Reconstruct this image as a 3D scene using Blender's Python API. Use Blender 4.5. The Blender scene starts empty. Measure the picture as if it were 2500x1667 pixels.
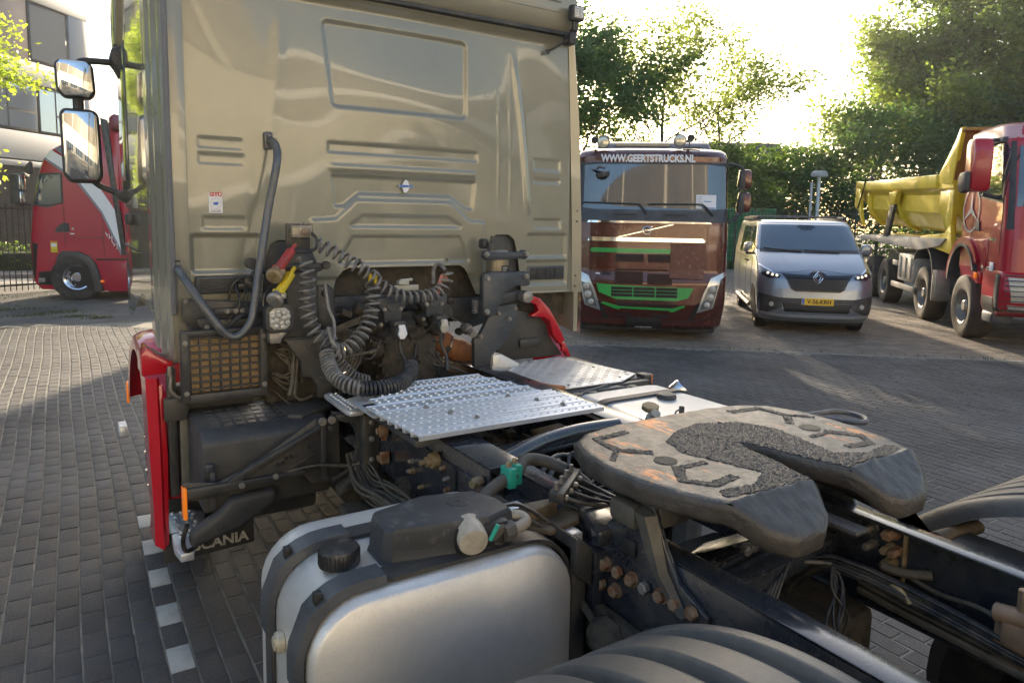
import bpy, bmesh, math, random
import numpy as np
from mathutils import Vector, Matrix
random.seed(7); np.random.seed(7)
S = bpy.context.scene
COL = S.collection
PI = math.pi
rad = math.radians

# ---------------------------------------------------------------- camera, sky, sun, exposure
YAW, PITCH, ROLL = rad(32.32), rad(6.52), rad(1.03)
CAM = Vector((0, 0, 1.95))
fw = Vector((math.sin(YAW)*math.cos(PITCH), math.cos(YAW)*math.cos(PITCH), -math.sin(PITCH)))
rt = Vector((math.cos(YAW), -math.sin(YAW), 0))
up = rt.cross(fw)
Rv = math.cos(ROLL)*rt + math.sin(ROLL)*up
Uv = -math.sin(ROLL)*rt + math.cos(ROLL)*up
cd = bpy.data.cameras.new('camera'); cam = bpy.data.objects.new('camera', cd); COL.objects.link(cam)
m3 = Matrix((Rv, Uv, -fw)).transposed()
cam.matrix_world = Matrix.Translation(CAM) @ m3.to_4x4()
cd.sensor_width = 36; cd.lens = 1733/2500*36; cd.shift_y = -(833.5-729)/2500
cd.clip_start = 0.02; cd.clip_end = 600
S.camera = cam

SUN_AZ, SUN_EL = rad(33.0), rad(14.5)      # azimuth clockwise from +Y
w = bpy.data.worlds.new('World'); S.world = w; w.use_nodes = True
wn = w.node_tree; bg = wn.nodes['Background']
sk = wn.nodes.new('ShaderNodeTexSky'); sk.sky_type = 'NISHITA'; sk.sun_disc = False
sk.sun_elevation = SUN_EL; sk.sun_rotation = SUN_AZ; sk.air_density = 1.0; sk.dust_density = 2.2; sk.ozone_density = 1.0
wn.links.new(sk.outputs[0], bg.inputs[0]); bg.inputs[1].default_value = 0.125
sl = bpy.data.lights.new('sun', 'SUN'); so = bpy.data.objects.new('sun', sl); COL.objects.link(so)
sl.energy = 5.0; sl.angle = rad(0.55); sl.color = (1.0, 0.83, 0.60)
sd = Vector((math.sin(SUN_AZ)*math.cos(SUN_EL), math.cos(SUN_AZ)*math.cos(SUN_EL), math.sin(SUN_EL)))
so.rotation_euler = sd.to_track_quat('Z', 'Y').to_euler()
so.location = sd*60
S.view_settings.view_transform = 'Standard'; S.view_settings.look = 'None'
S.view_settings.exposure = 1.65; S.view_settings.gamma = 1; S.view_settings.use_curve_mapping = False
S.render.engine = 'CYCLES'

# ---------------------------------------------------------------- materials
MATS = {}
def mat(name, col, rough=.5, metal=0., var=0., vs=4., bump=0., bs=60., coat=0., dirt=None, damt=.5, ds=3., spec=.5, trans=None, emit=None, wave=0., wscale=1., rvar=0., aniso=None, island=0., wpos=False):
    if name in MATS: return MATS[name]
    m = bpy.data.materials.new(name); m.use_nodes = True; nt = m.node_tree; N = nt.nodes; L = nt.links
    b = N['Principled BSDF']; MATS[name] = m
    b.inputs['Roughness'].default_value = rough; b.inputs['Metallic'].default_value = metal
    b.inputs['Coat Weight'].default_value = coat; b.inputs['Coat Roughness'].default_value = .04
    b.inputs['Specular IOR Level'].default_value = spec
    tc = N.new('ShaderNodeTexCoord'); co = tc.outputs['Object']
    if wpos: co = N.new('ShaderNodeNewGeometry').outputs['Position']
    cin = None
    def noise(s, det=4, r=.6):
        n = N.new('ShaderNodeTexNoise'); n.inputs['Scale'].default_value = s; n.inputs['Detail'].default_value = det
        n.inputs['Roughness'].default_value = r; L.new(co, n.inputs['Vector']); return n.outputs['Fac']
    def ramp(src, a, c):
        r = N.new('ShaderNodeMapRange'); r.inputs['From Min'].default_value = a; r.inputs['From Max'].default_value = c
        L.new(src, r.inputs['Value']); return r.outputs['Result']
    def mix(f, A, B_):
        x = N.new('ShaderNodeMix'); x.data_type = 'RGBA'
        if hasattr(f, 'links') or hasattr(f, 'is_linked'): L.new(f, x.inputs[0])
        else: x.inputs[0].default_value = f
        for k, v in ((6, A), (7, B_)):
            if isinstance(v, tuple): x.inputs[k].default_value = (*v, 1)
            else: L.new(v, x.inputs[k])
        return x.outputs[2]
    c = tuple(col)
    if var > 0:
        lo = tuple(v*(1-var) for v in col); hi = tuple(min(1, v*(1+var)) for v in col)
        cin = mix(ramp(noise(vs), .3, .7), lo, hi)
    if dirt:
        f = ramp(noise(ds, 6, .7), .5-.25*damt, .75-.25*damt+.05)
        cin = mix(f, cin if cin is not None else c, dirt)
        if rvar or metal > .3:
            r2 = N.new('ShaderNodeMapRange'); r2.inputs['To Min'].default_value = rough; r2.inputs['To Max'].default_value = min(1, rough+.35)
            L.new(f, r2.inputs['Value']); L.new(r2.outputs[0], b.inputs['Roughness'])
        if metal > .3:
            r3 = N.new('ShaderNodeMapRange'); r3.inputs['To Min'].default_value = metal; r3.inputs['To Max'].default_value = 0.1
            L.new(f, r3.inputs['Value']); L.new(r3.outputs[0], b.inputs['Metallic'])
    if island:
        gi = N.new('ShaderNodeNewGeometry'); oi = N.new('ShaderNodeObjectInfo'); ad = N.new('ShaderNodeMath'); ad.operation = 'ADD'
        L.new(gi.outputs['Random Per Island'], ad.inputs[0]); L.new(oi.outputs['Random'], ad.inputs[1])
        fr_ = N.new('ShaderNodeMath'); fr_.operation = 'FRACT'; L.new(ad.outputs[0], fr_.inputs[0])
        r4 = N.new('ShaderNodeMapRange'); r4.inputs['To Min'].default_value = 1-island; r4.inputs['To Max'].default_value = 1+island; L.new(fr_.outputs[0], r4.inputs['Value'])
        hs = N.new('ShaderNodeHueSaturation'); L.new(cin if cin is not None else b.inputs['Base Color'], hs.inputs['Color']) if cin is not None else None
        L.new(r4.outputs[0], hs.inputs['Value']); cin = hs.outputs[0]
    if cin is not None: L.new(cin, b.inputs['Base Color'])
    else: b.inputs['Base Color'].default_value = (*c, 1)
    if bump > 0 or wave > 0:
        bp = N.new('ShaderNodeBump'); bp.inputs['Distance'].default_value = .01
        if bump > 0:
            bp.inputs['Strength'].default_value = bump; L.new(noise(bs, 5, .65), bp.inputs['Height'])
        if wave > 0:
            b2 = N.new('ShaderNodeBump'); b2.inputs['Distance'].default_value = .1; b2.inputs['Strength'].default_value = wave
            L.new(noise(wscale, 1, .3), b2.inputs['Height'])
            if bump > 0: L.new(bp.outputs[0], b2.inputs['Normal'])
            bp = b2
        L.new(bp.outputs[0], b.inputs['Normal'])
        if coat > 0: L.new(bp.outputs[0], b.inputs['Coat Normal'])
    if emit:
        b.inputs['Emission Color'].default_value = (*emit[0], 1); b.inputs['Emission Strength'].default_value = emit[1]
    if trans:   # thin leaves
        t = N.new('ShaderNodeBsdfTranslucent'); ms = N.new('ShaderNodeMixShader'); ms.inputs[0].default_value = trans[1]
        tcol = mix(ramp(noise(vs), .3, .7), tuple(v*.75 for v in trans[0]), tuple(trans[0]))
        L.new(tcol, t.inputs['Color'])
        L.new(b.outputs[0], ms.inputs[1]); L.new(t.outputs[0], ms.inputs[2]); L.new(ms.outputs[0], N['Material Output'].inputs['Surface'])
    return m

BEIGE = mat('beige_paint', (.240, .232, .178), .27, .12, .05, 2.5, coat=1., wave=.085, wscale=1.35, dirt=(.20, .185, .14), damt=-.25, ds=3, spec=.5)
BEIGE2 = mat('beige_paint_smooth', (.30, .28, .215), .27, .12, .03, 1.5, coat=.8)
RED = mat('red_paint', (.52, .008, .02), .22, 0, .05, 2, coat=.8)
REDT = mat('red_truck_paint', (.40, .006, .035), .25, 0, .06, 1, coat=.7)
REDD = mat('dumper_red_paint', (.40, .010, .022), .3, 0, .06, 1, coat=.5)
BROWN = mat('brown_paint', (.095, .023, .014), .25, .35, .08, 2, coat=.8, dirt=(.17, .07, .045), damt=-.4, ds=5)
BROWNS = mat('scratched_brown', (.15, .055, .035), .5, .1, .1, 8, dirt=(.42, .36, .32), damt=-.25, ds=16)
SILV = mat('silver_blue_paint', (.27, .30, .35), .28, .55, .03, 2, coat=.9)
BLACKP = mat('black_plastic', (.040, .042, .046), .5, 0, .25, 6, bump=.15, bs=250, dirt=(.075, .07, .062), damt=.45, ds=5)
BLACKD = mat('dusty_black_steel', (.034, .036, .040), .45, 0, .3, 5, bump=.1, bs=120, dirt=(.085, .075, .06), damt=.42, ds=7)
FRAME = mat('frame_paint', (.030, .033, .041), .24, 0, .2, 4, bump=.04, bs=80, dirt=(.06, .054, .045), damt=.05, ds=5, rvar=1, coat=.8)
GRIME = mat('oily_grime', (.035, .03, .024), .7, 0, .5, 14, bump=.6, bs=70, dirt=(.10, .08, .055), damt=.5, ds=16)
GREYP = mat('grey_plastic', (.05, .055, .065), .42, 0, .15, 6, bump=.08, bs=200, dirt=(.10, .10, .10), damt=.2, ds=6)
RUBBER = mat('rubber', (.02, .02, .021), .7, 0, .3, 7, bump=.25, bs=120, dirt=(.06, .055, .05), damt=.4, ds=5)
HOSE = mat('grey_coil_hose', (.13, .125, .12), .42, 0, .25, 20, dirt=(.26, .24, .215), damt=.4, ds=20)
HOSEK = mat('black_coil_hose', (.02, .02, .023), .35, 0, .2, 15, dirt=(.09, .085, .08), damt=.25, ds=12)
CABLE = mat('cable_black', (.02, .02, .024), .4, 0, .3, 20, dirt=(.09, .08, .06), damt=.4, ds=20)
CABLEB = mat('cable_dusty', (.10, .085, .062), .65, 0, .35, 25)
ALU = mat('aluminium', (.78, .79, .81), .38, .6, .06, 8, bump=.05, bs=150, dirt=(.5, .47, .42), damt=-.2, ds=7)
ALUT = mat('aluminium_tank', (.72, .70, .67), .42, .6, .04, 30, bump=.05, bs=260, dirt=(.60, .57, .52), damt=0, ds=120)
ALUS = mat('aluminium_tread', (.78, .78, .78), .36, .55, .1, 12, bump=.08, bs=120, dirt=(.5, .46, .4), damt=0, ds=7)
CHROME = mat('chrome', (.8, .8, .82), .08, 1.)
STEEL = mat('dull_steel', (.33, .32, .30), .42, .8, .2, 15, dirt=(.22, .17, .12), damt=.35, ds=25)
RAILM = mat('grey_handrail', (.11, .115, .125), .35, .4, .15, 10, dirt=(.2, .18, .15), damt=.25, ds=12)
RUST = mat('rusty_bolt', (.20, .085, .035), .75, .1, .4, 30, bump=.3, bs=150, dirt=(.33, .26, .18), damt=.4, ds=28)
BRASS = mat('dusty_brass', (.33, .24, .12), .5, .5, .3, 30, dirt=(.25, .2, .14), damt=.4, ds=30)
COPPER = mat('tan_fabric_sleeve', (.42, .17, .065), .65, .1, .25, 10, bump=.3, bs=90, dirt=(.24, .11, .055), damt=.4, ds=9)
PLATE = mat('fifth_wheel_metal', (.20, .185, .165), .38, .45, .25, 9, bump=.15, bs=45, dirt=(.50, .17, .045), damt=-.05, ds=7)
PLATES = mat('greased_casting', (.06, .052, .046), .40, .1, .3, 8, bump=.5, bs=60, dirt=(.105, .095, .085), damt=.25, ds=9)
GREASE = mat('speckled_grease', (.05, .048, .047), .26, .25, .5, 90, bump=.6, bs=300, dirt=(.20, .19, .185), damt=0, ds=210)
YELLOW = mat('yellow_plastic', (.70, .52, .02), .45, 0, .1, 12, dirt=(.35, .26, .06), damt=.15, ds=30)
REDPL = mat('red_plastic', (.42, .045, .04), .5, 0, .15, 12, dirt=(.18, .08, .07), damt=.25, ds=30)
TEAL = mat('teal_clamp', (.02, .33, .24), .5, 0, .1, 15)
AMBER = mat('amber_lens', (.75, .18, .01), .2, 0, 0, 1, coat=.5, emit=((1, .25, .02), .12))
LENS = mat('lamp_lens', (.48, .46, .42), .25, .1, .12, 30, coat=.6, bump=.3, bs=80)
WHITEP = mat('white_print', (.78, .78, .80), .5)
WHITED = mat('white_plastic_dirty', (.52, .49, .44), .5, 0, .12, 12, dirt=(.24, .19, .13), damt=.3, ds=20)
BLUEP = mat('blue_print', (.03, .14, .5), .5)
REDP = mat('red_print', (.6, .02, .02), .5)
BLKP = mat('black_print', (.02, .02, .02), .5)
GLASS = mat('window_glass', (.035, .055, .075), .03, 0, 0, 1, coat=1., spec=1.)
GLASSV = mat('van_windscreen', (.09, .13, .17), .05, 0, 0, 1, coat=1., spec=.8)
MIRROR = mat('mirror_glass', (.75, .76, .76), .02, 1.)
GREEN = mat('green_paint', (.03, .36, .07), .35, 0, .08, 6, coat=.3)
GREENC = mat('green_container_paint', (.015, .16, .05), .5, 0, .1, 2)
TYRE = mat('tyre', (.022, .021, .021), .75, 0, .2, 8, bump=.3, bs=70, dirt=(.06, .053, .045), damt=.35, ds=4)
TYRED = mat('dirty_tyre', (.055, .045, .035), .85, 0, .25, 5, bump=.3, bs=60, dirt=(.13, .10, .07), damt=.4, ds=3)
YBED = mat('yellow_tipper_paint', (.80, .60, .03), .35, .05, .1, 1.5, coat=.3, dirt=(.34, .25, .07), damt=-.2, ds=2.5)
YBEDI = mat('worn_tipper_inside', (.42, .20, .03), .5, .1, .2, 3, dirt=(.25, .13, .05), damt=.4, ds=3)
GREYM = mat('grey_metal_platform', (.50, .47, .42), .6, .1, .12, 4, dirt=(.36, .28, .2), damt=.35, ds=2)
BARK = mat('bark', (.07, .055, .04), .85, 0, .3, 6, bump=.6, bs=20)

# ---------------------------------------------------------------- mesh helpers
class G:
    """collects geometry, builds one mesh"""
    def __init__(s): s.b = bmesh.new()
    def _merge(s, t):
        me = bpy.data.meshes.new('tmp'); t.to_mesh(me); t.free(); s.b.from_mesh(me); bpy.data.meshes.remove(me)
    def _bev(s, t, bev, seg=2):
        if bev > 0:
            bmesh.ops.recalc_face_normals(t, faces=t.faces)
            es = [e for e in t.edges if len(e.link_faces) == 2 and e.calc_face_angle(0) > .5]
            bmesh.ops.bevel(t, geom=es, offset=bev, segments=seg, affect='EDGES', profile=.5, clamp_overlap=True)
    def box(s, a, c, bev=0., M=None):
        t = bmesh.new(); r = bmesh.ops.create_cube(t, size=1)
        a = Vector(a); c = Vector(c)
        for v in t.verts: v.co = Vector([(a[i]+c[i])/2 + v.co[i]*(c[i]-a[i]) for i in range(3)])
        s._bev(t, bev)
        if M is not None: t.transform(M)
        s._merge(t); return s
    def prism(s, pts, axis, a, c, bev=0., M=None, seg=2):
        """pts 2D polygon, extruded along axis from a to c. axis 0: pts=(y,z); 1: (x,z); 2: (x,y)"""
        t = bmesh.new()
        def P(p, d):
            return {0: (d, p[0], p[1]), 1: (p[0], d, p[1]), 2: (p[0], p[1], d)}[axis]
        v0 = [t.verts.new(P(p, a)) for p in pts]; v1 = [t.verts.new(P(p, c)) for p in pts]
        n = len(pts)
        t.faces.new(v0); t.faces.new(v1[::-1])
        for i in range(n): t.faces.new([v0[i], v1[i], v1[(i+1) % n], v0[(i+1) % n]])
        s._bev(t, bev, seg)
        bmesh.ops.recalc_face_normals(t, faces=t.faces)
        if M is not None: t.transform(M)
        s._merge(t); return s
    def lathe(s, prof, org, axis, n=24, cap=True, M=None):
        """prof: list of (radius, height along axis)"""
        t = bmesh.new(); ax = Vector(axis).normalized(); q = ax.to_track_quat('Z', 'Y')
        rings = []
        for r, h in prof:
            rings.append([t.verts.new(Vector(org) + q @ Vector((r*math.cos(2*PI*i/n), r*math.sin(2*PI*i/n), h))) for i in range(n)])
        for A, B_ in zip(rings, rings[1:]):
            for i in range(n): t.faces.new([A[i], A[(i+1) % n], B_[(i+1) % n], B_[i]])
        if cap:
            if prof[0][0] > 1e-4: t.faces.new(rings[0][::-1])
            if prof[-1][0] > 1e-4: t.faces.new(rings[-1])
        bmesh.ops.recalc_face_normals(t, faces=t.faces)
        if M is not None: t.transform(M)
        s._merge(t); return s
    def cyl(s, a, c, r, n=16, r2=None):
        a = Vector(a); c = Vector(c); h = (c-a).length; r2 = r if r2 is None else r2
        e = min(r, r2, h)*.12
        return s.lathe([(r-e, 0), (r, e), (r2, h-e), (r2-e, h)], a, c-a, n)
    def hexbolt(s, p, ax, r=.016, h=.014, washer=True):
        ax = Vector(ax).normalized(); p = Vector(p)
        if washer: s.lathe([(r*1.25, 0), (r*1.25, h*.2)], p, ax, 12)
        s.lathe([(r, h*.2), (r, h*.85), (r*.82, h)], p, ax, 6); return s
    def tube(s, pts, r, n=8, closed=False, rs=None):
        pts = [Vector(p) for p in pts]; t = bmesh.new(); rings = []
        T = []
        for i in range(len(pts)):
            a = pts[max(0, i-1)]; c = pts[min(len(pts)-1, i+1)]; d = (c-a)
            T.append(d.normalized() if d.length > 1e-9 else Vector((0, 0, 1)))
        nrm = T[0].orthogonal().normalized()
        for i, p in enumerate(pts):
            nrm = (nrm - T[i]*nrm.dot(T[i]))
            nrm = nrm.normalized() if nrm.length > 1e-6 else T[i].orthogonal().normalized()
            bn = T[i].cross(nrm); rr = rs[i] if rs else r
            rings.append([t.verts.new(p + rr*(math.cos(2*PI*k/n)*nrm + math.sin(2*PI*k/n)*bn)) for k in range(n)])
        for A, B_ in zip(rings, rings[1:]):
            for k in range(n): t.faces.new([A[k], A[(k+1) % n], B_[(k+1) % n], B_[k]])
        t.faces.new(rings[0][::-1]); t.faces.new(rings[-1])
        s._merge(t); return s
    def sheet(s, outer):
        t = bmesh.new(); t.faces.new([t.verts.new(p) for p in outer]); s._merge(t); return s
    def loft(s, rings, closed=True, cap0=False, cap1=False):
        t = bmesh.new(); R = [[t.verts.new(p) for p in r] for r in rings]; n = len(R[0])
        for A, B_ in zip(R, R[1:]):
            for k in range(n if closed else n-1): t.faces.new([A[k], A[(k+1) % n], B_[(k+1) % n], B_[k]])
        if cap0: t.faces.new(R[0][::-1])
        if cap1: t.faces.new(R[-1])
        bmesh.ops.recalc_face_normals(t, faces=t.faces); s._merge(t); return s
    def solid(s, pts, h, org=(0, 0, 0)):
        return s

def smooth_path(pts, k=8):
    P = [Vector(p) for p in pts]; out = []
    for i in range(len(P)-1):
        p0 = P[max(0, i-1)]; p1 = P[i]; p2 = P[i+1]; p3 = P[min(len(P)-1, i+2)]
        for j in range(k):
            t = j/k
            out.append(.5*((2*p1) + (p2-p0)*t + (2*p0-5*p1+4*p2-p3)*t*t + (3*p1-p0-3*p2+p3)*t**3))
    out.append(P[-1]); return out

def coil_points(path, r, pitch, seg=12, k=14, flare=None):
    P = smooth_path(path, k); L = [0]
    for a, c in zip(P, P[1:]): L.append(L[-1]+(c-a).length)
    tot = L[-1]; n = int(tot/pitch*seg); out = []
    nrm = None
    for i in range(n+1):
        d = tot*i/n
        j = max(0, min(len(P)-2, next((q for q in range(len(L)-1) if L[q+1] >= d), len(P)-2)))
        f = (d-L[j])/max(1e-9, L[j+1]-L[j]); p = P[j].lerp(P[j+1], f); T = (P[j+1]-P[j]).normalized()
        if nrm is None: nrm = T.orthogonal().normalized()
        nrm = (nrm - T*nrm.dot(T)).normalized(); bn = T.cross(nrm); a = 2*PI*i/seg
        rr = r*(1+.05*math.sin(i*.13))
        out.append(p + rr*(math.cos(a)*nrm + math.sin(a)*bn))
    return out

WM = {}
def reg(o, M): WM[o.name] = M
def root(name, label, cat, M, group=None):
    o = bpy.data.objects.new(name, None); COL.objects.link(o); o.matrix_world = M; reg(o, M)
    o.empty_display_size = .3
    o['label'] = label; o['category'] = cat
    if group: o['group'] = group
    return o
def finish(me, angle=35):
    me.polygons.foreach_set('use_smooth', [True]*len(me.polygons))
    try: me.set_sharp_from_angle(angle=rad(angle))
    except Exception: pass
def clusters(b, pad=.004, limit=60):
    b.verts.index_update(); b.faces.ensure_lookup_table(); seen = set(); isl = []
    for f0 in b.faces:
        if f0.index in seen: continue
        st = [f0]; seen.add(f0.index); comp = []
        while st:
            f = st.pop(); comp.append(f)
            for v in f.verts:
                for q in v.link_faces:
                    if q.index not in seen: seen.add(q.index); st.append(q)
        isl.append(comp)
        if len(isl) > 150: return [None]
    if len(isl) < 2: return [None]
    bb = []
    for c in isl:
        P = np.array([v.co for f in c for v in f.verts]); bb.append((P.min(0)-pad, P.max(0)+pad))
    n = len(isl); par = list(range(n))
    def fd(i):
        while par[i] != i: i = par[i]
        return i
    for i in range(n):
        for j in range(i+1, n):
            if (bb[i][0] <= bb[j][1]).all() and (bb[j][0] <= bb[i][1]).all(): par[fd(i)] = fd(j)
    gr = {}
    for i in range(n): gr.setdefault(fd(i), []).extend(isl[i])
    if len(gr) < 2 or len(gr) > limit: return [None]
    return list(gr.values())
def out(g, name, m, parent=None, world=False, angle=35, kind=None, label=None, cat=None, group=None, mats=None):
    """world=True: geometry given in world coordinates, converted into the parent's frame"""
    cl = clusters(g.b) if (kind is None and parent is not None) else [None]
    if len(cl) == 1:
        me = bpy.data.meshes.new(name); g.b.to_mesh(me); g.b.free()
        return outm(me, name, m, parent, world, angle, kind, label, cat, group, mats)
    first = None
    for c in sorted(cl, key=len, reverse=True):      # pieces that do not touch become parts of their own
        mp = {}; V = []; F = []
        for f in c:
            q = []
            for v in f.verts:
                if v.index not in mp: mp[v.index] = len(V); V.append(tuple(v.co))
                q.append(mp[v.index])
            F.append(q)
        me = bpy.data.meshes.new(name); me.from_pydata(V, [], F); me.update()
        o = outm(me, name, m, parent, world, angle, kind, label, cat, group, mats)
        first = first or o
    g.b.free()
    return first
def outm(me, name, m, parent=None, world=False, angle=35, kind=None, label=None, cat=None, group=None, mats=None):
    if mats:
        for q in mats: me.materials.append(q)
    elif m: me.materials.append(m)
    M = WM.get(parent.name, Matrix()) if parent else Matrix()
    if world and parent: me.transform(M.inverted())
    if angle: finish(me, angle)
    o = bpy.data.objects.new(name, me); COL.objects.link(o)
    if parent: o.parent = parent
    reg(o, M)
    if kind: o['kind'] = kind
    if label: o['label'] = label
    if cat: o['category'] = cat
    if group: o['group'] = group
    return o
def inst(src, name, M, parent):
    o = src.copy(); o.name = name; COL.objects.link(o); o.parent = parent; o.matrix_basis = M; return o

def text(s, size, M, mt, parent, name='lettering', ext=.002, world=False, align='CENTER', bold=0., sx=1., shear=0.):
    cu = bpy.data.curves.new('t', 'FONT'); cu.body = s; cu.size = size; cu.extrude = ext; cu.align_x = align; cu.align_y = 'CENTER'
    cu.offset = bold; cu.shear = shear
    o = bpy.data.objects.new('t', cu); COL.objects.link(o); bpy.context.view_layer.update()
    me = bpy.data.meshes.new_from_object(o); bpy.data.objects.remove(o); bpy.data.curves.remove(cu)
    me.name = name; me.transform(Matrix.Diagonal((sx, 1, 1, 1))); me.transform(M); me.materials.clear()
    return outm(me, name, mt, parent, world, angle=0)

def inside(px, py, poly):
    poly = np.array(poly); n = len(poly); r = np.zeros(px.shape, bool); j = n-1
    for i in range(n):
        xi, yi = poly[i]; xj, yj = poly[j]
        c = ((yi > py) != (yj > py)) & (px < (xj-xi)*(py-yi)/((yj-yi) if yj != yi else 1e-12)+xi)
        r ^= c; j = i
    return r
def sdf(px, py, poly):
    poly = np.array(poly, float); d = np.full(px.shape, 1e9); n = len(poly)
    for i in range(n):
        a = poly[i]; e = poly[(i+1) % n]-a; wx = px-a[0]; wy = py-a[1]
        t = np.clip((wx*e[0]+wy*e[1])/max(1e-12, e@e), 0, 1)
        d = np.minimum(d, np.hypot(wx-t*e[0], wy-t*e[1]))
    return np.where(inside(px, py, poly), -d, d)
def rr(x0, z0, x1, z1, r=0):
    return ([(x0+r, z0+r), (x1-r, z0+r), (x1-r, z1-r), (x0+r, z1-r)], r)
def field(outline, fn, step, axis, skirt=0., holes=()):
    """gridded height field clipped to an outline. axis 2: (u,v,f); axis 1: (u,f,v); axis 0: (f,u,v)"""
    ol = np.array(outline, float); u0, v0 = ol.min(0)-step; u1, v1 = ol.max(0)+step
    nu = int((u1-u0)/step)+2; nv = int((v1-v0)/step)+2
    U, V = np.meshgrid(u0+step*np.arange(nu), v0+step*np.arange(nv), indexing='ij')
    cu = (U[:-1, :-1]+step/2); cv = (V[:-1, :-1]+step/2)
    keep = inside(cu, cv, outline)
    for h in holes: keep &= ~inside(cu, cv, h)
    ids = -np.ones((nu, nv), int); I, J = np.nonzero(keep)
    used = np.zeros((nu, nv), bool); cnt = np.zeros((nu, nv), int)
    for a in (0, 1):
        for c in (0, 1):
            used[I+a, J+c] = True; np.add.at(cnt, (I+a, J+c), 1)
    bd = used & (cnt < 4)
    bi = np.argwhere(bd); pu = U[bd].copy(); pv = V[bd].copy()
    best = np.full(pu.shape, 1e9); nu_ = pu.copy(); nv_ = pv.copy()
    for poly in [outline, *holes]:
        poly = np.array(poly, float)
        for i in range(len(poly)):
            a = poly[i]; e = poly[(i+1) % len(poly)]-a
            t = np.clip(((pu-a[0])*e[0]+(pv-a[1])*e[1])/max(1e-12, e@e), 0, 1)
            qx = a[0]+t*e[0]; qy = a[1]+t*e[1]; d = np.hypot(pu-qx, pv-qy); mk = d < best
            best[mk] = d[mk]; nu_[mk] = qx[mk]; nv_[mk] = qy[mk]
    ok = best < step*1.5
    U = U.copy(); V = V.copy(); pu[ok] = nu_[ok]; pv[ok] = nv_[ok]; U[bd] = pu; V[bd] = pv
    k = used.sum(); ids[used] = np.arange(k)
    u = U[used]; v = V[used]; f = fn(u, v)
    mk = {2: lambda f_: np.stack([u, v, f_], 1), 1: lambda f_: np.stack([u, f_, v], 1), 0: lambda f_: np.stack([f_, u, v], 1)}[axis]
    verts = mk(f); faces = np.stack([ids[I, J], ids[I+1, J], ids[I+1, J+1], ids[I, J+1]], 1).tolist()
    if axis == 1: faces = [q[::-1] for q in faces]
    verts = verts.tolist()
    if skirt:
        from collections import Counter
        ec = Counter()
        for q in faces:
            for a in range(4): ec[(q[a], q[(a+1) % 4])] += 1
        low = mk(f+skirt).tolist(); mp = {}
        for (a, c) in list(ec):
            if (c, a) not in ec:
                for z in (a, c):
                    if z not in mp: mp[z] = len(verts); verts.append(low[z])
                faces.append([c, a, mp[a], mp[c]])
    me = bpy.data.meshes.new('f'); me.from_pydata(verts, [], faces); me.update(); return me

# hull of a cab or van: stacked plan outlines
class Hull:
    def __init__(s, tab, p=3., yb=2.2, xc=0.):
        s.t = np.array(tab, float); s.p = p; s.yb = yb; s.xc = xc     # rows z, yf, w, c
    def g(s, z): return [float(np.interp(z, s.t[:, 0], s.t[:, k])) for k in (1, 2, 3)]
    def yf(s, x, z):
        yf, w_, c = s.g(z); q = min(1, abs(x-s.xc)/w_); return yf + c*(1-(1-q**s.p)**(1/s.p))
    def xs(s, y, z):
        yf, w_, c = s.g(z); q = (y-yf)/c
        return w_ if q >= 1 else w_*(max(0, 1-(1-max(0, q))**s.p))**(1/s.p)
    def ring(s, z, n=15, nb=5):
        yf, w_, c = s.g(z); R = []
        for i in range(nb): R.append((s.xc-w_, s.yb+(yf+c-s.yb)*i/nb, z))
        for i in range(2*n+1):
            a = -PI/2+PI*i/(2*n); sx = math.sin(a); cx = abs(math.cos(a))
            R.append((s.xc+w_*math.copysign(abs(sx)**(2/s.p), sx), yf+c*(1-cx**(2/s.p)), z))
        for i in range(1, nb+1): R.append((s.xc+w_, yf+c+(s.yb-yf-c)*i/nb, z))
        return R
    def build(s, name, m, parent, step=.06, z0=None, z1=None, roof=True):
        a = s.t[0, 0] if z0 is None else z0; c = s.t[-1, 0] if z1 is None else z1
        zs = sorted(set(np.round(np.concatenate([np.arange(a, c, step), s.t[(s.t[:, 0] >= a) & (s.t[:, 0] <= c), 0], [c]]), 4)))
        g = G(); g.loft([s.ring(z) for z in zs], closed=True, cap1=roof, cap0=True)
        return out(g, name, m, parent, angle=40)
    def patch(s, kind, poly, name, m, parent, off=.006, thick=.012, step=.07, z_off=0, **kw):
        t = bmesh.new(); f = t.faces.new([t.verts.new((p[0], 0, p[1])) for p in poly])
        us = [p[0] for p in poly]; vs = [p[1] for p in poly]
        for ax, lo, hi in ((0, min(us), max(us)), (2, min(vs), max(vs))):
            k = math.ceil(lo/step)
            while k*step < hi:
                co = [0, 0, 0]; no = [0, 0, 0]; co[ax] = k*step; no[ax] = 1
                bmesh.ops.bisect_plane(t, geom=t.verts[:]+t.edges[:]+t.faces[:], dist=1e-5, plane_co=co, plane_no=no); k += 1
        def mp(u, v, o):
            if kind == 'front': return (u, s.yf(u, v)-o, v)
            x = s.xs(u, v)+o
            return (s.xc+x, u, v) if kind == 'side+' else (s.xc-x, u, v)
        src = [(v.co.x, v.co.z) for v in t.verts]; t.verts.index_update()
        be = [e for e in t.edges if len(e.link_faces) == 1]
        low = {}
        for e in be:
            for v in e.verts:
                if v.index not in low: low[v.index] = None
        base = t.verts[:]
        for i in list(low): low[i] = t.verts.new(mp(*src[i], off-thick))
        for i, v in enumerate(base): v.co = mp(*src[i], off)
        for e in be:
            a, c = e.verts; t.faces.new([a, c, low[c.index], low[a.index]])
        bmesh.ops.recalc_face_normals(t, faces=t.faces)
        g = G(); g.b.free(); g.b = t
        return out(g, name, m, parent, angle=35, **kw)

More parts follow.
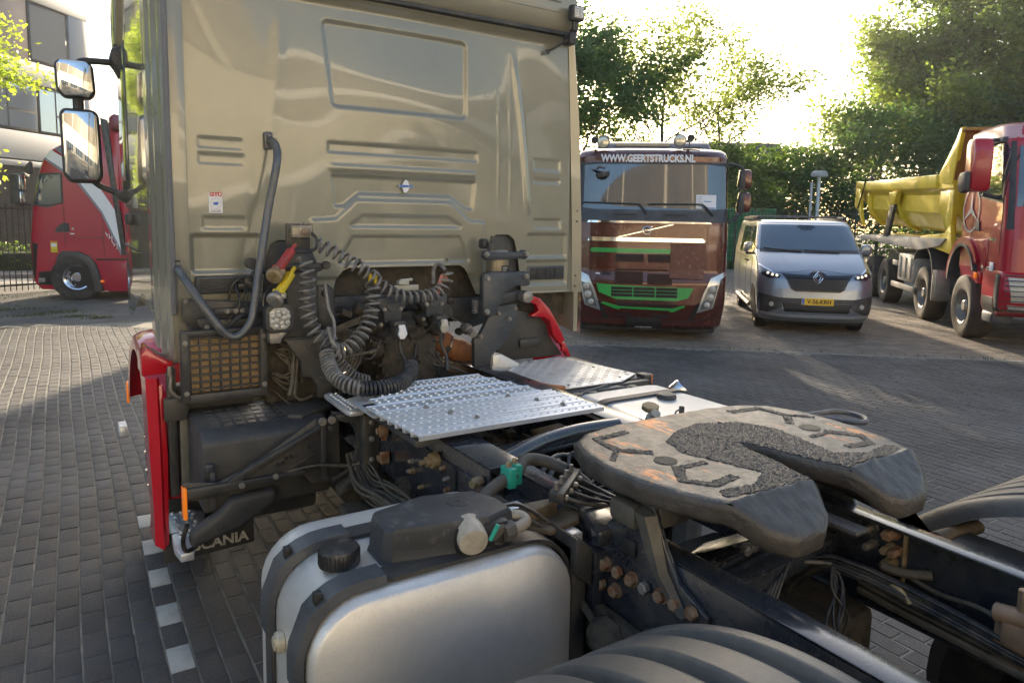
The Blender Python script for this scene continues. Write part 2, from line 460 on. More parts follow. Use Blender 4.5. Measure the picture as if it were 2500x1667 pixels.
def wheel(parent, cx, cy, cz, R, W, side, rim_mat, tyre_mat, nuts=10, dish=.03, hub=.1, rimR=.58, knob=False):
    """axis along local x; outer face at cx, wheel extends to cx - side*W"""
    s = side; ax = (s, 0, 0); o = (cx-s*W, cy, cz)
    g = G(); r0 = R*rimR
    g.lathe([(r0, .02), (r0, 0), (R*.86, 0), (R*.97, W*.06), (R, W*.16), (R, W*.84), (R*.97, W*.94), (R*.88, W), (R*.74, W*.99), (r0*1.03, W*.95), (r0, W*.8)], o, ax, 40, cap=False)
    if knob:
        for i in range(44):
            a = 2*PI*i/44; d = W*.16
            M = Matrix.Translation((cx-s*W/2, cy, cz)) @ Matrix.Rotation(a, 4, 'X')
            g.box((-W*.40, -.02, R-.012), (-W*.04, .02, R+.014), M=M); g.box((W*.04, .0, R-.012), (W*.40, .04, R+.014), M=M)
    else:
        for k in (.3, .5, .7):
            pass
    ty = out(g, 'tyre', tyre_mat, parent, angle=30)
    g = G(); h = W
    g.lathe([(r0*1.03, h*.97), (r0*.93, h*.93), (r0*.88, h*.7), (r0*.8, h*.66-dish), (hub*1.5, h*.66-dish), (hub*1.15, h*.75), (hub, h*.86), (hub*.8, h*.9), (.001, h*.9)], o, ax, 36, cap=False)
    rm = out(g, 'rim', rim_mat, parent, angle=30)
    nm = None
    for i in range(nuts):
        a = 2*PI*i/nuts; rr_ = r0*.66
        p = Vector((cx-s*W+s*(h*.66-dish), cy+rr_*math.cos(a), cz+rr_*math.sin(a)))
        if nm is None:
            g = G(); g.lathe([(.018, 0), (.018, .022), (.012, .03)], (0, 0, 0), (s, 0, 0), 6); nm = out(g, 'wheel_nut', STEEL, rm); nm.location = p
        else: inst(nm, 'wheel_nut', Matrix.Translation(p), rm)
    return ty
# ================================================================ SETTING
def struct(o): o['kind'] = 'structure'; return o
def brickmat(name, c1, c2, cm, sx, bump=.6, rot=0., mort=.03, rough=.85, row=.1, width=.2):
    m = bpy.data.materials.new(name); m.use_nodes = True; nt = m.node_tree; N = nt.nodes; L = nt.links; b = N['Principled BSDF']
    tc = N.new('ShaderNodeTexCoord'); mp = N.new('ShaderNodeMapping'); mp.inputs['Rotation'].default_value = (0, 0, rot)
    L.new(tc.outputs['Object'], mp.inputs[0]); br = N.new('ShaderNodeTexBrick'); L.new(mp.outputs[0], br.inputs['Vector'])
    br.inputs['Color1'].default_value = (*c1, 1); br.inputs['Color2'].default_value = (*c2, 1); br.inputs['Mortar'].default_value = (*cm, 1)
    br.inputs['Scale'].default_value = sx; br.inputs['Mortar Size'].default_value = mort*.3; br.inputs['Row Height'].default_value = row; br.inputs['Brick Width'].default_value = width
    n = N.new('ShaderNodeTexNoise'); n.inputs['Scale'].default_value = .35; n.inputs['Detail'].default_value = 6; L.new(tc.outputs['Object'], n.inputs[0])
    mx = N.new('ShaderNodeMix'); mx.data_type = 'RGBA'; mx.blend_type = 'MULTIPLY'; mx.inputs[0].default_value = .7
    r = N.new('ShaderNodeMapRange'); r.inputs['From Min'].default_value = .3; r.inputs['From Max'].default_value = .7; r.inputs['To Min'].default_value = .75; r.inputs['To Max'].default_value = 1.2
    L.new(n.outputs['Fac'], r.inputs['Value']); L.new(br.outputs['Color'], mx.inputs[6]); L.new(r.outputs[0], mx.inputs[7]); L.new(mx.outputs[2], b.inputs['Base Color'])
    b.inputs['Roughness'].default_value = rough
    bp = N.new('ShaderNodeBump'); bp.inputs['Strength'].default_value = bump; bp.inputs['Distance'].default_value = .01; bp.invert = True
    L.new(br.outputs['Fac'], bp.inputs['Height']); L.new(bp.outputs[0], b.inputs['Normal']); MATS[name] = m; return m

ASPH = mat('asphalt', (.115, .11, .105), .9, 0, .25, 1.2, bump=.5, bs=60, dirt=(.21, .19, .15), damt=.15, ds=.6)
SOIL = mat('ground_earth', (.12, .11, .085), .95, 0, .3, .5, bump=.6, bs=8)
SAND = mat('joint_sand', (.42, .38, .30), .95, 0, .3, 12, bump=.4, bs=200, dirt=(.10, .092, .078), damt=.62, ds=.30)
PAVER = mat('dark_paver', (.088, .083, .080), .74, 0, .40, 1.1, bump=1., bs=110, dirt=(.20, .175, .145), damt=-.05, ds=75, island=.12, wpos=True)
PAVERW = mat('white_paver', (.50, .48, .43), .8, 0, .12, 14, bump=.4, bs=160, dirt=(.34, .32, .27), damt=-.1, ds=9, wpos=True)
PAVERB = mat('beige_paver', (.235, .19, .145), .8, 0, .3, 2.3, bump=.5, bs=120, dirt=(.15, .125, .10), damt=.2, ds=.9, island=.16, wpos=True)
KERB = mat('kerb_stone', (.21, .195, .17), .85, 0, .15, 5, bump=.3, bs=90)

g = G(); g.sheet([(-140, -140, -.06), (140, -140, -.06), (140, 140, -.06), (-140, 140, -.06)])
struct(out(g, 'ground', SOIL, angle=0))
g = G(); g.sheet([(-9, 14.3, .004), (6, 14.0, .004), (6, 40, .004), (-9, 40, .004)])
struct(out(g, 'asphalt_yard', ASPH, angle=0))
# boundary line between the dark and the beige paving
LP0 = np.array([6.62, 8.86]); LD = np.array([.774, -.633]); LN = np.array([.633, .774])
g = G(); g.sheet([(-16, -14, -.0045), (26, -14, -.0045), (26, 16, -.0045), (-16, 16, -.0045)])
pave = struct(out(g, 'paving', SAND, angle=0))
a = LP0-LD*3; b_ = LP0+LD*28
g = G(); g.sheet([(*a, -.0035), (*b_, -.0035), (*(b_+LN*26), -.0035), (*(a+LN*26), -.0035)])
BT = brickmat('beige_brick_paving', (.25, .20, .15), (.18, .15, .12), (.13, .11, .085), 1, .5, rot=math.atan2(-.633, .774))
o = struct(out(g, 'parking_bay_paving', BT, angle=0))

def bricks(cells, name, m, parent, h=.0, merged=True, ang=0.):
    """cells: arrays cx, cy, lx, ly. top sheet with chamfered rim"""
    cx, cy, lx, ly = cells; n = len(cx); c = .006; ca, sa = math.cos(ang), math.sin(ang)
    hz = np.random.uniform(-.0015, .0015, n)+h; tx = np.random.uniform(-.008, .008, n); ty = np.random.uniform(-.008, .008, n)
    V = np.zeros((n, 8, 3))
    k = 0
    for (ins, dz) in ((c, 0), (0, -.02)):
        for sx, sy in ((-1, -1), (1, -1), (1, 1), (-1, 1)):
            dx = sx*(lx/2-ins); dy = sy*(ly/2-ins)
            V[:, k, 0] = cx+dx*ca-dy*sa; V[:, k, 1] = cy+dx*sa+dy*ca; V[:, k, 2] = hz+dz+dx*tx+dy*ty; k += 1
    base = (np.arange(n)*8)[:, None, None]
    F = np.array([[0, 1, 2, 3], [4, 5, 1, 0], [5, 6, 2, 1], [6, 7, 3, 2], [7, 4, 0, 3]])[None]+base
    me = bpy.data.meshes.new(name); me.from_pydata(V.reshape(-1, 3).tolist(), [], F.reshape(-1, 4).tolist()); me.update()
    return outm(me, name, m, parent, angle=0, kind='stuff')
PX, PY = .1045, .205
I, J = np.meshgrid(np.arange(-64, 160), np.arange(-22, 92), indexing='ij'); I = I.ravel(); J = J.ravel()
cx = .365+I*PX; cy = 3.236+J*PY+np.where(I % 2 == 0, 0, PY/2)
cx = cx+.012*np.sin(cy*1.3+cx*.4)
dl = (cx-LP0[0])*LN[0]+(cy-LP0[1])*LN[1]
lat = cx*math.cos(YAW)-cy*math.sin(YAW); dep = cx*math.sin(YAW)+cy*math.cos(YAW)
edge = 14.6-.35*cx+.12*np.sin(cx*2)
keep = (dl < -.10) & (cy < np.where(cx < 3, edge, 16)) & (dep > -1.5) & (np.abs(lat) < np.maximum(dep, 0)*.80+4.5)
keep &= ~((cx > 1.3) & (cx < 6) & (cy > 9.5) & (cx*0+1 > 2))
cx, cy, I, J = cx[keep], cy[keep], I[keep], J[keep]; lat = lat[keep]; dep = dep[keep]
white = (I == 0) & (J % 2 == 0) & (cy < 5.2)
lx = np.full(cx.shape, PX-.008)+np.random.uniform(-.003, .002, cx.shape); ly = np.full(cx.shape, PY-.003)+np.random.uniform(-.005, .002, cx.shape)
# the most visible bricks one by one
score = np.where((cx < .62) & (cx > -1.6) & (cy > 2.0) & (np.abs(lat) < dep*.74+.1), dep+np.abs(lat+1.6*dep*.4)*.2, 99)
order = np.argsort(score)[:290]; single = np.zeros(cx.shape, bool); single[order] = True; single |= white
bm_ = G(); bm_.box((-.5, -.5, -.03), (.5, .5, 0), .0)
def brickmesh(nm, m):
    g = G(); g.box((-(PX-.008)/2, -(PY-.004)/2, -.025), ((PX-.008)/2, (PY-.004)/2, 0), .004); 
    o = out(g, nm, m, pave, angle=30); return o
bs = [brickmesh('brick', PAVER), brickmesh('brick', PAVERW)]; usedb = [False, False]
for k in np.nonzero(single)[0]:
    wq = int(white[k]); M = Matrix.Translation((cx[k], cy[k], random.uniform(-.002, .002))) @ Matrix.Rotation(random.uniform(-.012, .012), 4, 'Z') @ Matrix.Rotation(random.uniform(-.008, .008), 4, 'X')
    if wq: M = M @ Matrix.Diagonal((1.0, 1.0, 1, 1))
    if not usedb[wq]: bs[wq].matrix_basis = M; usedb[wq] = True
    else: inst(bs[wq], 'brick', M, pave)
r = ~single
lx = np.where(cx > 2.6, lx+.006, lx); ly = np.where(cx > 2.6, ly+.002, ly)
bricks((cx[r], cy[r], lx[r], ly[r]), 'brick_field', PAVER, pave)
# kerb course and beige bricks of the bays, laid along the line
ang = math.atan2(LD[1], LD[0])
A, B_ = np.meshgrid(np.arange(-6, 190), np.arange(0, 58), indexing='ij'); A = A.ravel(); B_ = B_.ravel()
u = A*.105+np.where(B_ % 2 == 0, 0, .0525)*1.0; v = .06+B_*.105
u = A*.21+np.where(B_ % 2 == 0, 0, .105)
qx = LP0[0]+LD[0]*u+LN[0]*v; qy = LP0[1]+LD[1]*u+LN[1]*v
kk = (u < 22) & (v < 6.0) & (u > -1.2)
bricks((qx[kk], qy[kk], np.full(kk.sum(), .203), np.full(kk.sum(), .098)), 'beige_brick_field', PAVERB, pave, ang=ang)
g = G()
for k in range(-4, 70):
    c = LP0+LD*(k*.33+.16)-LN*.045
    g.box((-.162, -.05, -.03), (.162, .05, .004), .006, M=Matrix.Translation((*c, 0)) @ Matrix.Rotation(ang, 4, 'Z'))
out(g, 'kerb_course', KERB, pave, kind='stuff')

# far side: pavement, road, verge behind the left fence
g = G(); g.sheet([(-30, 22.4, .010), (12, 22.4, .010), (12, 24.2, .010), (-30, 24.2, .010)]); 
struct(out(g, 'street', mat('street_asphalt', (.30, .28, .25), .9, 0, .15, 1), angle=0))
g = G(); g.box((-30, 24.2, -.05), (12, 25.6, .12), .02); struct(out(g, 'pavement', KERB))

# ---------------------------------------------------------------- grass tufts (nobody could count)
GRASS = mat('grass_blades', (.07, .09, .03), .7, 0, .4, 3, trans=((.16, .20, .05), .3))
def blades(region, n, name, hmin=.03, hmax=.12, m=GRASS, parent=None, kind='stuff', label=None):
    V = []; F = []
    for i in range(n):
        x, y = region(); h = random.uniform(hmin, hmax); a = random.uniform(0, 2*PI); wd = h*.12+.004; b = random.uniform(-.5, .5)*h
        k = len(V); V += [(x-wd*math.cos(a), y-wd*math.sin(a), -.01), (x+wd*math.cos(a), y+wd*math.sin(a), -.01), (x+b*math.sin(a), y+b*math.cos(a), h)]
        F.append((k, k+1, k+2))
    me = bpy.data.meshes.new(name); me.from_pydata(V, [], F); me.update()
    o = outm(me, name, m, parent, angle=0, kind=kind)
    return o
def rg():
    c = random.choice([(-.5, 15.6, .5, .12), (-.1, 15.9, .45, .15), (.15, 15.1, .3, .08), (-.9, 16.6, .6, .2), (.5, 14.75, .25, .06), (-1.6, 17.2, .8, .5), (-2.2, 18.4, 1., .6), (-1.2, 19.2, 1., .5)])
    return c[0]+random.gauss(0, c[2]*.5), c[1]+random.gauss(0, c[3]*.7)
blades(rg, 2200, 'weeds', .015, .055)
def rg2():
    u = random.uniform(0, 7); q = LP0+LD*u+LN*random.gauss(.02, .03)
    return q[0]+random.choice([0, .02]), q[1]
blades(rg2, 90, 'joint_weeds', .02, .06)
def rg3(): return (random.uniform(21.5, 31), 0)
def rg4():
    t = random.random(); return 21.8+t*9.6+random.gauss(0, .3), 21.4-t*6.1+random.gauss(0, .35)
blades(rg4, 9000, 'grass_strip', .08, .32)

# ---------------------------------------------------------------- fences
FEN = mat('fence_black', (.02, .021, .024), .45, 0, .1, 3)
M0 = Matrix.Translation((0, 0, 0))
def bar_fence(p0, p1, label, h=2.05, sp=.125):
    p0 = Vector((*p0, 0)); p1 = Vector((*p1, 0)); d = (p1-p0).normalized(); L = (p1-p0).length
    M = Matrix.Translation(p0) @ Matrix.Rotation(math.atan2(d.y, d.x), 4, 'Z')
    r = root('bar_fence', label, 'fence', M, None)
    for z in (.18, h-.1):
        g = G(); g.box((0, -.02, z-.02), (L, .02, z+.02), .003); out(g, 'rail', FEN, r)
    g = G(); g.cyl((0, 0, .05), (0, 0, h), .011, 8); b0 = out(g, 'bar', FEN, r)
    n = int(L/sp)
    for i in range(1, n):
        inst(b0, 'bar', Matrix.Translation((i*sp, 0, 0)), r)
    for i in range(int(L/2.5)+1):
        g = G(); g.box((i*2.5-.03, -.03, 0), (i*2.5+.03, .03, h+.05), .004); out(g, 'post', FEN, r)
    return r
bar_fence((-6.8, 16.9), (-.3, 20.4), 'black steel bar fence behind the red truck on the left, street beyond it')
bar_fence((-.15, 20.48), (6.6, 24.1), 'black steel bar fence continuing behind the red truck cab')
p0 = Vector((17.5, 24.3, 0)); p1 = Vector((37, 11.9, 0)); d = (p1-p0).normalized(); L = (p1-p0).length
M = Matrix.Translation(p0) @ Matrix.Rotation(math.atan2(d.y, d.x), 4, 'Z')
fr = root('mesh_fence', 'black double wire mesh fence running behind the van and tipper truck', 'fence', M)
g = G()
H = 2.42
for i in range(int(L/.10)): g.box((i*.10-.006, -.004, .05), (i*.10+.006, .004, H+.04))
for k in range(12): g.box((0, -.008, .08+k*.21), (L, .008, .095+k*.21))
out(g, 'wire_mesh', FEN, fr, angle=0, kind='stuff')
g = G(); g.box((-.03, -.03, 0), (.03, .03, H+.06), .005); po = out(g, 'post', FEN, fr)
for i in range(1, int(L/2.5)): inst(po, 'post', Matrix.Translation((i*2.5, 0, 0)), fr)

# green container behind the mesh fence
M = Matrix.Translation((26.4, 23.3, 0)) @ Matrix.Rotation(rad(-32), 4, 'Z')
r = root('shipping_container', 'green ribbed steel container behind the mesh fence, between brown truck and van', 'container', M)
g = G(); pts = []
for i in range(0, 31):
    x = -2.4+i*.16; pts += [(x, 0), (x+.05, 0), (x+.08, .05), (x+.13, .05)]
pts = [(p[0], p[1]) for p in pts]+[(2.5, 2.3), (-2.4, 2.3)]
g.prism(pts, 2, .15, 2.45); out(g, 'corrugated_wall', GREENC, r, angle=0)
for z in (.05, 2.45):
    g = G(); g.box((-2.45, -.04, z), (2.55, 2.34, z+.12), .01); out(g, 'frame_rail', GREENC, r)
for x in (-2.5, 2.42):
    g = G(); g.box((x, -.05, .0), (x+.12, .06, 2.6), .01); out(g, 'corner_post', GREENC, r)
g = G(); g.box((-1.9, -.07, 1.25), (2.2, -.045, 1.32)); g.box((-1.9, -.07, .55), (2.2, -.045, .6)); out(g, 'stripe_rail', mat('pale_green', (.10, .34, .16), .5), r)

# lamp post and thin pole
POSTM = mat('galvanised_post', (.50, .52, .52), .5, .3, .1, 4)
r = root('street_lamp', 'pale grey street lamp post with flat head above the van roof', 'street lamp', Matrix.Translation((28.99, 20.08, 0)))
g = G(); g.lathe([(.11, 0), (.11, 1.6), (.085, 1.65), (.075, 4.0)], (0, 0, 0), (0, 0, 1), 14); out(g, 'post', POSTM, r)
g = G(); g.prism([(-.30, 4.03), (.30, 4.03), (.24, 4.2), (.10, 4.28), (-.10, 4.28), (-.24, 4.2)], 1, -.25, .25, .02); out(g, 'lamp_head', mat('lamp_housing', (.42, .42, .41), .5), r)
g = G(); g.box((-.24, -.2, 3.99), (.24, .2, 4.03), .01); out(g, 'lamp_glass', LENS, r)
r = root('thin_pole', 'thin grey pole left of the street lamp behind the van', 'pole', Matrix.Translation((27.77, 19.58, 0)))
g = G(); g.cyl((0, 0, 0), (0, 0, 3.65), .055, 10); out(g, 'pole_shaft', POSTM, r)
g = G(); g.cyl((0, 0, 3.65), (0, 0, 3.7), .065, 10); out(g, 'pole_cap', POSTM, r)

# ---------------------------------------------------------------- trees
LEAF1 = mat('leaf_dark', (.06, .105, .028), .55, 0, .35, .9, trans=((.20, .32, .04), .45))
LEAF2 = mat('leaf_light', (.085, .135, .03), .5, 0, .35, .9, trans=((.36, .47, .07), .5))
LEAF3 = mat('leaf_bright', (.13, .20, .03), .5, 0, .25, 1.5, trans=((.55, .70, .07), .55))
LEAF4 = mat('leaf_bluegreen', (.065, .115, .045), .55, 0, .35, .9, trans=((.18, .31, .07), .45))
def leafmesh(C_, n_per, sig, size, droop=.0, seed=0, flat=.5):
    rs = np.random.RandomState(seed); C_ = np.array(C_); n = len(C_)*n_per
    c = np.repeat(C_, n_per, 0)+rs.normal(0, 1, (n, 3))*np.array([sig, sig, sig*flat])
    c[:, 2] -= droop*np.abs(rs.normal(0, 1, n))
    s = size*rs.uniform(.6, 1.3, n)
    d = rs.normal(0, 1, (n, 3)); d[:, 2] *= .6; d /= np.linalg.norm(d, axis=1)[:, None]
    e = rs.normal(0, 1, (n, 3)); e -= d*(d*e).sum(1)[:, None]; e /= np.linalg.norm(e, axis=1)[:, None]
    V = np.zeros((n, 4, 3)); V[:, 0] = c-d*s[:, None]; V[:, 1] = c+e*s[:, None]*.5-d*s[:, None]*.1; V[:, 2] = c+d*s[:, None]; V[:, 3] = c-e*s[:, None]*.5-d*s[:, None]*.1
    F = np.arange(n*4).reshape(-1, 4); me = bpy.data.meshes.new('leaves')
    me.from_pydata(V.reshape(-1, 3).tolist(), [], F.tolist()); me.update(); return me
def tree(name, label, cat, loc, height, spread, leaf, seed, n_per=26, size=.10, crown0=.25, limbs=7, sig=.35, droop=0., depth=4, tr=.16, up=.6, dens=1., group=None, clip=None, fill=0, shape=None, lean=(0, 0)):
    rs = random.Random(seed); M = Matrix.Translation(loc); r = root(name, label, cat, M, group)
    g = G(); g2 = G(); tips = []
    top = Vector((lean[0]*height, lean[1]*height, height*.72)); tp = [Vector((0, 0, -.1))]
    for i in range(1, 6): tp.append(Vector((top.x*i/5+rs.uniform(-.1, .1)*spread*.2, top.y*i/5+rs.uniform(-.1, .1)*spread*.2, top.z*i/5)))
    P = smooth_path(tp, 4); g.tube(P, tr, 8, rs=[tr*(1-.8*i/len(P)) for i in range(len(P))])
    def branch(p, d, ln, rad_, lev):
        n = 4; pts = [p]; q = p.copy(); dd = d.copy()
        for i in range(n):
            dd = (dd+Vector((rs.gauss(0, .16), rs.gauss(0, .16), rs.gauss(.03, .1)-(.1*droop*4 if lev >= 2 else 0)))).normalized(); q = q+dd*ln/n; pts.append(q.copy())
        g2.tube(pts, rad_, 5 if lev < 2 else 3, rs=[rad_*(1-.6*i/n) for i in range(n+1)])
        if lev >= 2:
            for f in (.35, .7, 1.): tips.append(pts[int(f*n)].lerp(pts[max(0, int(f*n)-1)], rs.random()*.5))
        if lev < depth-1:
            k = 4 if lev == 0 else 3
            for i in range(k):
                t = pts[min(n, 2+i % 3)]; ax = Vector((rs.gauss(0, 1), rs.gauss(0, 1), rs.gauss(.15, .5))).normalized()
                branch(t, (dd*.9+ax*.75).normalized(), ln*rs.uniform(.55, .75), rad_*.5, lev+1)
    for i in range(limbs):
        f = crown0+(1-crown0)*(i+.5)/limbs; p = P[min(len(P)-1, int(f*(len(P)-1)))]
        a = i*2.4+rs.uniform(-.4, .4); u_ = up*rs.uniform(.6, 1.4)
        ln = spread*.5*(1.05-.45*f)*rs.uniform(.8, 1.15)
        branch(p, Vector((math.cos(a), math.sin(a), u_)).normalized(), ln, tr*.42*(1-.5*f), 0)
    for i in range(fill):
        a = rs.uniform(0, 2*PI); rr_ = math.sqrt(rs.random())*spread*.5; z = height*(crown0*.3+(1-crown0*.3)*rs.random())
        k = 1-abs(z/height-.45)*.9; tips.append(Vector((rr_*k*math.cos(a), rr_*k*math.sin(a), z)))
    out(g, 'trunk', BARK, r, angle=60); out(g2, 'branches', BARK, r, angle=60)
    if shape: tips = [t for t in tips if shape(t)]
    me = leafmesh([tuple(t) for t in tips], n_per, sig, size, droop, seed)
    outm(me, 'crown', leaf, r, angle=0)
    return r
tree('deciduous_tree', 'dense dark green tree rising right beside the beige cab, behind the brown truck', 'tree', (20.4, 28.2, 0), 12.3, 8.0, LEAF4, 3, n_per=20, size=.13, limbs=10, sig=.42, crown0=.2, fill=170, tr=.2)
tree('airy_tree', 'airy light green tree with open branches above the brown truck roof', 'tree', (26.5, 27.5, 0), 11.6, 11.0, LEAF2, 11, n_per=6, size=.12, limbs=9, sig=.34, crown0=.28, tr=.2, up=.9)
tree('airy_tree', 'second airy tree, with thin outer twigs reaching toward the bright sky gap', 'tree', (28.6, 25.8, 0), 10.4, 8.0, LEAF2, 23, n_per=5, size=.10, limbs=8, sig=.36, crown0=.3, tr=.15, up=.8)
tree('tall_tree', 'tall drooping tree bordering the bright sky gap on its right side', 'tree', (40.2, 19.6, 0), 14.6, 9.6, LEAF2, 31, n_per=24, size=.14, limbs=12, sig=.5, crown0=.12, droop=.12, tr=.28, fill=330)
tree('tall_tree', 'tall full tree filling the top right corner above the red cab', 'tree', (42.5, 17.0, 0), 17.5, 13.0, LEAF1, 37, n_per=24, size=.16, limbs=13, sig=.6, crown0=.1, droop=.1, tr=.3, fill=500)
tree('tall_tree', 'tall tree at the far right edge of the picture behind the red cab', 'tree', (44.5, 11.0, 0), 16.5, 12.0, LEAF4, 41, n_per=22, size=.17, limbs=11, sig=.6, crown0=.1, tr=.3, fill=420)
for i, (x, y, h, sp, lf, lab) in enumerate([
    (25.2, 25.6, 4.3, 4.4, LEAF3, 'yellow green bush just right of the brown truck mirror'),
    (28.6, 24.3, 5.6, 5.0, LEAF1, 'dark bush behind the van, left of the street lamp'),
    (31.6, 22.6, 5.4, 5.0, LEAF4, 'dark bush directly behind the street lamp'),
    (34.2, 20.3, 7.4, 6.0, LEAF4, 'mid green bush left of the yellow tipper body'),
    (36.6, 17.2, 8.4, 6.4, LEAF4, 'broad green bush above the yellow tipper body'),
    (38.8, 13.6, 8.0, 6.4, LEAF1, 'dark bush behind the raised front of the yellow tipper body')]):
    tree('bush', lab, 'bush', (x, y, 0), h, sp, lf, 60+i, n_per=22, size=.12, limbs=7, sig=.42, crown0=.05, tr=.08, depth=3, up=.8, fill=210)
tree('young_tree', 'bright yellow green tree at the left edge in front of the grey building', 'tree', (-3.05, 17.8, 0), 7.2, 4.2, LEAF3, 77, n_per=24, size=.055, limbs=10, sig=.22, crown0=.35, tr=.09, depth=4, up=.5)
g = G()
hedge = root('hedge', 'low clipped green hedge beyond the left bar fence across the street', 'hedge', Matrix.Translation((-3, 26.4, 0)))
g.box((-3.5, -.35, 0), (6, .35, .62), .1); out(g, 'hedge_core', mat('hedge_core', (.02, .035, .012), .9), hedge)
outm(leafmesh([(random.uniform(-3.6, 6.1), random.uniform(-.4, .4), random.uniform(.05, .95)) for _ in range(900)], 9, .08, .05, seed=5), 'hedge_leaves', LEAF1, hedge, angle=0)

# ---------------------------------------------------------------- buildings
def plane_frame(p, az): 
    d = Vector((math.sin(az), math.cos(az), 0)); return Matrix.Translation(p) @ Matrix.Rotation(math.atan2(d.y, d.x), 4, 'Z')
WHITEW = mat('white_cladding', (.29, .31, .33), .6, 0, .06, .4)
DGREY = mat('dark_grey_panel', (.055, .062, .072), .5, 0, .1, .5)
PINK = mat('pinkish_panel', (.40, .31, .27), .65, 0, .08, .6)
DBRICK = mat('dark_brick_wall', (.055, .05, .047), .85, 0, .3, 3, bump=.4, bs=20)
WINF = mat('window_frame', (.04, .045, .05), .4)
CEND = Vector((1.15, 34.9, 0))
M = plane_frame(CEND, rad(39))      # local +x recedes, facade runs to -x; local -y faces the yard
r = root('office_building', 'white and dark grey office building with window bands at the upper left', 'building', M)
g = G(); g.box((-30, .05, 0), (0, 12, 9.9)); out(g, 'wall', DGREY, r, angle=0)
g = G(); g.box((-30, -.12, 9.55), (.0, 12.1, 10.15), .03); g.box((-1.05, -.10, 7.0), (.02, .04, 9.56), .01); out(g, 'parapet', WHITEW, r)
g = G(); g.box((-30, -.12, 6.55), (0.01, .05, 7.35), .02); out(g, 'white_band', WHITEW, r)
g = G(); g.box((-30, -.12, 3.75), (0.01, .05, 4.75), .02); g.box((-.5, -.1, 4.75), (.01, .05, 6.55), .01); out(g, 'white_band', WHITEW, r)
for i in range(9):
    x1 = -1.15-i*3.35
    g = G(); g.box((x1-1.9, -.05, 7.4), (x1, .0, 9.5), .01); f = out(g, 'window', WINF, r)
    g = G(); g.box((x1-1.82, -.065, 7.48), (x1-.08, -.045, 9.42)); out(g, 'blind', mat('window_blind', (.10, .115, .13), .5), f)
    g = G(); g.box((x1-3.3, -.03, 7.35), (x1-1.95, .04, 9.55), .005); out(g, 'panel', PINK, r)
for i in range(12):
    x1 = -.55-i*2.3
    g = G(); g.box((x1-2.25, -.06, 4.8), (x1, .0, 6.5), .01); f = out(g, 'window', WINF, r)
    for (a, c, e, h) in ((x1-1.35, x1-.08, 5.55, 6.42), (x1-1.35, x1-.08, 4.88, 5.47), (x1-2.18, x1-1.43, 4.88, 6.42)):
        g = G(); g.box((a, -.08, e), (c, -.055, h)); out(g, 'pane', mat('office_glass', (.35, .42, .47), .05, .6, 0, 1), f)
for k, x in enumerate((-3.2, -6.6, -10)):
    g = G(); g.box((x-2.6, -.04, .8), (x-.2, .02, 3.4), .01); out(g, 'panel', mat('grey_panel', (.09, .1, .115), .6), r)
M = plane_frame(Vector((-.15, 29.2, 0)), rad(39))
r = root('brick_annex', 'dark brick low annex behind the bar fence at the left edge', 'building', M)
g = G()
g.box((-9, 0, 0), (0, 2.5, 3.3)); out(g, 'wall', mat('annex_wall', (.03, .03, .03), .9), r, angle=0)
bk = G(); n = 0
for row in range(38):
    for c in range(14):
        x = -.2*c-(.1 if row % 2 else 0); bk.box((x-.192, -.03, .06+row*.085), (x, .0, .06+row*.085+.075)) if x > -2.6 else None
out(bk, 'brickwork', DBRICK, r, angle=0, kind='stuff')
g = G(); g.box((-9, -.1, 3.3), (.1, 2.6, 3.48), .02); out(g, 'coping', WHITEW, r)
g = G(); g.box((-3.6, -.06, 2.0), (-2.9, .01, 3.2), .01); out(g, 'window', mat('pale_window', (.35, .38, .4), .2), r)
# house roof seen between the trees
r = root('far_house', 'dark tiled house roof half hidden behind the bushes right of the brown truck', 'building', Matrix.Translation((38, 34.5, 0)) @ Matrix.Rotation(rad(-35), 4, 'Z'))
g = G(); g.box((-5, 0, 0), (5, 6, 5)); out(g, 'wall', DBRICK, r)
g = G(); g.prism([(-.4, 5), (6.4, 5), (3, 7.6)], 0, -5.3, 5.3); out(g, 'roof', mat('roof_tiles', (.07, .065, .065), .8, 0, .3, 5, bump=.4, bs=20), r)
# unseen block added beyond the beige cab to throw the yard's long shade
M = Matrix.Translation((13.2, 29.4, 0)) @ Matrix.Rotation(rad(-33), 4, 'Z')
r = root('shade_block', 'added unseen brick block beyond the beige cab, shades the yard', 'building', M)
BW = brickmat('shade_block_brick', (.22, .10, .07), (.17, .08, .06), (.25, .23, .2), 1)
g = G(); g.box((0, 0, 0), (6.6, 8, 8.6)); out(g, 'wall', BW, r, angle=0)
g = G(); g.box((-.1, -.1, 8.6), (6.7, 8.1, 8.85), .03); out(g, 'coping', KERB, r)
for i in range(3):
    g = G(); g.box((.8+i*2.1, -.06, 3.2), (2.1+i*2.1, .02, 4.8), .01); f = out(g, 'window', WINF, r)
    g = G(); g.box((.88+i*2.1, -.08, 3.28), (2.02+i*2.1, -.055, 4.72)); out(g, 'pane', GLASS, f)

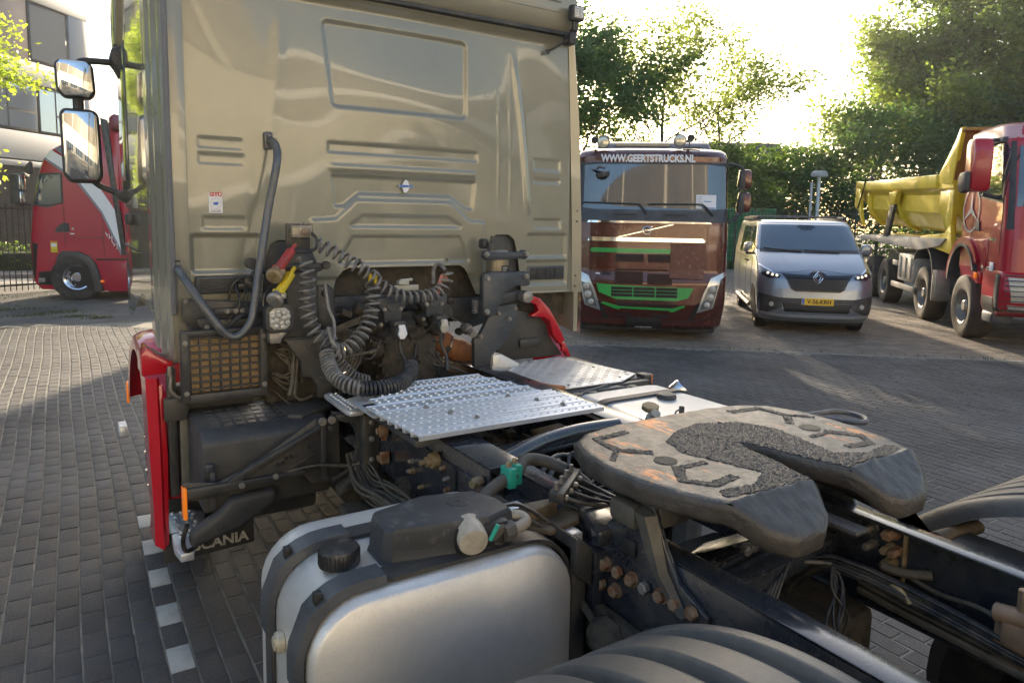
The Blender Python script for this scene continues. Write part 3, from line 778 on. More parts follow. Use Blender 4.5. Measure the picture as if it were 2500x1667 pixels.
# sales hall behind the camera (seen mirrored in paint, windscreen and mirrors)
CREAM = mat('cream_cladding', (.52, .485, .38), .5, 0, .05, .5)
DCLAD = mat('brown_grey_cladding', (.13, .115, .095), .5, .2, .12, .6)
r = root('sales_hall', 'cream and brown clad hall mirrored in the windscreen of the brown truck', 'building', Matrix.Translation((0, -13.5, 0)) @ Matrix.Rotation(rad(-14), 4, 'Z'))
g = G(); g.box((-20, -14, 0), (5, -.1, 11.5)); g.box((5.02, -14, 0), (26, -.1, 7.4)); out(g, 'wall', mat('hall_core', (.2, .19, .17), .8), r, angle=0)
g = G()
for i in range(168): g.box((-20+i*.25, -.1, 2.6), (-20+i*.25+.245, .0 if i % 2 else .02, 6.4 if i < 100 else 4.3))
out(g, 'cream_cladding', CREAM, r, angle=0)
g = G()
for i in range(100): g.box((-20+i*.25, -.1, 6.5), (-20+i*.25+.245, -.02 if i % 2 else 0, 11.5))
for i in range(84): g.box((5.02+i*.25, -.1, 4.35), (5.02+i*.25+.245, -.02 if i % 2 else 0, 7.3))
out(g, 'dark_cladding', DCLAD, r, angle=0)
STREAKB = mat('streak_band_paint', (.82, .81, .78), .5)  # bands added so their reflections streak the cab's rear wall with light
for (x0, x1, z0, z1) in ((5.02, 26, 5.3, 5.85), (5.0, 26.1, 7.25, 7.6), (-20, 26, 2.3, 2.6), (5.02, 26, 4.15, 4.4)):
    g = G(); g.box((x0, -.1, z0), (x1, .09, z1), .01); out(g, 'white_band', STREAKB, r)
for i in range(6):
    g = G(); g.box((-19.4+i*4.6, -.05, 6.4), (-19.15+i*4.6, .12, 11.5)); out(g, 'pilaster', CREAM, r, angle=0)
for i in range(8):
    g = G(); g.box((-18.8+i*5, -.06, .3), (-15.0+i*5, .05, 2.5), .01); f = out(g, 'window', WHITEW, r)
    for k in range(4):
        g = G(); g.box((-18.7+i*5+k*.93, .05, .4), (-17.86+i*5+k*.93, .07, 2.4)); out(g, 'pane', GLASS, f)
# ================================================================ THE TRACTOR UNIT
TRM = Matrix.Translation((1.68, 3.0, 0))
TR = root('tractor_unit', 'beige sleeper cab tractor unit seen from behind, with red mudguards and greasy coupling plate', 'truck', TRM)
def T(g, name, m, parent=None, **k): return out(g, name, m, parent or TR, world=True, **k)
def ss(t): t = np.clip(t, 0, 1); return t*t*(3-2*t)
# ---- rear wall of the cab, pressed sheet metal
press = [  # (outline, corner radius, depth (+ into the cab), edge width)
 ([(1.24, 2.535), (2.055, 2.535), (2.055, 2.945), (1.195, 2.945)], .035, .014, .016),
 ([(1.215, 2.280), (2.14, 2.280), (2.14, 2.332), (1.215, 2.332)], .006, .006, .008),
 ([(1.225, 2.185), (2.13, 2.185), (2.13, 2.215), (1.225, 2.215)], .006, -.005, .008),
 ([(1.235, 2.155), (2.13, 2.155), (2.115, 2.0), (2.085, 2.0), (1.975, 2.075), (1.375, 2.075), (1.285, 2.0), (1.25, 2.0)], .016, .013, .014),
 ([(1.12, 1.915), (1.25, 1.925), (1.37, 2.035), (1.965, 2.035), (2.09, 1.925), (2.20, 1.915), (2.20, 1.60), (1.12, 1.60)], .01, -.010, .016),
 ([(1.335, 1.89), (2.03, 1.89), (1.95, 1.94), (1.40, 1.94)], .012, .007, .01),
 ([(1.27, 1.69), (2.09, 1.69), (2.03, 1.82), (1.34, 1.82)], .02, .009, .012),
 ([(.575, 2.262), (.785, 2.262), (.785, 2.312), (.575, 2.312)], .004, .004, .007),
 ([(.575, 2.185), (.79, 2.185), (.79, 2.235), (.575, 2.235)], .004, .004, .007),
 ([(.585, 1.868), (.79, 1.868), (.79, 1.925), (.585, 1.925)], .008, .005, .008),
 ([(.53, 1.655), (.86, 1.655), (.86, 1.832), (.53, 1.832)], .02, .012, .014),
 ([(2.55, 2.25), (2.76, 2.25), (2.76, 2.32), (2.55, 2.32)], .004, .004, .007),
 ([(2.55, 2.17), (2.76, 2.17), (2.76, 2.20), (2.55, 2.20)], .004, .004, .007),
 ([(2.56, 1.885), (2.77, 1.885), (2.77, 1.94), (2.56, 1.94)], .008, .006, .008),
 ([(2.51, 1.70), (2.82, 1.70), (2.82, 1.842), (2.51, 1.842)], .018, .012, .014),
 ([(2.50, 1.525), (2.83, 1.525), (2.83, 1.668), (2.50, 1.668)], .02, .012, .014),
]
def cabwall(u, v):
    f = np.full(u.shape, 3.80)
    for poly, r, d, w_ in press:
        c = np.array(poly).mean(0); pp = []
        for p in poly: pp.append(tuple(np.array(p)+(c-np.array(p))/np.linalg.norm(c-np.array(p))*r))
        f += d*ss((-(sdf(u, v, pp)-r))/w_)
    def ridge(x0, z0, x1, z1, a, w_):
        t = np.clip((v-z0)/(z1-z0), 0, 1); xc = x0+(x1-x0)*t+.018*np.sin(t*PI)
        fade = ss((v-z0)/.12)*ss((z1-v)/.25)
        return -a*fade*np.exp(-((u-xc)/w_)**2)
    for s, k in ((1, 1), (-1, 1)):
        X = (lambda x: x) if s == 1 else (lambda x: 3.36-x)
        f += ridge(X(2.515), 1.95, X(2.37), 2.98, .010 if s > 0 else .003, .014 if s > 0 else .03)
        if s > 0: f += ridge(X(2.375), 1.95, X(2.34), 2.85, .0015, .006); f += ridge(X(2.285), 2.0, X(2.26), 2.8, .0015, .006)
    f += .020*ss((.495-u)/.02) + .012*ss((u-2.835)/.02)
    f += .006*np.sin(u*2.6+1)*np.sin(v*3.1) + .003*np.sin(u*5.3+v*3)*ss((v-2.2)/.3)
    f -= .014*np.exp(-((u-1.66)/.55)**2-((v-2.62)/.30)**2)
    f -= .03*ss((v-3.03)/.06)
    return f
outl = [(.437, 1.46), (.50, 1.46), (.50, 1.50), (.86, 1.50), (.885, 1.72), (.91, 1.79), (.95, 1.81), (1.03, 1.81), (1.07, 1.79), (1.09, 1.72), (1.12, 1.50), (1.235, 1.50), (1.26, 1.60), (1.30, 1.645), (1.38, 1.668),
        (2.0, 1.668), (2.05, 1.64), (2.09, 1.58), (2.14, 1.475), (2.185, 1.475), (2.215, 1.72), (2.24, 1.81), (2.275, 1.842), (2.37, 1.842), (2.41, 1.81), (2.435, 1.72), (2.47, 1.475), (2.84, 1.475), (2.84, 1.46), (2.895, 1.46), (2.86, 2.3), (2.83, 2.8), (2.80, 3.11), (.437, 3.11)]
me = field(outl, cabwall, .0085, 1)
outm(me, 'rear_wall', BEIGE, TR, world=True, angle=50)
# dark inside of the arches
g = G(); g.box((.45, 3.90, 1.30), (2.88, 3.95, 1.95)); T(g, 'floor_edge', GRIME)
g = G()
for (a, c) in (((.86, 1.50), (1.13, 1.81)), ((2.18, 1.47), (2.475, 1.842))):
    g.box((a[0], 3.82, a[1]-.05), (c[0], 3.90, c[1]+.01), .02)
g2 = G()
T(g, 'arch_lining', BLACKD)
# folded lip along the bottom
g = G(); g.box((2.475, 3.79, 1.462), (2.84, 3.83, 1.476), .003); g.box((1.3, 3.79, 1.655), (2.05, 3.83, 1.668), .003); g.box((.5, 3.79, 1.488), (.86, 3.83, 1.5), .003); T(g, 'wall_lip', BEIGE2)
# upper body and roof
prof = [(3.11, 3.74), (3.135, 3.715), (3.20, 3.70), (3.32, 3.705), (3.5, 3.73), (3.8, 3.80), (4.05, 3.95), (4.12, 4.2), (4.1, 5.2), (3.8, 6.0)]
rings = []
for (z, y) in prof:
    t = (z-3.11)/1.0; x0 = .43+.05*t*t; x1 = 2.815-.16*t
    if z > 3.9: x0 += .1; x1 -= .1
    rings.append([(x0+(x1-x0)*i/12, y-.03*math.sin(PI*i/12)*min(1, t*3), z) for i in range(13)])
g = G(); g.loft(rings, closed=False); T(g, 'roof', BEIGE2)
g = G(); g.box((.45, 3.725, 3.085), (2.79, 3.80, 3.108), .004); T(g, 'roof_seal', BLACKD)
g = G(); g.box((1.35, 3.690, 3.205), (2.66, 3.70, 3.213), .002); g.box((1.35, 3.688, 3.268), (2.66, 3.70, 3.274), .002); T(g, 'roof_crease', BEIGE2)
# left flank: air deflector, then cab side
def lprof(z):   # lateral position of flank
    return .43-.05*max(0, (2.0-z))*.0
zs = [1.20, 1.35, 1.6, 1.9, 2.2, 2.5, 2.8, 3.1, 3.4, 3.8]
ys = [(3.765, .436), (3.78, .425), (3.83, .418), (3.90, .413), (3.93, .400), (3.99, .400), (4.02, .408), (4.10, .408), (4.13, .396), (4.22, .392), (4.25, .400), (4.38, .399)]
rings = [[(x-.012*max(0, 2.2-z)*0, y, z if z > 1.25 else 1.20+.10*max(0, (y-3.95))*2) for (y, x) in ys] for z in zs]
g = G(); g.loft(rings, closed=False); T(g, 'air_deflector', BEIGE2)
g = G(); g.box((.437, 3.765, 1.21), (.52, 3.785, 3.1), .004); T(g, 'deflector_flange', BEIGE2)
g = G(); g.box((.428, 3.742, 1.45), (.452, 3.768, 3.9), .008); T(g, 'rubber_edge', mat('grey_rubber', (.16, .165, .18), .6, 0, .1, 5))
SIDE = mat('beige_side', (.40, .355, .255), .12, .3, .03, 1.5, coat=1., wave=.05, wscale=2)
ring = []
for z in (1.22, 1.4, 1.7, 2.0, 2.3, 2.6, 3.0, 3.4, 3.8):
    ring.append([(.402-.02*math.sin((y-4.38)*1.6)+(.10 if z > 3.3 else 0)*(z-3.3), y, z+(.0 if z > 1.3 else max(0, .26-abs(y-4.75)*.35))) for y in np.linspace(4.385, 6.0, 12)]+[(.48, 6.12, z), (.75, 6.2, z)])
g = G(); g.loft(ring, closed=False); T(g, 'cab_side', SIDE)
g = G(); g.prism([(5.30, 2.15), (5.80, 2.15), (5.95, 2.35), (5.90, 2.95), (5.35, 2.98)], 0, .377, .385, .003); T(g, 'door_window', GLASS)
g = G(); g.prism([(5.26, 2.09), (5.85, 2.09), (6.0, 2.33), (5.93, 3.0), (5.29, 3.03)], 0, .379, .389, .003); T(g, 'window_surround', BLACKD)
g = G(); g.box((.383, 5.18, 1.35), (.392, 5.19, 3.1)); g.box((.379, 4.87, 1.70), (.388, 5.9, 1.712)); T(g, 'door_seam', BLACKD)
g = G(); g.box((.345, 5.05, 1.86), (.39, 5.28, 1.93), .012); T(g, 'door_handle', BLACKP)
g = G(); g.prism([(5.55, 3.45), (5.75, 3.0), (6.1, 3.0), (6.1, 3.9), (5.7, 3.9)], 0, .36, .44, .02); T(g, 'visor_end', SIDE)
# right flank fin
g = G(); g.loft([[(2.94, 3.775, 1.18), (2.955, 3.80, 1.18), (2.96, 4.3, 1.26)], [(2.925, 3.775, 1.9), (2.94, 3.80, 1.9), (2.95, 4.3, 1.9)], [(2.885, 3.775, 2.55), (2.90, 3.80, 2.55), (2.93, 4.3, 2.55)], [(2.83, 3.775, 3.04), (2.85, 3.80, 3.04), (2.89, 4.3, 3.04)], [(2.78, 3.775, 3.33), (2.80, 3.80, 3.33), (2.84, 4.3, 3.33)], [(2.70, 3.80, 3.9), (2.72, 3.82, 3.9), (2.76, 4.3, 3.9)]], closed=False)
T(g, 'air_deflector', BEIGE2)
g = G(); g.loft([[(2.925, 3.79, 1.19), (2.90, 3.80, 1.19), (2.90, 4.3, 1.26), (2.93, 4.3, 1.26)], [(2.912, 3.785, 1.9), (2.885, 3.80, 1.9), (2.89, 4.3, 1.9), (2.92, 4.3, 1.9)]], closed=False)
T(g, 'deflector_inner', BEIGE2)
g = G(); g.loft([[(2.875, 3.80, 1.46), (2.94, 3.775, 1.46)], [(2.865, 3.80, 1.9), (2.925, 3.775, 1.9)], [(2.83, 3.80, 2.55), (2.885, 3.775, 2.55)], [(2.79, 3.79, 3.1), (2.82, 3.775, 3.1)]], closed=False)
T(g, 'deflector_flange', BEIGE2)
for z in (1.5, 1.57, 1.93, 2.0):
    g = G(); g.cyl((2.895, 3.792, z), (2.893, 3.78, z), .006, 8); T(g, 'rivet', BLACKD)
for z in (1.48, 1.56, 2.86, 2.9, 2.78):
    g = G(); g.cyl((.475 if z < 2 else .50, 3.822, z), (.475 if z < 2 else .50, 3.812, z), .006, 8); T(g, 'rivet', BLACKD)
# gutter bolts of the wall
for (x, z) in ((1.40, 1.70), (1.94, 1.695), (1.33, 1.70)):
    g = G(); g.cyl((x, 3.80, z), (x, 3.775, z), .009, 10); T(g, 'wall_bolt', STEEL)
# vents
for (a, c, z0, z1, yy) in ((.54, .82, 1.545, 1.635, 3.76), (2.52, 2.815, 1.548, 1.64, 3.80)):
    g = G(); g.prism([(a, z0), (c, z0), (c, z1), (a, z1)], 1, yy, yy+.02, .012); v = T(g, 'vent_grille', GREYP)
    for k in range(6):
        z = z0+.017+k*(z1-z0-.034)/5
        g = G(); g.box((a+.02, yy-.008, z-.003), (c-.02, yy+.004, z+.004), .002); T(g, 'slat', BLACKP, v)
    for k in range(3):
        g = G(); g.box((a+.07+k*.07, yy-.010, z0+.012), (a+.076+k*.07, yy+.004, z1-.012)); T(g, 'slat_post', BLACKP, v)
# stickers
g = G(); g.box((.618, 3.797, 1.945), (.682, 3.801, 2.045), .0); st = T(g, 'inspection_sticker', WHITEP)
def Mxz(x, y, z, s=1, rz=0): return Matrix.Translation((x, y, z)) @ Matrix.Rotation(rz, 4, 'Z') @ Matrix.Rotation(PI/2, 4, 'X')
text('GTÜ', .024, Mxz(.651, 3.796, 2.036), REDP, st, ext=.0005, world=True, bold=.0012, sx=1.15)
g = G()
g.prism([(.651-.012, 1.985), (.651+.008, 1.985), (.651+.012, 2.0), (.651-.012, 1.998)], 1, 3.7955, 3.797)
T(g, 'sticker_emblem', BLUEP, st)
g = G()
for k in range(16):
    a_ = 2*PI*k/16; x = .651+.025*math.cos(a_); z = 1.992+.025*math.sin(a_)
    g.box((x-.0012, 3.7958, z-.0012), (x+.0012, 3.797, z+.0012))
for k in range(7): g.box((.626+k*.007, 3.7958, 1.951), (.630+k*.007, 3.797, 1.955+.001*(k % 3)))
g.box((.625, 3.7958, 1.962), (.677, 3.797, 1.9628)); T(g, 'sticker_print', BLKP, st)
g = G(); pts = [(1.668, 2.153), (1.682, 2.143), (1.688, 2.125), (1.698, 2.113), (1.688, 2.105), (1.682, 2.09), (1.668, 2.078), (1.655, 2.083), (1.65, 2.1), (1.64, 2.113), (1.648, 2.12), (1.655, 2.14)]
g.prism(pts, 1, 3.790, 3.794); st = T(g, 'dealer_sticker', WHITEP)
g = G(); g.box((1.625, 3.7885, 2.108), (1.715, 3.790, 2.121)); T(g, 'sticker_bar', mat('pale_blue_print', (.35, .42, .6), .5), st)
text('GEERTS', .0175, Mxz(1.669, 3.788, 2.1145), BLUEP, st, ext=.0004, world=True, bold=.0008, sx=1.35, shear=.2)

# work lamp at the top right corner with bracket
g = G(); g.box((2.69, 3.62, 3.155), (2.785, 3.67, 3.25), .012); wl = T(g, 'work_lamp', BLACKP)
g = G(); g.box((2.703, 3.612, 3.168), (2.772, 3.622, 3.238), .008); T(g, 'lamp_lens', LENS, wl)
g = G()
for i in range(4):
    for j in range(2): g.cyl((2.722+j*.032, 3.613, 3.18+i*.016), (2.722+j*.032, 3.607, 3.18+i*.016), .006, 8)
T(g, 'led', WHITEP, wl)
g = G(); g.box((2.715, 3.64, 3.10), (2.755, 3.66, 3.16), .004); g.box((2.70, 3.65, 3.02), (2.75, 3.73, 3.09), .01); g.box((2.72, 3.66, 3.07), (2.765, 3.69, 3.12), .01); T(g, 'lamp_bracket', BLACKD)
g = G(); g.tube(smooth_path([(2.705, 3.68, 3.05), (2.67, 3.72, 3.02), (2.62, 3.77, 2.985)]), .006, 8); g.lathe([(.014, 0), (.016, .008), (.001, .016)], (2.617, 3.775, 2.98), (0, -1, .1), 12); T(g, 'lamp_cable', CABLE)

# mirrors on the left
def mirror_head(z0, z1, x0, x1, tilt):
    c = [(x0, z0+.05), (x0+.04, z0), (x1-.03, z0), (x1, z0+.04), (x1-.01, z1-.03), (x1-.04, z1), (x0+.02, z1), (x0-.005, z1-.03)]
    M_ = Matrix.Translation((0, 5.7, (z0+z1)/2)) @ Matrix.Rotation(tilt, 4, 'Z') @ Matrix.Translation((0, -5.7, -(z0+z1)/2))
    g = G(); g.prism(c, 1, 5.66, 5.78, .03, M=M_); return g, M_, c
for (z0, z1, x0, x1, tl) in ((2.69, 2.935, .005, .235, -.05), (2.13, 2.62, .02, .255, -.03)):
    g, M_, c = mirror_head(z0, z1, x0, x1, tl); mh = T(g, 'mirror_housing', BLACKP)
    cc = Vector((sum(p[0] for p in c)/8, sum(p[1] for p in c)/8))
    g = G(); g.prism([(cc.x+(p[0]-cc.x)*.87, cc.y+(p[1]-cc.y)*.92) for p in c], 1, 5.648, 5.662, .004, M=M_); T(g, 'mirror_glass', MIRROR, mh)
g = G(); g.tube([(.13, 5.72, 2.60), (.13, 5.72, 2.72)], .035, 10); g.tube(smooth_path([(.13, 5.73, 2.9), (.17, 5.73, 2.945), (.38, 5.72, 2.955)]), .022, 10); T(g, 'mirror_arm', BLACKP)
g = G(); g.prism([(.33, 3.03), (.40, 3.06), (.42, 2.85), (.39, 2.84), (.35, 2.92), (.32, 2.96)], 1, 5.60, 5.85, .02); g.cyl((.36, 5.7, 3.04), (.36, 5.7, 3.075), .012, 8); T(g, 'mirror_foot', BLACKP)
g = G(); g.tube(smooth_path([(.16, 5.72, 2.19), (.24, 5.72, 2.11), (.40, 5.7, 2.05)]), .02, 10); g.prism([(.31, 2.07), (.41, 2.10), (.42, 1.98), (.35, 2.02)], 1, 5.58, 5.82, .015); T(g, 'mirror_arm', BLACKP)
g = G(); g.tube([(.37, 5.75, 3.18), (.385, 5.8, 3.22), (.37, 5.8, 3.5)], .012, 8, rs=[.016, .022, .006]); T(g, 'antenna', BLACKP)

# ---- hand rail in front of the wall
g = G(); hp = [(.905, 3.735, 2.315), (.918, 3.68, 2.285), (.912, 3.64, 2.20), (.855, 3.61, 1.95), (.800, 3.56, 1.685), (.756, 3.51, 1.485), (.740, 3.50, 1.433), (.706, 3.50, 1.385), (.667, 3.50, 1.365), (.628, 3.50, 1.382), (.590, 3.50, 1.428), (.528, 3.53, 1.53), (.472, 3.60, 1.635), (.462, 3.68, 1.665), (.462, 3.76, 1.675)]
g.tube(smooth_path(hp, 6), .0195, 12); hr = T(g, 'grab_rail', RAILM)
for p, dz in (((.905, 3.75, 2.315), .03), ((.462, 3.77, 1.68), .03)):
    g = G(); g.box((p[0]-.022, 3.765, p[2]-.045), (p[0]+.022, 3.785, p[2]+.045), .014); g.cyl((p[0], 3.77, p[2]+.02), (p[0], 3.745, p[2]+.02), .012, 10); T(g, 'rail_foot', RAILM, hr)

# ---- black structure under and behind the cab
g = G()
g.prism([(.47, 1.53), (.86, 1.50), (.88, 1.37), (.55, 1.37), (.47, 1.42)], 1, 3.70, 3.74, .006)
g.box((.56, 3.66, 1.38), (.90, 3.72, 1.43), .01); g.box((.60, 3.64, 1.455), (.90, 3.67, 1.485), .004)
g.prism([(.52, 1.44), (.62, 1.45), (.60, 1.40), (.565, 1.375), (.53, 1.40)], 1, 3.63, 3.66, .008)
sb = T(g, 'support_bracket', BLACKD)
for (x, y, z) in ((.565, 3.628, 1.40), (.66, 3.635, 1.47), (.70, 3.635, 1.47), (.485, 3.695, 1.52), (.79, 3.755, 1.62), (.79, 3.755, 1.575), (.73, 3.635, 1.47)):
    g = G(); g.hexbolt((x, y, z), (0, -1, 0), .010, .014); T(g, 'bolt', STEEL, sb)
g = G()
for k in range(6):
    a = [(.47+.01*k, 3.62, 1.43-.006*k), (.50, 3.60, 1.375-.008*k), (.56+.02*k, 3.6, 1.365-.004*k), (.66, 3.61, 1.40), (.74+.02*k, 3.66, 1.52), (.76, 3.7, 1.60+.005*k)]
    g.tube(smooth_path(a, 4), .004, 6)
g.tube(smooth_path([(.68, 3.7, 1.52), (.70, 3.68, 1.60), (.76, 3.7, 1.63), (.83, 3.72, 1.62)], 5), .005, 6)
g.tube(smooth_path([(.66, 3.66, 1.42), (.72, 3.64, 1.5), (.715, 3.7, 1.60), (.78, 3.73, 1.58)], 5), .005, 6)
g.box((.725, 3.70, 1.565), (.80, 3.75, 1.60), .008)
T(g, 'wiring', CABLE)
# oil cooler with grid
g = G(); g.prism([(.448, 1.078), (.815, 1.088), (.815, 1.375), (.448, 1.365)], 1, 3.60, 3.70, .006); cool = T(g, 'cooler_core', mat('dusty_fins', (.30, .21, .115), .7, .2, .2, 40))
g = G()
for k in range(42):
    z = 1.10+k*.0063; g.box((.475, 3.592, z), (.795, 3.601, z+.0025))
T(g, 'cooler_fins', mat('fin_highlight', (.46, .33, .19), .5, .4, .15, 60), cool, angle=0, kind='stuff')
for k in range(8):
    x = .478+k*.0453; g = G(); g.box((x-.0045, 3.575, 1.09), (x+.0045, 3.594, 1.37), .002); T(g, 'guard_bar', BLACKD, cool)
for k in range(8):
    z = 1.112+k*.0352; g = G(); g.box((.47, 3.573, z-.0045), (.80, 3.590, z+.0045), .002); T(g, 'guard_bar', BLACKD, cool)
g = G(); g.box((.440, 3.56, 1.06), (.476, 3.62, 1.385), .008); g.box((.795, 3.56, 1.07), (.83, 3.62, 1.39), .008); g.box((.44, 3.565, 1.05), (.83, 3.61, 1.092), .006); g.box((.44, 3.565, 1.365), (.83, 3.61, 1.395), .006)
cf = T(g, 'cooler_frame', BLACKD, cool)
for (x, z) in ((.458, 1.10), (.458, 1.34), (.812, 1.11), (.812, 1.35)):
    g = G(); g.hexbolt((x, 3.56, z), (0, -1, 0), .010, .010); T(g, 'bolt', STEEL, cool)
# mounting column in the middle left
g = G()
g.prism([(.935, 1.90), (1.055, 1.90), (1.055, 1.76), (.935, 1.76)], 1, 3.58, 3.60, .004)
g.prism([(.935, 1.78), (1.055, 1.77), (1.085, 1.70), (1.08, 1.40), (1.12, 1.33), (.90, 1.33), (.93, 1.42), (.925, 1.74)], 1, 3.56, 3.60, .006)
g.box((.90, 3.52, 1.325), (1.10, 3.60, 1.335), .003)
g.prism([(.90, 1.33), (1.12, 1.33), (1.135, 1.10), (1.14, 1.02), (1.06, 1.02), (1.055, 1.09), (1.03, 1.13), (.985, 1.14), (.975, 1.22)], 1, 3.50, 3.54, .006)
g.prism([(1.095, 1.585), (1.16, 1.585), (1.185, 1.56), (1.19, 1.40), (1.16, 1.33), (1.08, 1.36)], 1, 3.60, 3.64, .012)
g.prism([(.875, 1.705), (1.12, 1.705), (1.125, 1.68), (1.09, 1.66), (.92, 1.66), (.87, 1.68)], 1, 3.535, 3.56, .01)
col = T(g, 'mounting_column', BLACKD)
for (x, z, y) in ((.885, 1.70, 3.53), (1.115, 1.695, 3.53), (1.135, 1.545, 3.6), (.785, 1.655, 3.6), (1.06, 1.245, 3.5), (1.075, 1.245, 3.5)):
    g = G(); g.cyl((x, y, z), (x, y-.022, z), .020 if z > 1.5 else .005, 14); T(g, 'bolt', BLACKP, col)
# coupling socket box on top
g = G(); g.box((.952, 3.53, 1.832), (1.05, 3.575, 1.892), .006); sk_ = T(g, 'socket_box', mat('dusty_alloy', (.42, .37, .29), .45, .6, .2, 30, dirt=(.22, .17, .12), damt=.3, ds=30))
g = G(); g.box((.985, 3.522, 1.842), (1.042, 3.535, 1.884), .004); T(g, 'socket_frame', STEEL, sk_)
g = G(); g.box((.992, 3.518, 1.848), (1.036, 3.524, 1.878), .002); T(g, 'socket_opening', mat('socket_inside', (.20, .15, .11), .4, .4), sk_)
for (x, z) in ((.962, 1.885), (.962, 1.84), (1.045, 1.835), (.975, 1.835)):
    g = G(); g.cyl((x, 3.53, z), (x, 3.52, z), .005, 8); T(g, 'bolt', STEEL, sk_)
g = G(); g.tube(smooth_path([(.995, 3.53, 1.895), (1.0, 3.53, 1.908), (1.012, 3.53, 1.908), (1.018, 3.53, 1.895)], 4), .003, 6); T(g, 'ring', STEEL, sk_)
# round work lamp low
g = G(); g.prism([(.828, 1.378), (.898, 1.378), (.919, 1.388), (.929, 1.408), (.929, 1.486), (.919, 1.506), (.898, 1.516), (.828, 1.516), (.807, 1.506), (.797, 1.486), (.797, 1.408), (.807, 1.388)], 1, 3.446, 3.51, .006); wl = T(g, 'work_lamp', BLACKP)

g = G(); g.prism([(.836, 1.394), (.890, 1.394), (.911, 1.414), (.911, 1.480), (.890, 1.500), (.836, 1.500), (.815, 1.480), (.815, 1.414)], 1, 3.441, 3.456, .004); T(g, 'lamp_lens', LENS, wl)
for i in range(12):
    r_, a_ = ((.018, 0), (.036, 0))[0 if i < 4 else 1]; a_ = 2*PI*i/(4 if i < 4 else 8)+.3
    g = G(); g.lathe([(.0135, 0), (.011, .004), (.001, .007)], (.863+r_*math.cos(a_)*1.05, 3.434, 1.446+r_*math.sin(a_)*1.05), (0, -1, 0), 10); T(g, 'led', LENS, wl)
g = G(); g.prism([(.815, 1.378), (.905, 1.378), (.875, 1.345), (.87, 1.325), (.82, 1.325)], 1, 3.46, 3.52, .006); T(g, 'lamp_foot', STEEL, wl)
# parked air couplings: red and yellow
for (p0_, p1_, m_, nm) in (((.94, 3.50, 1.775), (.862, 3.45, 1.685), REDPL, 'red_air_coupling'), ((.925, 3.46, 1.665), (.855, 3.42, 1.575), YELLOW, 'yellow_air_coupling')):
    a = Vector(p0_); c = Vector(p1_); d = (c-a).normalized()
    g = G(); q = d.to_track_quat('Z', 'Y').to_matrix().to_4x4()
    g.box((-.020, -.016, 0), (.020, .016, (c-a).length), .007, M=Matrix.Translation(a) @ q)
    g.box((-.030, -.02, (c-a).length-.012), (.030, .02, (c-a).length+.006), .005, M=Matrix.Translation(a) @ q)
    g.cyl(a-d*.035, a, .010, 10); cp = T(g, nm, m_)
    c2 = c+d*.032
    g = G(); g.cyl(c, c2, .026, 16); g.lathe([(.036, -.012), (.040, 0), (.040, .014), (.030, .024), (.012, .026)], c2+Vector((0, 0, -.004)), (-.45, -.6, -.35), 20)
    g.box((-.012, -.012, -.012), (.012, .012, .012), .004, M=Matrix.Translation(c2+Vector((.03, -.02, .012)))); T(g, 'coupling_head', BRASS if nm[0] == 'r' else STEEL, cp)
g = G(); g.tube(smooth_path([(.95, 3.5, 1.77), (.99, 3.48, 1.765), (1.05, 3.48, 1.78), (1.06, 3.5, 1.83), (1.045, 3.55, 1.86)], 5), .008, 8)
g.tube(smooth_path([(.79, 3.46, 1.51), (.80, 3.47, 1.56), (.84, 3.5, 1.6)], 5), .006, 6); g.tube(smooth_path([(.80, 3.6, 1.69), (.84, 3.58, 1.66), (.88, 3.57, 1.68)], 4), .012, 8)
T(g, 'hose', CABLE)
g = G(); g.cyl((.785, 3.70, 1.70), (.785, 3.62, 1.70), .028, 16); T(g, 'rubber_buffer', BLACKP)

# ---- coiled hoses
def coil(path, r_, pitch, t_, m_, name='coiled_hose', seg=12):
    g = G(); g.tube(coil_points(path, r_, pitch, seg), t_, 7); return T(g, name, m_, angle=80)
coil([(.985, 3.46, 1.735), (.995, 3.43, 1.64), (.99, 3.43, 1.55), (.99, 3.42, 1.47), (1.01, 3.41, 1.40), (1.04, 3.40, 1.345), (1.085, 3.38, 1.30)], .033, .040, .0078, HOSE)
coil([(1.06, 3.48, 1.80), (1.13, 3.46, 1.765), (1.22, 3.45, 1.71), (1.30, 3.44, 1.655), (1.36, 3.43, 1.60), (1.42, 3.42, 1.555), (1.49, 3.41, 1.530), (1.57, 3.41, 1.525), (1.65, 3.42, 1.530), (1.72, 3.44, 1.555), (1.755, 3.45, 1.60), (1.765, 3.46, 1.65)], .030, .038, .0075, HOSE)
coil([(1.33, 3.44, 1.60), (1.325, 3.42, 1.54), (1.315, 3.41, 1.48), (1.30, 3.40, 1.43), (1.265, 3.38, 1.375), (1.225, 3.36, 1.335), (1.17, 3.34, 1.30), (1.12, 3.33, 1.285), (1.08, 3.32, 1.30)], .034, .036, .0075, HOSE)
coil([(1.055, 3.33, 1.29), (1.045, 3.28, 1.245), (1.045, 3.20, 1.20), (1.075, 3.12, 1.17), (1.13, 3.08, 1.154)], .030, .020, .0082, HOSE)
coil([(1.13, 3.08, 1.154), (1.21, 3.07, 1.147), (1.29, 3.09, 1.147), (1.37, 3.13, 1.155), (1.43, 3.19, 1.175), (1.46, 3.26, 1.20)], .031, .0185, .0085, HOSEK)
coil([(1.11, 3.36, 1.26), (1.15, 3.36, 1.20), (1.20, 3.35, 1.15), (1.27, 3.35, 1.12)], .022, .020, .006, HOSE)
coil([(1.50, 3.42, 1.17), (1.55, 3.44, 1.16), (1.60, 3.45, 1.185)], .016, .018, .005, CABLE)
g = G()
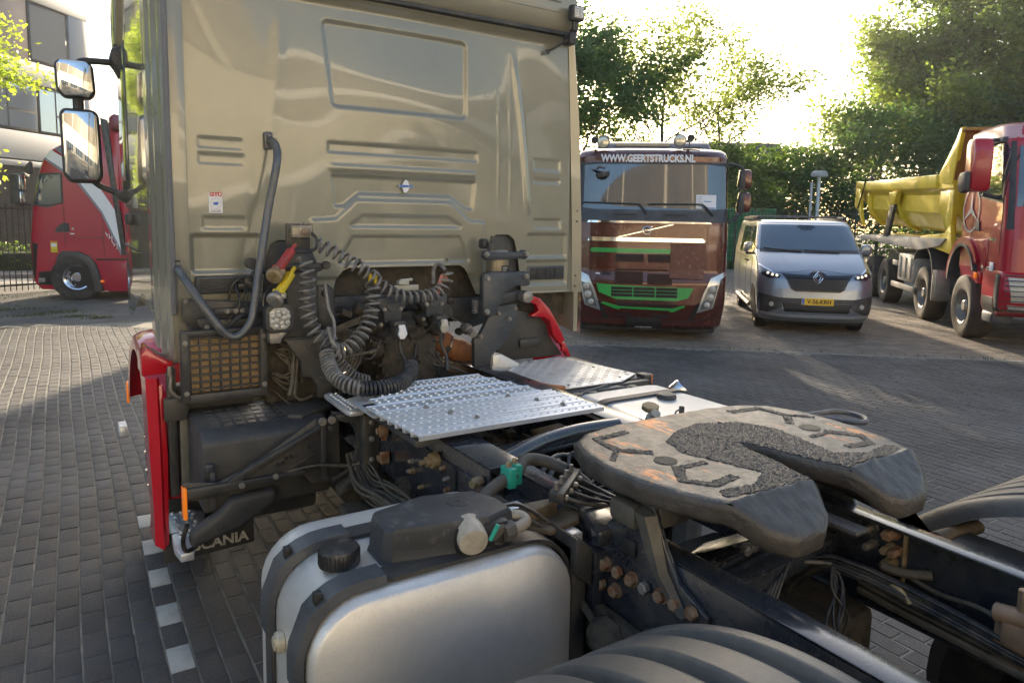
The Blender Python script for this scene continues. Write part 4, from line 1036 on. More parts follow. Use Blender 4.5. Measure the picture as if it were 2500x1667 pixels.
for (pts, r_) in (
    ([(1.07, 3.40, 1.62), (1.08, 3.38, 1.50), (1.10, 3.36, 1.43), (1.09, 3.33, 1.36), (1.07, 3.30, 1.31)], .008),
    ([(1.06, 3.33, 1.41), (1.07, 3.31, 1.35), (1.09, 3.30, 1.31), (1.11, 3.30, 1.26)], .010),
    ([(1.755, 3.46, 1.66), (1.735, 3.5, 1.69), (1.715, 3.52, 1.66), (1.705, 3.5, 1.58)], .010),
    ([(1.35, 3.46, 1.58), (1.37, 3.44, 1.63), (1.345, 3.46, 1.665), (1.33, 3.47, 1.63)], .008),
    ([(1.05, 3.42, 1.33), (1.10, 3.43, 1.385), (1.12, 3.43, 1.36), (1.13, 3.41, 1.33)], .008)):
    g.tube(smooth_path(pts, 6), r_, 8)
T(g, 'hose_tail', HOSE)
g = G()
for k in range(5):
    R_ = .135-.012*k; pts = []
    for j in range(26):
        a_ = -2.2+j*.20; pts.append((1.15+R_*math.cos(a_)*1.05, 3.50+.012*k, 1.24+R_*math.sin(a_)*1.0))
    g.tube(pts, .0065, 7)
for k in range(4): g.tube(smooth_path([(1.06, 3.5, 1.32+.006*k), (1.16, 3.48, 1.36+.008*k), (1.27, 3.47, 1.40+.008*k), (1.38, 3.5, 1.43+.006*k)], 5), .005, 6)
T(g, 'hose_loop', CABLEB)
g = G(); g.cyl((1.16, 3.42, 1.235), (1.34, 3.42, 1.255), .007, 8); g.cyl((1.30, 3.42, 1.25), (1.34, 3.42, 1.256), .012, 8); T(g, 'pressure_hose', CABLEB)
g = G()
for (x, z) in ((1.355, 1.64), (1.325, 1.65)): g.tube([(x, 3.45, z), (x-.008, 3.45, z-.04)], .009, 8)
T(g, 'yellow_clip', YELLOW)
g = G(); g.tube(smooth_path([(1.765, 3.46, 1.60), (1.735, 3.45, 1.63), (1.715, 3.45, 1.58), (1.712, 3.46, 1.53)], 5), .012, 8); T(g, 'red_hose_end', mat('faded_red_hose', (.42, .17, .12), .5))

# ---- brackets with trailer sockets
for (dx, dz, col_) in ((0, 0, WHITEP), (.245, .015, WHITED)):
    def P(l): return [(a+dx, b+dz) for a, b in l]
    g = G(); g.prism(P([(1.375, 1.515), (1.545, 1.51), (1.54, 1.465), (1.52, 1.44), (1.515, 1.385), (1.42, 1.385), (1.415, 1.44), (1.39, 1.47)]), 1, 3.50, 3.515, .004)
    g.lathe([(.032, 0), (.036, .003), (.032, .006)], (1.465+dx, 3.50, 1.475+dz), (0, -1, 0), 20)
    br = T(g, 'socket_bracket', GREYP)
    for (x, z) in ((1.42, 1.455), (1.51, 1.455), (1.40, 1.375), (1.53, 1.375)):
        g = G(); g.hexbolt((x+dx, 3.50, z+dz), (0, -1, 0), .009, .012); T(g, 'bolt', STEEL, br)
    g = G(); g.cyl((1.475+dx, 3.47, 1.36+dz), (1.475+dx, 3.40, 1.345+dz), .036, 18); g.box((1.44+dx, 3.42, 1.37+dz), (1.51+dx, 3.49, 1.40+dz), .01); T(g, 'trailer_socket', BLACKP, br)
    g = G(); g.prism(P([(1.452, 1.385), (1.487, 1.385), (1.495, 1.355), (1.502, 1.335), (1.485, 1.31), (1.462, 1.31), (1.448, 1.335), (1.456, 1.36)]), 1, 3.385, 3.40, .004); T(g, 'socket_lid', col_, br)
    g = G(); g.tube(smooth_path([(1.475+dx, 3.44, 1.30+dz), (1.48+dx, 3.44, 1.25), (1.50+dx, 3.42, 1.19), (1.50+dx*.9, 3.36, 1.12)], 5), .009, 8); T(g, 'socket_cable', CABLE, br)
g = G(); g.box((1.50, 3.55, 1.545), (1.64, 3.57, 1.575), .003); g.box((1.515, 3.53, 1.578), (1.575, 3.57, 1.60), .004); g.cyl((1.53, 3.55, 1.60), (1.60, 3.55, 1.605), .008, 8); T(g, 'terminal_block', mat('pale_plastic', (.46, .45, .38), .5))

# ---- under-cab machinery: gearbox, beams, exhaust
g = G()
g.prism([(1.20, 1.46), (1.50, 1.50), (1.95, 1.47), (1.95, 1.38), (1.5, 1.40), (1.2, 1.36)], 1, 3.86, 3.90, .01)
g.prism([(1.93, 1.46), (2.24, 1.455), (2.24, 1.30), (2.12, 1.27), (1.93, 1.36)], 1, 3.80, 3.86, .008)
g.box((1.15, 3.80, 1.36), (1.40, 3.84, 1.50), .01)
T(g, 'cross_beam', BLACKD)
g = G(); g.lathe([(.10, 0), (.16, .02), (.19, .1), (.17, .3), (.20, .34), (.20, .5)], (1.62, 3.62, 1.12), (0, 1, .05), 26); g.box((1.46, 3.62, .9), (1.80, 4.2, 1.30), .05)
for i in range(14):
    a_ = 2*PI*i/14; g.cyl((1.62+.185*math.cos(a_), 3.70, 1.13+.185*math.sin(a_)), (1.62+.185*math.cos(a_), 3.685, 1.13+.185*math.sin(a_)), .012, 6)
T(g, 'gearbox', GRIME)
g = G(); rng = random.Random(5)
for i in range(46):
    x = rng.uniform(1.20, 1.98); z = rng.uniform(1.05, 1.46); y = rng.uniform(3.60, 3.85); s_ = rng.uniform(.012, .045)
    M_ = Matrix.Translation((x, y, z)) @ Matrix.Rotation(rng.uniform(-.6, .6), 4, 'Y') @ Matrix.Rotation(rng.uniform(-.5, .5), 4, 'X')
    if i % 3: g.box((-s_, -s_, -s_*.7), (s_, s_, s_*.7), s_*.25, M=M_)
    else: g.lathe([(s_*.8, -s_), (s_, -s_*.8), (s_, s_*.8), (s_*.6, s_)], (x, y, z), (rng.uniform(-1, 1), -1, rng.uniform(-.5, .5)), 12)
T(g, 'gearbox_fittings', GRIME)
g = G()
for i in range(34):
    a = Vector((rng.uniform(1.18, 1.95), rng.uniform(3.55, 3.8), rng.uniform(1.05, 1.48))); b2 = a+Vector((rng.uniform(-.3, .3), rng.uniform(-.06, .06), rng.uniform(-.18, .18)))
    mid = (a+b2)/2+Vector((rng.uniform(-.04, .04), -.03, rng.uniform(-.07, .03)))
    g.tube(smooth_path([a, mid, b2], 6), rng.uniform(.004, .009), 6)
T(g, 'cable_tangle', CABLE, angle=80)
g = G()
for i in range(22):
    z = 1.04+rng.uniform(0, .28); x0 = rng.uniform(.86, .95)
    g.tube(smooth_path([(x0, 3.62, z), (x0+.05, 3.60, z+rng.uniform(-.06, .03)), (x0+rng.uniform(.05, .16), 3.6, z-rng.uniform(-.05, .14))], 6), rng.uniform(.004, .008), 6)
g.tube(smooth_path([(.99, 3.58, 1.33), (.96, 3.57, 1.22), (.95, 3.56, 1.12), (.93, 3.55, 1.04)], 6), .013, 8)
g.tube(smooth_path([(1.01, 3.58, 1.30), (.98, 3.57, 1.22), (.965, 3.56, 1.12), (.955, 3.55, 1.04)], 6), .011, 8)
T(g, 'brake_hoses', CABLEB, angle=80)
g = G(); g.box((.84, 3.66, .98), (1.2, 3.72, 1.35), .01); T(g, 'rear_bulkhead', GRIME)
# exhaust insulated pipe
g = G()
pth = smooth_path([(1.80, 3.98, 1.235), (1.92, 3.93, 1.19), (2.05, 3.88, 1.12), (2.17, 3.82, 1.075), (2.24, 3.80, 1.05)], 6)
g.tube(pth, .075, 18, rs=[.072+.006*math.sin(i*1.1)+(.008 if i in (8, 9) else 0) for i in range(len(pth))]); ex = T(g, 'exhaust_sleeve', COPPER)
g = G(); g.tube([(2.14, 3.835, 1.085), (2.15, 3.83, 1.08)], .084, 20); g.tube([(2.0, 3.90, 1.145), (2.008, 3.897, 1.142)], .083, 20); T(g, 'pipe_clamp', STEEL, ex)
g = G(); g.tube(smooth_path([(2.19, 3.75, 1.09), (2.28, 3.70, 1.04), (2.36, 3.66, 1.0)], 5), .05, 16); g.prism([(2.15, 1.13), (2.21, 1.13), (2.34, 1.06), (2.34, .98), (2.15, .98)], 1, 3.60, 3.66, .01); T(g, 'silver_duct', ALUT)
g = G(); g.prism([(1.90, 1.08), (2.20, 1.00), (2.22, .96), (1.90, 1.03)], 1, 3.70, 3.76, .005); T(g, 'brown_beam', mat('rusty_beam', (.10, .06, .04), .7, .1, .3, 12))
# right rear cab mount
g = G()
g.prism([(2.045, 1.605), (2.06, 1.625), (2.10, 1.632), (2.36, 1.628), (2.378, 1.61), (2.378, 1.545), (2.35, 1.54), (2.28, 1.545), (2.22, 1.52), (2.17, 1.46), (2.15, 1.385), (2.12, 1.368), (2.075, 1.375), (2.05, 1.40)], 1, 3.55, 3.60, .012)
mt_ = T(g, 'cab_mount', GREYP)
g = G(); g.prism([(2.13, 1.44), (2.20, 1.50), (2.36, 1.51), (2.36, 1.46), (2.31, 1.45), (2.20, 1.43), (2.14, 1.39)], 1, 3.60, 3.64, .01); g.prism([(2.16, 1.42), (2.33, 1.43), (2.32, 1.30), (2.22, 1.17), (2.155, 1.12), (2.14, 1.05), (2.035, 1.05), (2.03, 1.23), (2.065, 1.245), (2.10, 1.30)], 1, 3.62, 3.66, .008); T(g, 'mount_leg', GREYP, mt_)
for (x, z, r_) in ((2.075, 1.595, .014), (2.345, 1.60, .014), (2.075, 1.40, .014), (2.135, 1.37, .012), (2.19, 1.375, .012), (2.27, 1.34, .012), (2.27, 1.41, .010), (2.07, 1.245, .012)):
    g = G(); g.hexbolt((x, 3.55 if z > 1.385 else 3.615, z), (0, -1, 0), r_, .016); T(g, 'bolt', STEEL, mt_)
g = G(); g.lathe([(.018, 0), (.034, .012), (.036, .02), (.036, .075), (.028, .08)], (2.345, 3.60, 1.478), (0, -1, 0), 22); T(g, 'mount_bush', STEEL, mt_)
g = G(); g.lathe([(.028, 0), (.034, .02), (.034, .06), (.026, .075)], (1.98, 3.66, 1.30), (0, -1, -.1), 6); g.lathe([(.02, 0), (.02, .05)], (1.98, 3.585, 1.285), (0, -1, -.2), 10); T(g, 'hex_fitting', STEEL, mt_)
g = G(); g.tube(coil_points([(2.035, 3.62, 1.385), (2.035, 3.62, 1.46)], .018, .012, 12), .004, 6); T(g, 'spring', STEEL, mt_)
g = G(); g.prism([(2.05, 1.72), (2.06, 1.755), (2.09, 1.76), (2.11, 1.745), (2.31, 1.745), (2.33, 1.76), (2.36, 1.755), (2.37, 1.72), (2.35, 1.70), (2.31, 1.705), (2.12, 1.70), (2.08, 1.695)], 1, 3.56, 3.60, .01); br = T(g, 'lock_bridge', GREYP)
for x in (2.075, 2.345):
    g = G(); g.hexbolt((x, 3.56, 1.735), (0, -1, 0), .013, .016); T(g, 'bolt', STEEL, br)
g = G(); g.lathe([(.068, 0), (.07, .01), (.07, .16), (.06, .17)], (2.205, 3.66, 1.585), (0, 0, 1), 26); pot = T(g, 'air_spring_pot', mat('warm_steel', (.36, .31, .23), .35, .8, .15, 10, dirt=(.25, .19, .13), damt=.3, ds=14))
g = G(); g.box((2.195, 3.586, 1.625), (2.245, 3.592, 1.665), .0); T(g, 'pot_label', BLKP, pot)
g = G()
for k in range(3): g.box((2.20, 3.5845, 1.652-.010*k), (2.235-.006*k, 3.586, 1.655-.010*k))
T(g, 'label_print', mat('grey_print', (.5, .5, .5), .5), pot)
g = G(); g.cyl((2.165, 3.66, 1.75), (2.165, 3.66, 1.80), .026, 16); g.cyl((2.165, 3.66, 1.80), (2.175, 3.66, 1.835), .016, 12); g.box((2.12, 3.68, 1.76), (2.16, 3.75, 1.82), .015); T(g, 'damper_top', BLACKP)
# right front wheel arch seen through
g = G(); pts = [(2.40, 1.38), (2.57, 1.33), (2.66, 1.30), (2.72, 1.25), (2.745, 1.17), (2.81, 1.09), (2.87, 1.02), (2.34, 1.02), (2.34, 1.30)]
g.prism(pts, 1, 3.86, 3.92, .012); T(g, 'arch_liner', BLACKP)
g = G(); g.prism([(2.50, 1.16), (2.64, 1.16), (2.67, 1.12), (2.64, 1.10), (2.50, 1.10)], 1, 3.84, 3.865, .008); T(g, 'liner_step', BLACKD)
g = G()
fp = [(4.55, 1.40), (4.35, 1.37), (4.20, 1.31), (4.08, 1.20), (3.98, 1.09), (3.92, 1.00)]
g.loft([[(2.66, y, z-.01), (2.84, y, z), (2.93, y, z-.02), (2.95, y, z-.06), (2.93, y-.01, z-.065)] for y, z in fp], closed=False); T(g, 'front_mudguard', RED)
g = G(); g.prism([(2.52, 1.46), (2.62, 1.43), (2.70, 1.355), (2.745, 1.29), (2.795, 1.21), (2.835, 1.13), (2.79, 1.11), (2.735, 1.18), (2.71, 1.27), (2.66, 1.30), (2.56, 1.31), (2.56, 1.32), (2.615, 1.345), (2.59, 1.39), (2.52, 1.41)], 1, 3.80, 3.85, .006); T(g, 'mudguard_bracket', RED)
g = G(); g.prism([(2.80, 1.12), (2.835, 1.12), (2.888, 1.02), (2.855, 1.02)], 1, 3.80, 3.84, .004); g.box((2.805, 3.79, 1.06), (2.835, 3.815, 1.09), .004); T(g, 'mudguard_end', RED)

# ---- left front wheel arch, red
g = G(); wc = (4.52, .50)
def lip(r_, y0=wc[0], z0=wc[1]): return lambda a: (y0+r_*math.cos(a), z0+r_*math.sin(a))
rings = []
for i in range(25):
    a_ = rad(188)-rad(176)*i/24*1.0
    co, si = math.cos(a_), math.sin(a_); rr_ = .70
    y = wc[0]+co*rr_; z = .60+si*rr_*.94
    rings.append([(.50, y-co*-.02, z+.02*si), (.36, y, z), (.325, y-co*.02, z-si*.02), (.312, y-co*.06, z-si*.06), (.318, y-co*.10, z-si*.10)])
g.loft(rings, closed=False); T(g, 'front_mudguard', RED)
g = G(); g.prism([(.285, 1.165), (.405, 1.175), (.43, 1.225), (.405, 1.235), (.35, 1.27), (.31, 1.31), (.285, 1.27)], 1, 3.72, 3.92, .012); T(g, 'mudguard_corner', RED)
g = G(); g.loft([[(.292, 3.86, 1.158), (.300, 3.73, 1.158), (.345, 3.70, 1.158), (.360, 3.72, 1.158)], [(.300, 3.86, .80), (.306, 3.73, .80), (.350, 3.70, .80), (.365, 3.72, .80)], [(.312, 3.86, .45), (.316, 3.73, .45), (.350, 3.70, .45), (.365, 3.72, .45)], [(.305, 3.87, .34), (.315, 3.73, .32), (.352, 3.70, .30), (.375, 3.72, .33)]], closed=False)
g.prism([(.352, 1.12), (.372, 1.12), (.385, .76), (.375, .32), (.355, .30)], 1, 3.715, 3.735, .004)
T(g, 'mudguard_flap', RED)
WHG = root_dummy = None
wheel(TR, .385-1.68, 4.50-3.0, .50, .50, .30, -1, CHROME, TYRE, nuts=10, dish=.01, rimR=.46)
g = G(); g.lathe([(.225, .0), (.222, .010), (.17, .018), (.12, .008), (.07, .012), (.001, .014)], (.376, 4.50, .51), (-1, 0, 0), 40, cap=False); hc = T(g, 'wheel_trim', CHROME)
for i in range(10):
    a_ = 2*PI*i/10; g = G(); g.lathe([(.013, 0), (.012, .012), (.001, .018)], (.366, 4.50+.175*math.cos(a_), .51+.175*math.sin(a_)), (-1, 0, 0), 8); T(g, 'trim_cap', CHROME, hc)
g = G(); g.box((.305, 5.16, .70), (.322, 5.21, .84), .006); T(g, 'side_marker', AMBER)
g = G(); g.box((.26, 5.30, .44), (.31, 5.45, .50), .004)
for k in range(4): g.box((.262, 5.30+.04*k, .50), (.308, 5.315+.04*k, .51))
T(g, 'entry_step', ALU)
g = G(); g.box((.39, 3.70, .56), (.43, 3.76, 1.20), .006); g.box((.37, 3.66, .95), (.47, 3.70, 1.06), .006); T(g, 'arch_stay', BLACKD)
g = G(); g.box((.40, 3.86, .62), (1.2, 4.3, .95), .05); g.box((.42, 3.75, .9), (.80, 3.85, 1.1), .02); T(g, 'arch_liner', BLACKP)
g = G(); g.tube(smooth_path([(.40, 3.68, 1.20), (.405, 3.67, 1.16), (.40, 3.66, 1.11), (.42, 3.66, 1.075), (.45, 3.66, 1.06)], 5), .007, 8); g.box((.392, 3.67, 1.17), (.41, 3.69, 1.215), .003); T(g, 'stay_wire', STEEL)

# ---- battery box
g = G(); g.prism([(3.30, .60), (3.78, .60), (3.78, .96), (3.74, .985), (3.36, .965), (3.30, .93)], 0, .475, 1.06, .025); bb = T(g, 'battery_cover', BLACKP)
g = G()
for i in range(9):
    for j in range(5):
        x = .54+i*.053; y = 3.40+j*.062; z = .966+ (y-3.36)*.052
        g.box((x, y, z-.004), (x+.038, y+.045, z+.003), .002)
T(g, 'cover_ribbing', BLACKP, bb, angle=0)
g = G(); g.prism([(.94, 3.36), (1.14, 3.50), (1.12, 3.96), (.86, 3.86), (.88, 3.4)], 2, .955, .985, .008); T(g, 'cover_shelf', BLACKP, bb)
g = G(); g.box((.505, 3.288, .62), (.53, 3.30, .80), .004); g.box((.485, 3.27, .80), (.52, 3.30, .84), .008); T(g, 'cover_latch', GREYP, bb)
g = G(); g.box((.44, 3.70, .55), (.48, 3.78, 1.05), .005); g.box((.46, 3.78, .95), (.72, 3.86, 1.03), .008); g.box((.74, 3.78, .97), (.86, 3.86, 1.035), .008); T(g, 'fuse_housing', mat('grey_green_plastic', (.12, .125, .11), .55, 0, .15, 8, dirt=(.2, .18, .14), damt=.3, ds=10))
g = G(); g.cyl((.86, 3.80, 1.02), (1.02, 3.76, 1.035), .018, 12); T(g, 'battery_cable', CABLE)
g = G(); g.box((.845, 3.79, .985), (.87, 3.83, 1.045), .003); T(g, 'cable_marker', REDPL)
def YZs(pts, Y0, Yn):   # rescale points measured on plane Y0 to plane Yn along the view
    k = Yn/Y0; return [(x*k, 1.95+(z-1.95)*k) for x, z in pts]
Yb = 3.22
br_out = YZs([(.85, 1.105), (.95, 1.09), (.955, .82), (.83, .835), (.80, .875), (.50, .845), (.345, .85), (.34, .93), (.47, .905), (.60, .955)], 2.85, Yb)
g = G(); g.prism(br_out, 1, Yb, Yb+.02, .005); bk_ = T(g, 'carrier_bracket', BLACKD)
g = G(); rib = YZs([(.50, .905), (.52, .925), (.865, 1.085), (.87, 1.065), (.545, .905)], 2.85, Yb); g.prism(rib, 1, Yb-.03, Yb+.01, .005)
rib = YZs([(.34, .905), (.80, .905), (.80, .885), (.34, .865)], 2.85, Yb); g.prism(rib, 1, Yb-.025, Yb+.01, .006)
rib = YZs([(.865, 1.08), (.89, 1.08), (.895, .84), (.87, .85)], 2.85, Yb); g.prism(rib, 1, Yb-.02, Yb+.01, .005)
rib = YZs([(.70, .90), (.845, .97), (.848, .958), (.72, .892)], 2.85, Yb); g.prism(rib, 1, Yb-.01, Yb+.01, .003)
T(g, 'bracket_rib', BLACKD, bk_)
for (x, z, r_, m_) in ((.872, 1.098, .017, STEEL), (.912, 1.10, .017, STEEL), (.55, .887, .012, STEEL), (.68, .90, .012, STEEL), (.905, 1.065, .009, BLACKP), (.91, .90, .008, BLACKP), (.69, .945, .006, BLKP), (.71, .948, .006, BLKP), (.725, .968, .006, BLKP), (.745, .97, .006, BLKP), (.82, 1.0, .006, BLKP)):
    k = Yb/2.85; g = G(); g.cyl((x*k, Yb-.02, 1.95+(z-1.95)*k), (x*k, Yb-.034, 1.95+(z-1.95)*k), r_*k, 14); T(g, 'bolt' if m_ != BLKP else 'hole_plug', m_, bk_)
k = Yb/2.85
g = G(); g.box((.338*k, Yb-.03, 1.95+(.79-1.95)*k), (.352*k, Yb+.03, 1.95+(.91-1.95)*k), .003); T(g, 'side_marker', AMBER)
# left end round bracket beside frame
g = G()
pth = [(1.03+.13*math.sin(a_*PI/12), 3.20, .86+.16*math.cos(a_*PI/12)) for a_ in range(0, 13)]
g.prism([(1.04, 1.02), (1.19, 1.02), (1.19, .70), (1.16, .66), (1.05, .62), (1.05, .66), (1.14, .72), (1.165, .86), (1.14, .96), (1.05, .99)], 1, 3.16, 3.22, .008)
g.tube(pth, .010, 8); g.box((1.15, 3.10, .68), (1.235, 3.16, 1.02), .01)
T(g, 'ring_bracket', BLACKD)
for z in (.72, .80, .90, .98):
    g = G(); g.hexbolt((1.19, 3.10, z), (0, -1, 0), .011, .014); T(g, 'bolt', STEEL)
# lower arm and step
g = G(); arm = YZs([(.715, .805), (.705, .745), (.57, .665), (.375, .615), (.37, .68), (.47, .735), (.53, .80)], 2.95, 3.26)
g.prism(arm, 1, 3.24, 3.32, .025, seg=3); T(g, 'step_arm', BLACKP)
g = G(); g.prism([(.402, 4.08), (.47, 4.10), (.585, 3.97), (.46, 3.50), (.40, 3.50), (.385, 3.6)], 2, .335, .352, .01); g.prism([(.385, 3.6), (.40, 3.50), (.46, 3.50), (.455, 3.515), (.41, 3.52), (.40, 3.6), (.41, 4.07), (.40, 4.08)], 2, .31, .35, .005)
stp = T(g, 'step_plate', ALU)
for j in range(9):
    for i in range(3):
        x = .425+i*.042+.01*(j % 2); y = 3.60+j*.052
        if x-.40 < (y-3.46)*.40 and y < 4.06:
            g = G(); g.lathe([(.010, 0), (.009, .006), (.005, .007), (.005, .0)], (x, y, .352), (0, 0, 1), 10); T(g, 'tread_stud', ALU, stp)
g = G(); g.tube(smooth_path([(.40, 3.24, .60), (.385, 3.26, .53), (.395, 3.30, .46), (.43, 3.34, .44), (.49, 3.34, .50), (.56, 3.32, .62), (.66, 3.28, .70), (.80, 3.22, .76), (.95, 3.2, .78), (1.10, 3.18, .76), (1.2, 3.14, .78)], 6), .010, 8); T(g, 'loose_cable', CABLE)
g = G(); mf = YZs([(.31, .50), (.69, .50), (.69, .43), (.62, .425), (.31, .415)], 3.3, 3.75); g.prism([(mf[0][0], mf[0][1]+.05), (mf[1][0], mf[1][1]+.05), mf[2], mf[3], mf[4]], 1, 3.75, 3.765, .003); mfl = T(g, 'mud_flap', RUBBER)
tz = YZs([(.52, .463)], 3.3, 3.75)[0]
text('SCANIA', .072, Mxz(tz[0]+.03, 3.748, tz[1]+.004), WHITED, mfl, ext=.001, world=True, bold=.002, sx=1.05)
g = G(); g.box((.6, 3.5, .45), (1.05, 3.9, .78), .03); T(g, 'air_tank_box', BLACKP)

# ---- frame rails
def beam(x0, x1, y0, y1, z0, z1, side):   # C rail, open to the inside
    t = .009
    g = G(); g.box((x0 if side < 0 else x1-t, y0, z0), (x0+t if side < 0 else x1, y1, z1), .003)
    g.box((x0, y0, z1-t), (x1, y1, z1+.001), .004); g.box((x0, y0, z0), (x1, y1, z0+t), .003); return g
T(beam(1.305, 1.385, -.6, 2.10, .80, 1.07, -1), 'frame_rail', FRAME)
T(beam(1.235, 1.385, 2.08, 6.2, .74, 1.068, -1), 'frame_rail', FRAME)
T(beam(2.010, 2.080, -.6, 2.10, .80, 1.07, 1), 'frame_rail', FRAME)
T(beam(2.010, 2.15, 2.08, 6.2, .74, 1.068, 1), 'frame_rail', FRAME)
g = G(); g.prism([(1.6, .80), (2.9, .72), (2.9, 1.0), (1.6, 1.0)], 0, 1.222, 1.234, .003); fp_ = T(g, 'frame_plate', FRAME)
def fbolt(y, z, r_=.012, m_=RUST, l=.02, x=1.222, par=None, d=-1):
    g = G(); g.hexbolt((x, y, z), (d, 0, 0), r_, l); return T(g, 'bolt', m_, par or fp_)
for (y, z, r_, m_) in ((2.99, .955, .014, RUST), (3.0, .925, .010, RUST), (2.97, .86, .010, STEEL), (2.99, .83, .016, RUST), (2.70, .91, .010, STEEL), (2.69, .87, .012, BRASS), (2.72, .86, .008, STEEL), (2.40, .975, .008, RUST), (2.37, .94, .010, STEEL), (2.36, .90, .010, RUST), (2.14, 1.01, .012, BRASS), (2.60, .83, .008, BRASS)):
    fbolt(y, z, r_, m_, .022)
for (y, z) in ((2.42, 1.0),):
    g = G(); g.lathe([(.034, 0), (.036, .008), (.030, .03), (.022, .032), (.020, .05), (.012, .052), (.011, .075)], (1.222, 2.47, .985), (-1, -.05, 0), 20); T(g, 'cab_lug', BRASS, fp_)
for (y, z) in ((3.0, .965), (2.99, .84)):
    g = G(); g.lathe([(.030, 0), (.028, .02), (.016, .022), (.016, .045)], (1.222, y, z), (-1, 0, 0), 8); g.box((1.18, y-.035, z-.02), (1.222, y-.012, z+.035), .004); T(g, 'rusty_clamp', RUST, fp_)
g = G(); g.lathe([(.018, 0), (.018, .03), (.014, .032), (.014, .05)], (1.222, 2.12, 1.015), (-1, -.4, 0), 10); T(g, 'brass_fitting', BRASS, fp_)
g = G(); g.box((1.21, 2.295, .86), (1.222, 2.325, 1.0), .002); T(g, 'rubber_strip', BLKP, fp_)
# cable bundle under left rail
g = G()
for i in range(20):
    o1 = (rng.uniform(-.05, .05), rng.uniform(-.05, .05)); pts = [(1.15+o1[0]*.6, 3.25, .78+o1[1])]
    for q in range(1, 8): pts.append((1.14+o1[0]*.8+rng.uniform(-.02, .02), 3.25-q*.22, .70+o1[1]+rng.uniform(-.02, .02)+.012*q))
    g.tube(smooth_path(pts, 4), rng.uniform(.005, .012), 6)
T(g, 'cable_bundle', CABLEB, angle=80)
g = G(); g.box((1.02, 2.3, .50), (1.20, 3.1, .62), .02); T(g, 'bundle_tray', GRIME)
# cross members
g = G(); pth = [(1.39, 2.22, 1.03), (1.50, 2.25, 1.045), (1.62, 2.28, 1.055), (1.80, 2.30, 1.06), (2.01, 2.30, 1.055)]
g.tube(smooth_path(pth, 5), .035, 14); cm_ = T(g, 'cross_tube', FRAME)
g = G(); g.prism([(1.385, 2.36), (2.01, 2.44), (2.01, 2.27), (1.385, 2.22)], 2, 1.02, 1.036, .005); T(g, 'cross_plate', FRAME)
for (x, y, r_) in ((1.46, 2.33, .028), (1.53, 2.355, .012), (1.42, 2.31, .007), (1.80, 2.395, .016), (1.76, 2.37, .010), (1.86, 2.40, .026)):
    g = G(); g.lathe([(r_, 0), (r_*1.05, .002), (r_*.92, .003)], (x, y, 1.036), (0, 0, 1), 20); T(g, 'hole', BLKP)
g = G(); g.prism([(1.385, 1.36), (1.60, 1.42), (1.85, 1.41), (2.01, 1.36), (2.01, 1.24), (1.80, 1.21), (1.50, 1.19), (1.385, 1.15)], 2, .93, .985, .01); T(g, 'cross_member', FRAME)
g = G(); g.prism([(1.385, 1.33), (1.75, 1.37), (2.01, 1.30), (2.01, 1.27), (1.75, 1.29), (1.385, 1.24)], 2, .99, 1.02, .006); T(g, 'greasy_strut', mat('wet_black_metal', (.03, .03, .035), .12, .6, .4, 10, dirt=(.55, .52, .46), damt=-.1, ds=14))
# things between the rails
g = G()
for (pts, r_) in (([(1.40, 2.10, .98), (1.44, 2.12, 1.02), (1.48, 2.14, 1.0), (1.52, 2.08, .97)], .008),
                  ([(1.39, 2.02, 1.0), (1.45, 2.05, 1.04), (1.56, 2.12, 1.05), (1.70, 2.1, 1.02)], .010),
                  ([(1.38, 1.98, .96), (1.50, 2.06, 1.03), (1.62, 2.15, 1.03), (1.80, 2.12, 1.0)], .012)):
    g.tube(smooth_path(pts, 6), r_, 8)
for i in range(40):
    a = Vector((rng.uniform(1.42, 1.95), rng.uniform(1.85, 2.18), rng.uniform(.84, .99))); b2 = a+Vector((rng.uniform(-.3, .3), rng.uniform(-.1, .1), rng.uniform(-.05, .07)))
    g.tube(smooth_path([a, (a+b2)/2+Vector((0, 0, rng.uniform(0, .06))), b2], 6), rng.uniform(.005, .012), 6)
for i in range(30):
    a = Vector((rng.uniform(1.3, 1.9), rng.uniform(2.45, 3.0), rng.uniform(.78, .95))); b2 = a+Vector((rng.uniform(-.2, .2), rng.uniform(-.1, .1), rng.uniform(-.05, .05)))
    g.tube(smooth_path([a, (a+b2)/2+Vector((0, 0, rng.uniform(0, .05))), b2], 6), rng.uniform(.006, .014), 6)
T(g, 'air_lines', CABLE, angle=80)
g = G(); rg_ = random.Random(8)
for i in range(16):
    x = rg_.uniform(1.45, 1.85); y = rg_.uniform(2.50, 2.75); z = rg_.uniform(.86, .96); s_ = rg_.uniform(.015, .035)
    if i % 2: g.box((x-s_, y-s_, z-s_), (x+s_, y+s_, z+s_*.6), s_*.3)
    else: g.cyl((x, y, z), (x+rg_.uniform(-.04, .04), y, z+.05), s_*.8, 12)
T(g, 'valve_cluster', GRIME)
g = G(); g.prism([(1.76, .99), (1.93, 1.0), (1.97, .93), (1.80, .92)], 1, 2.50, 2.62, .01); T(g, 'wooden_block', mat('old_wood', (.26, .20, .13), .8, 0, .35, 20, bump=.4, bs=60))
g = G(); g.box((1.74, 2.46, .94), (1.83, 2.50, .975), .006); T(g, 'red_tag', REDPL)
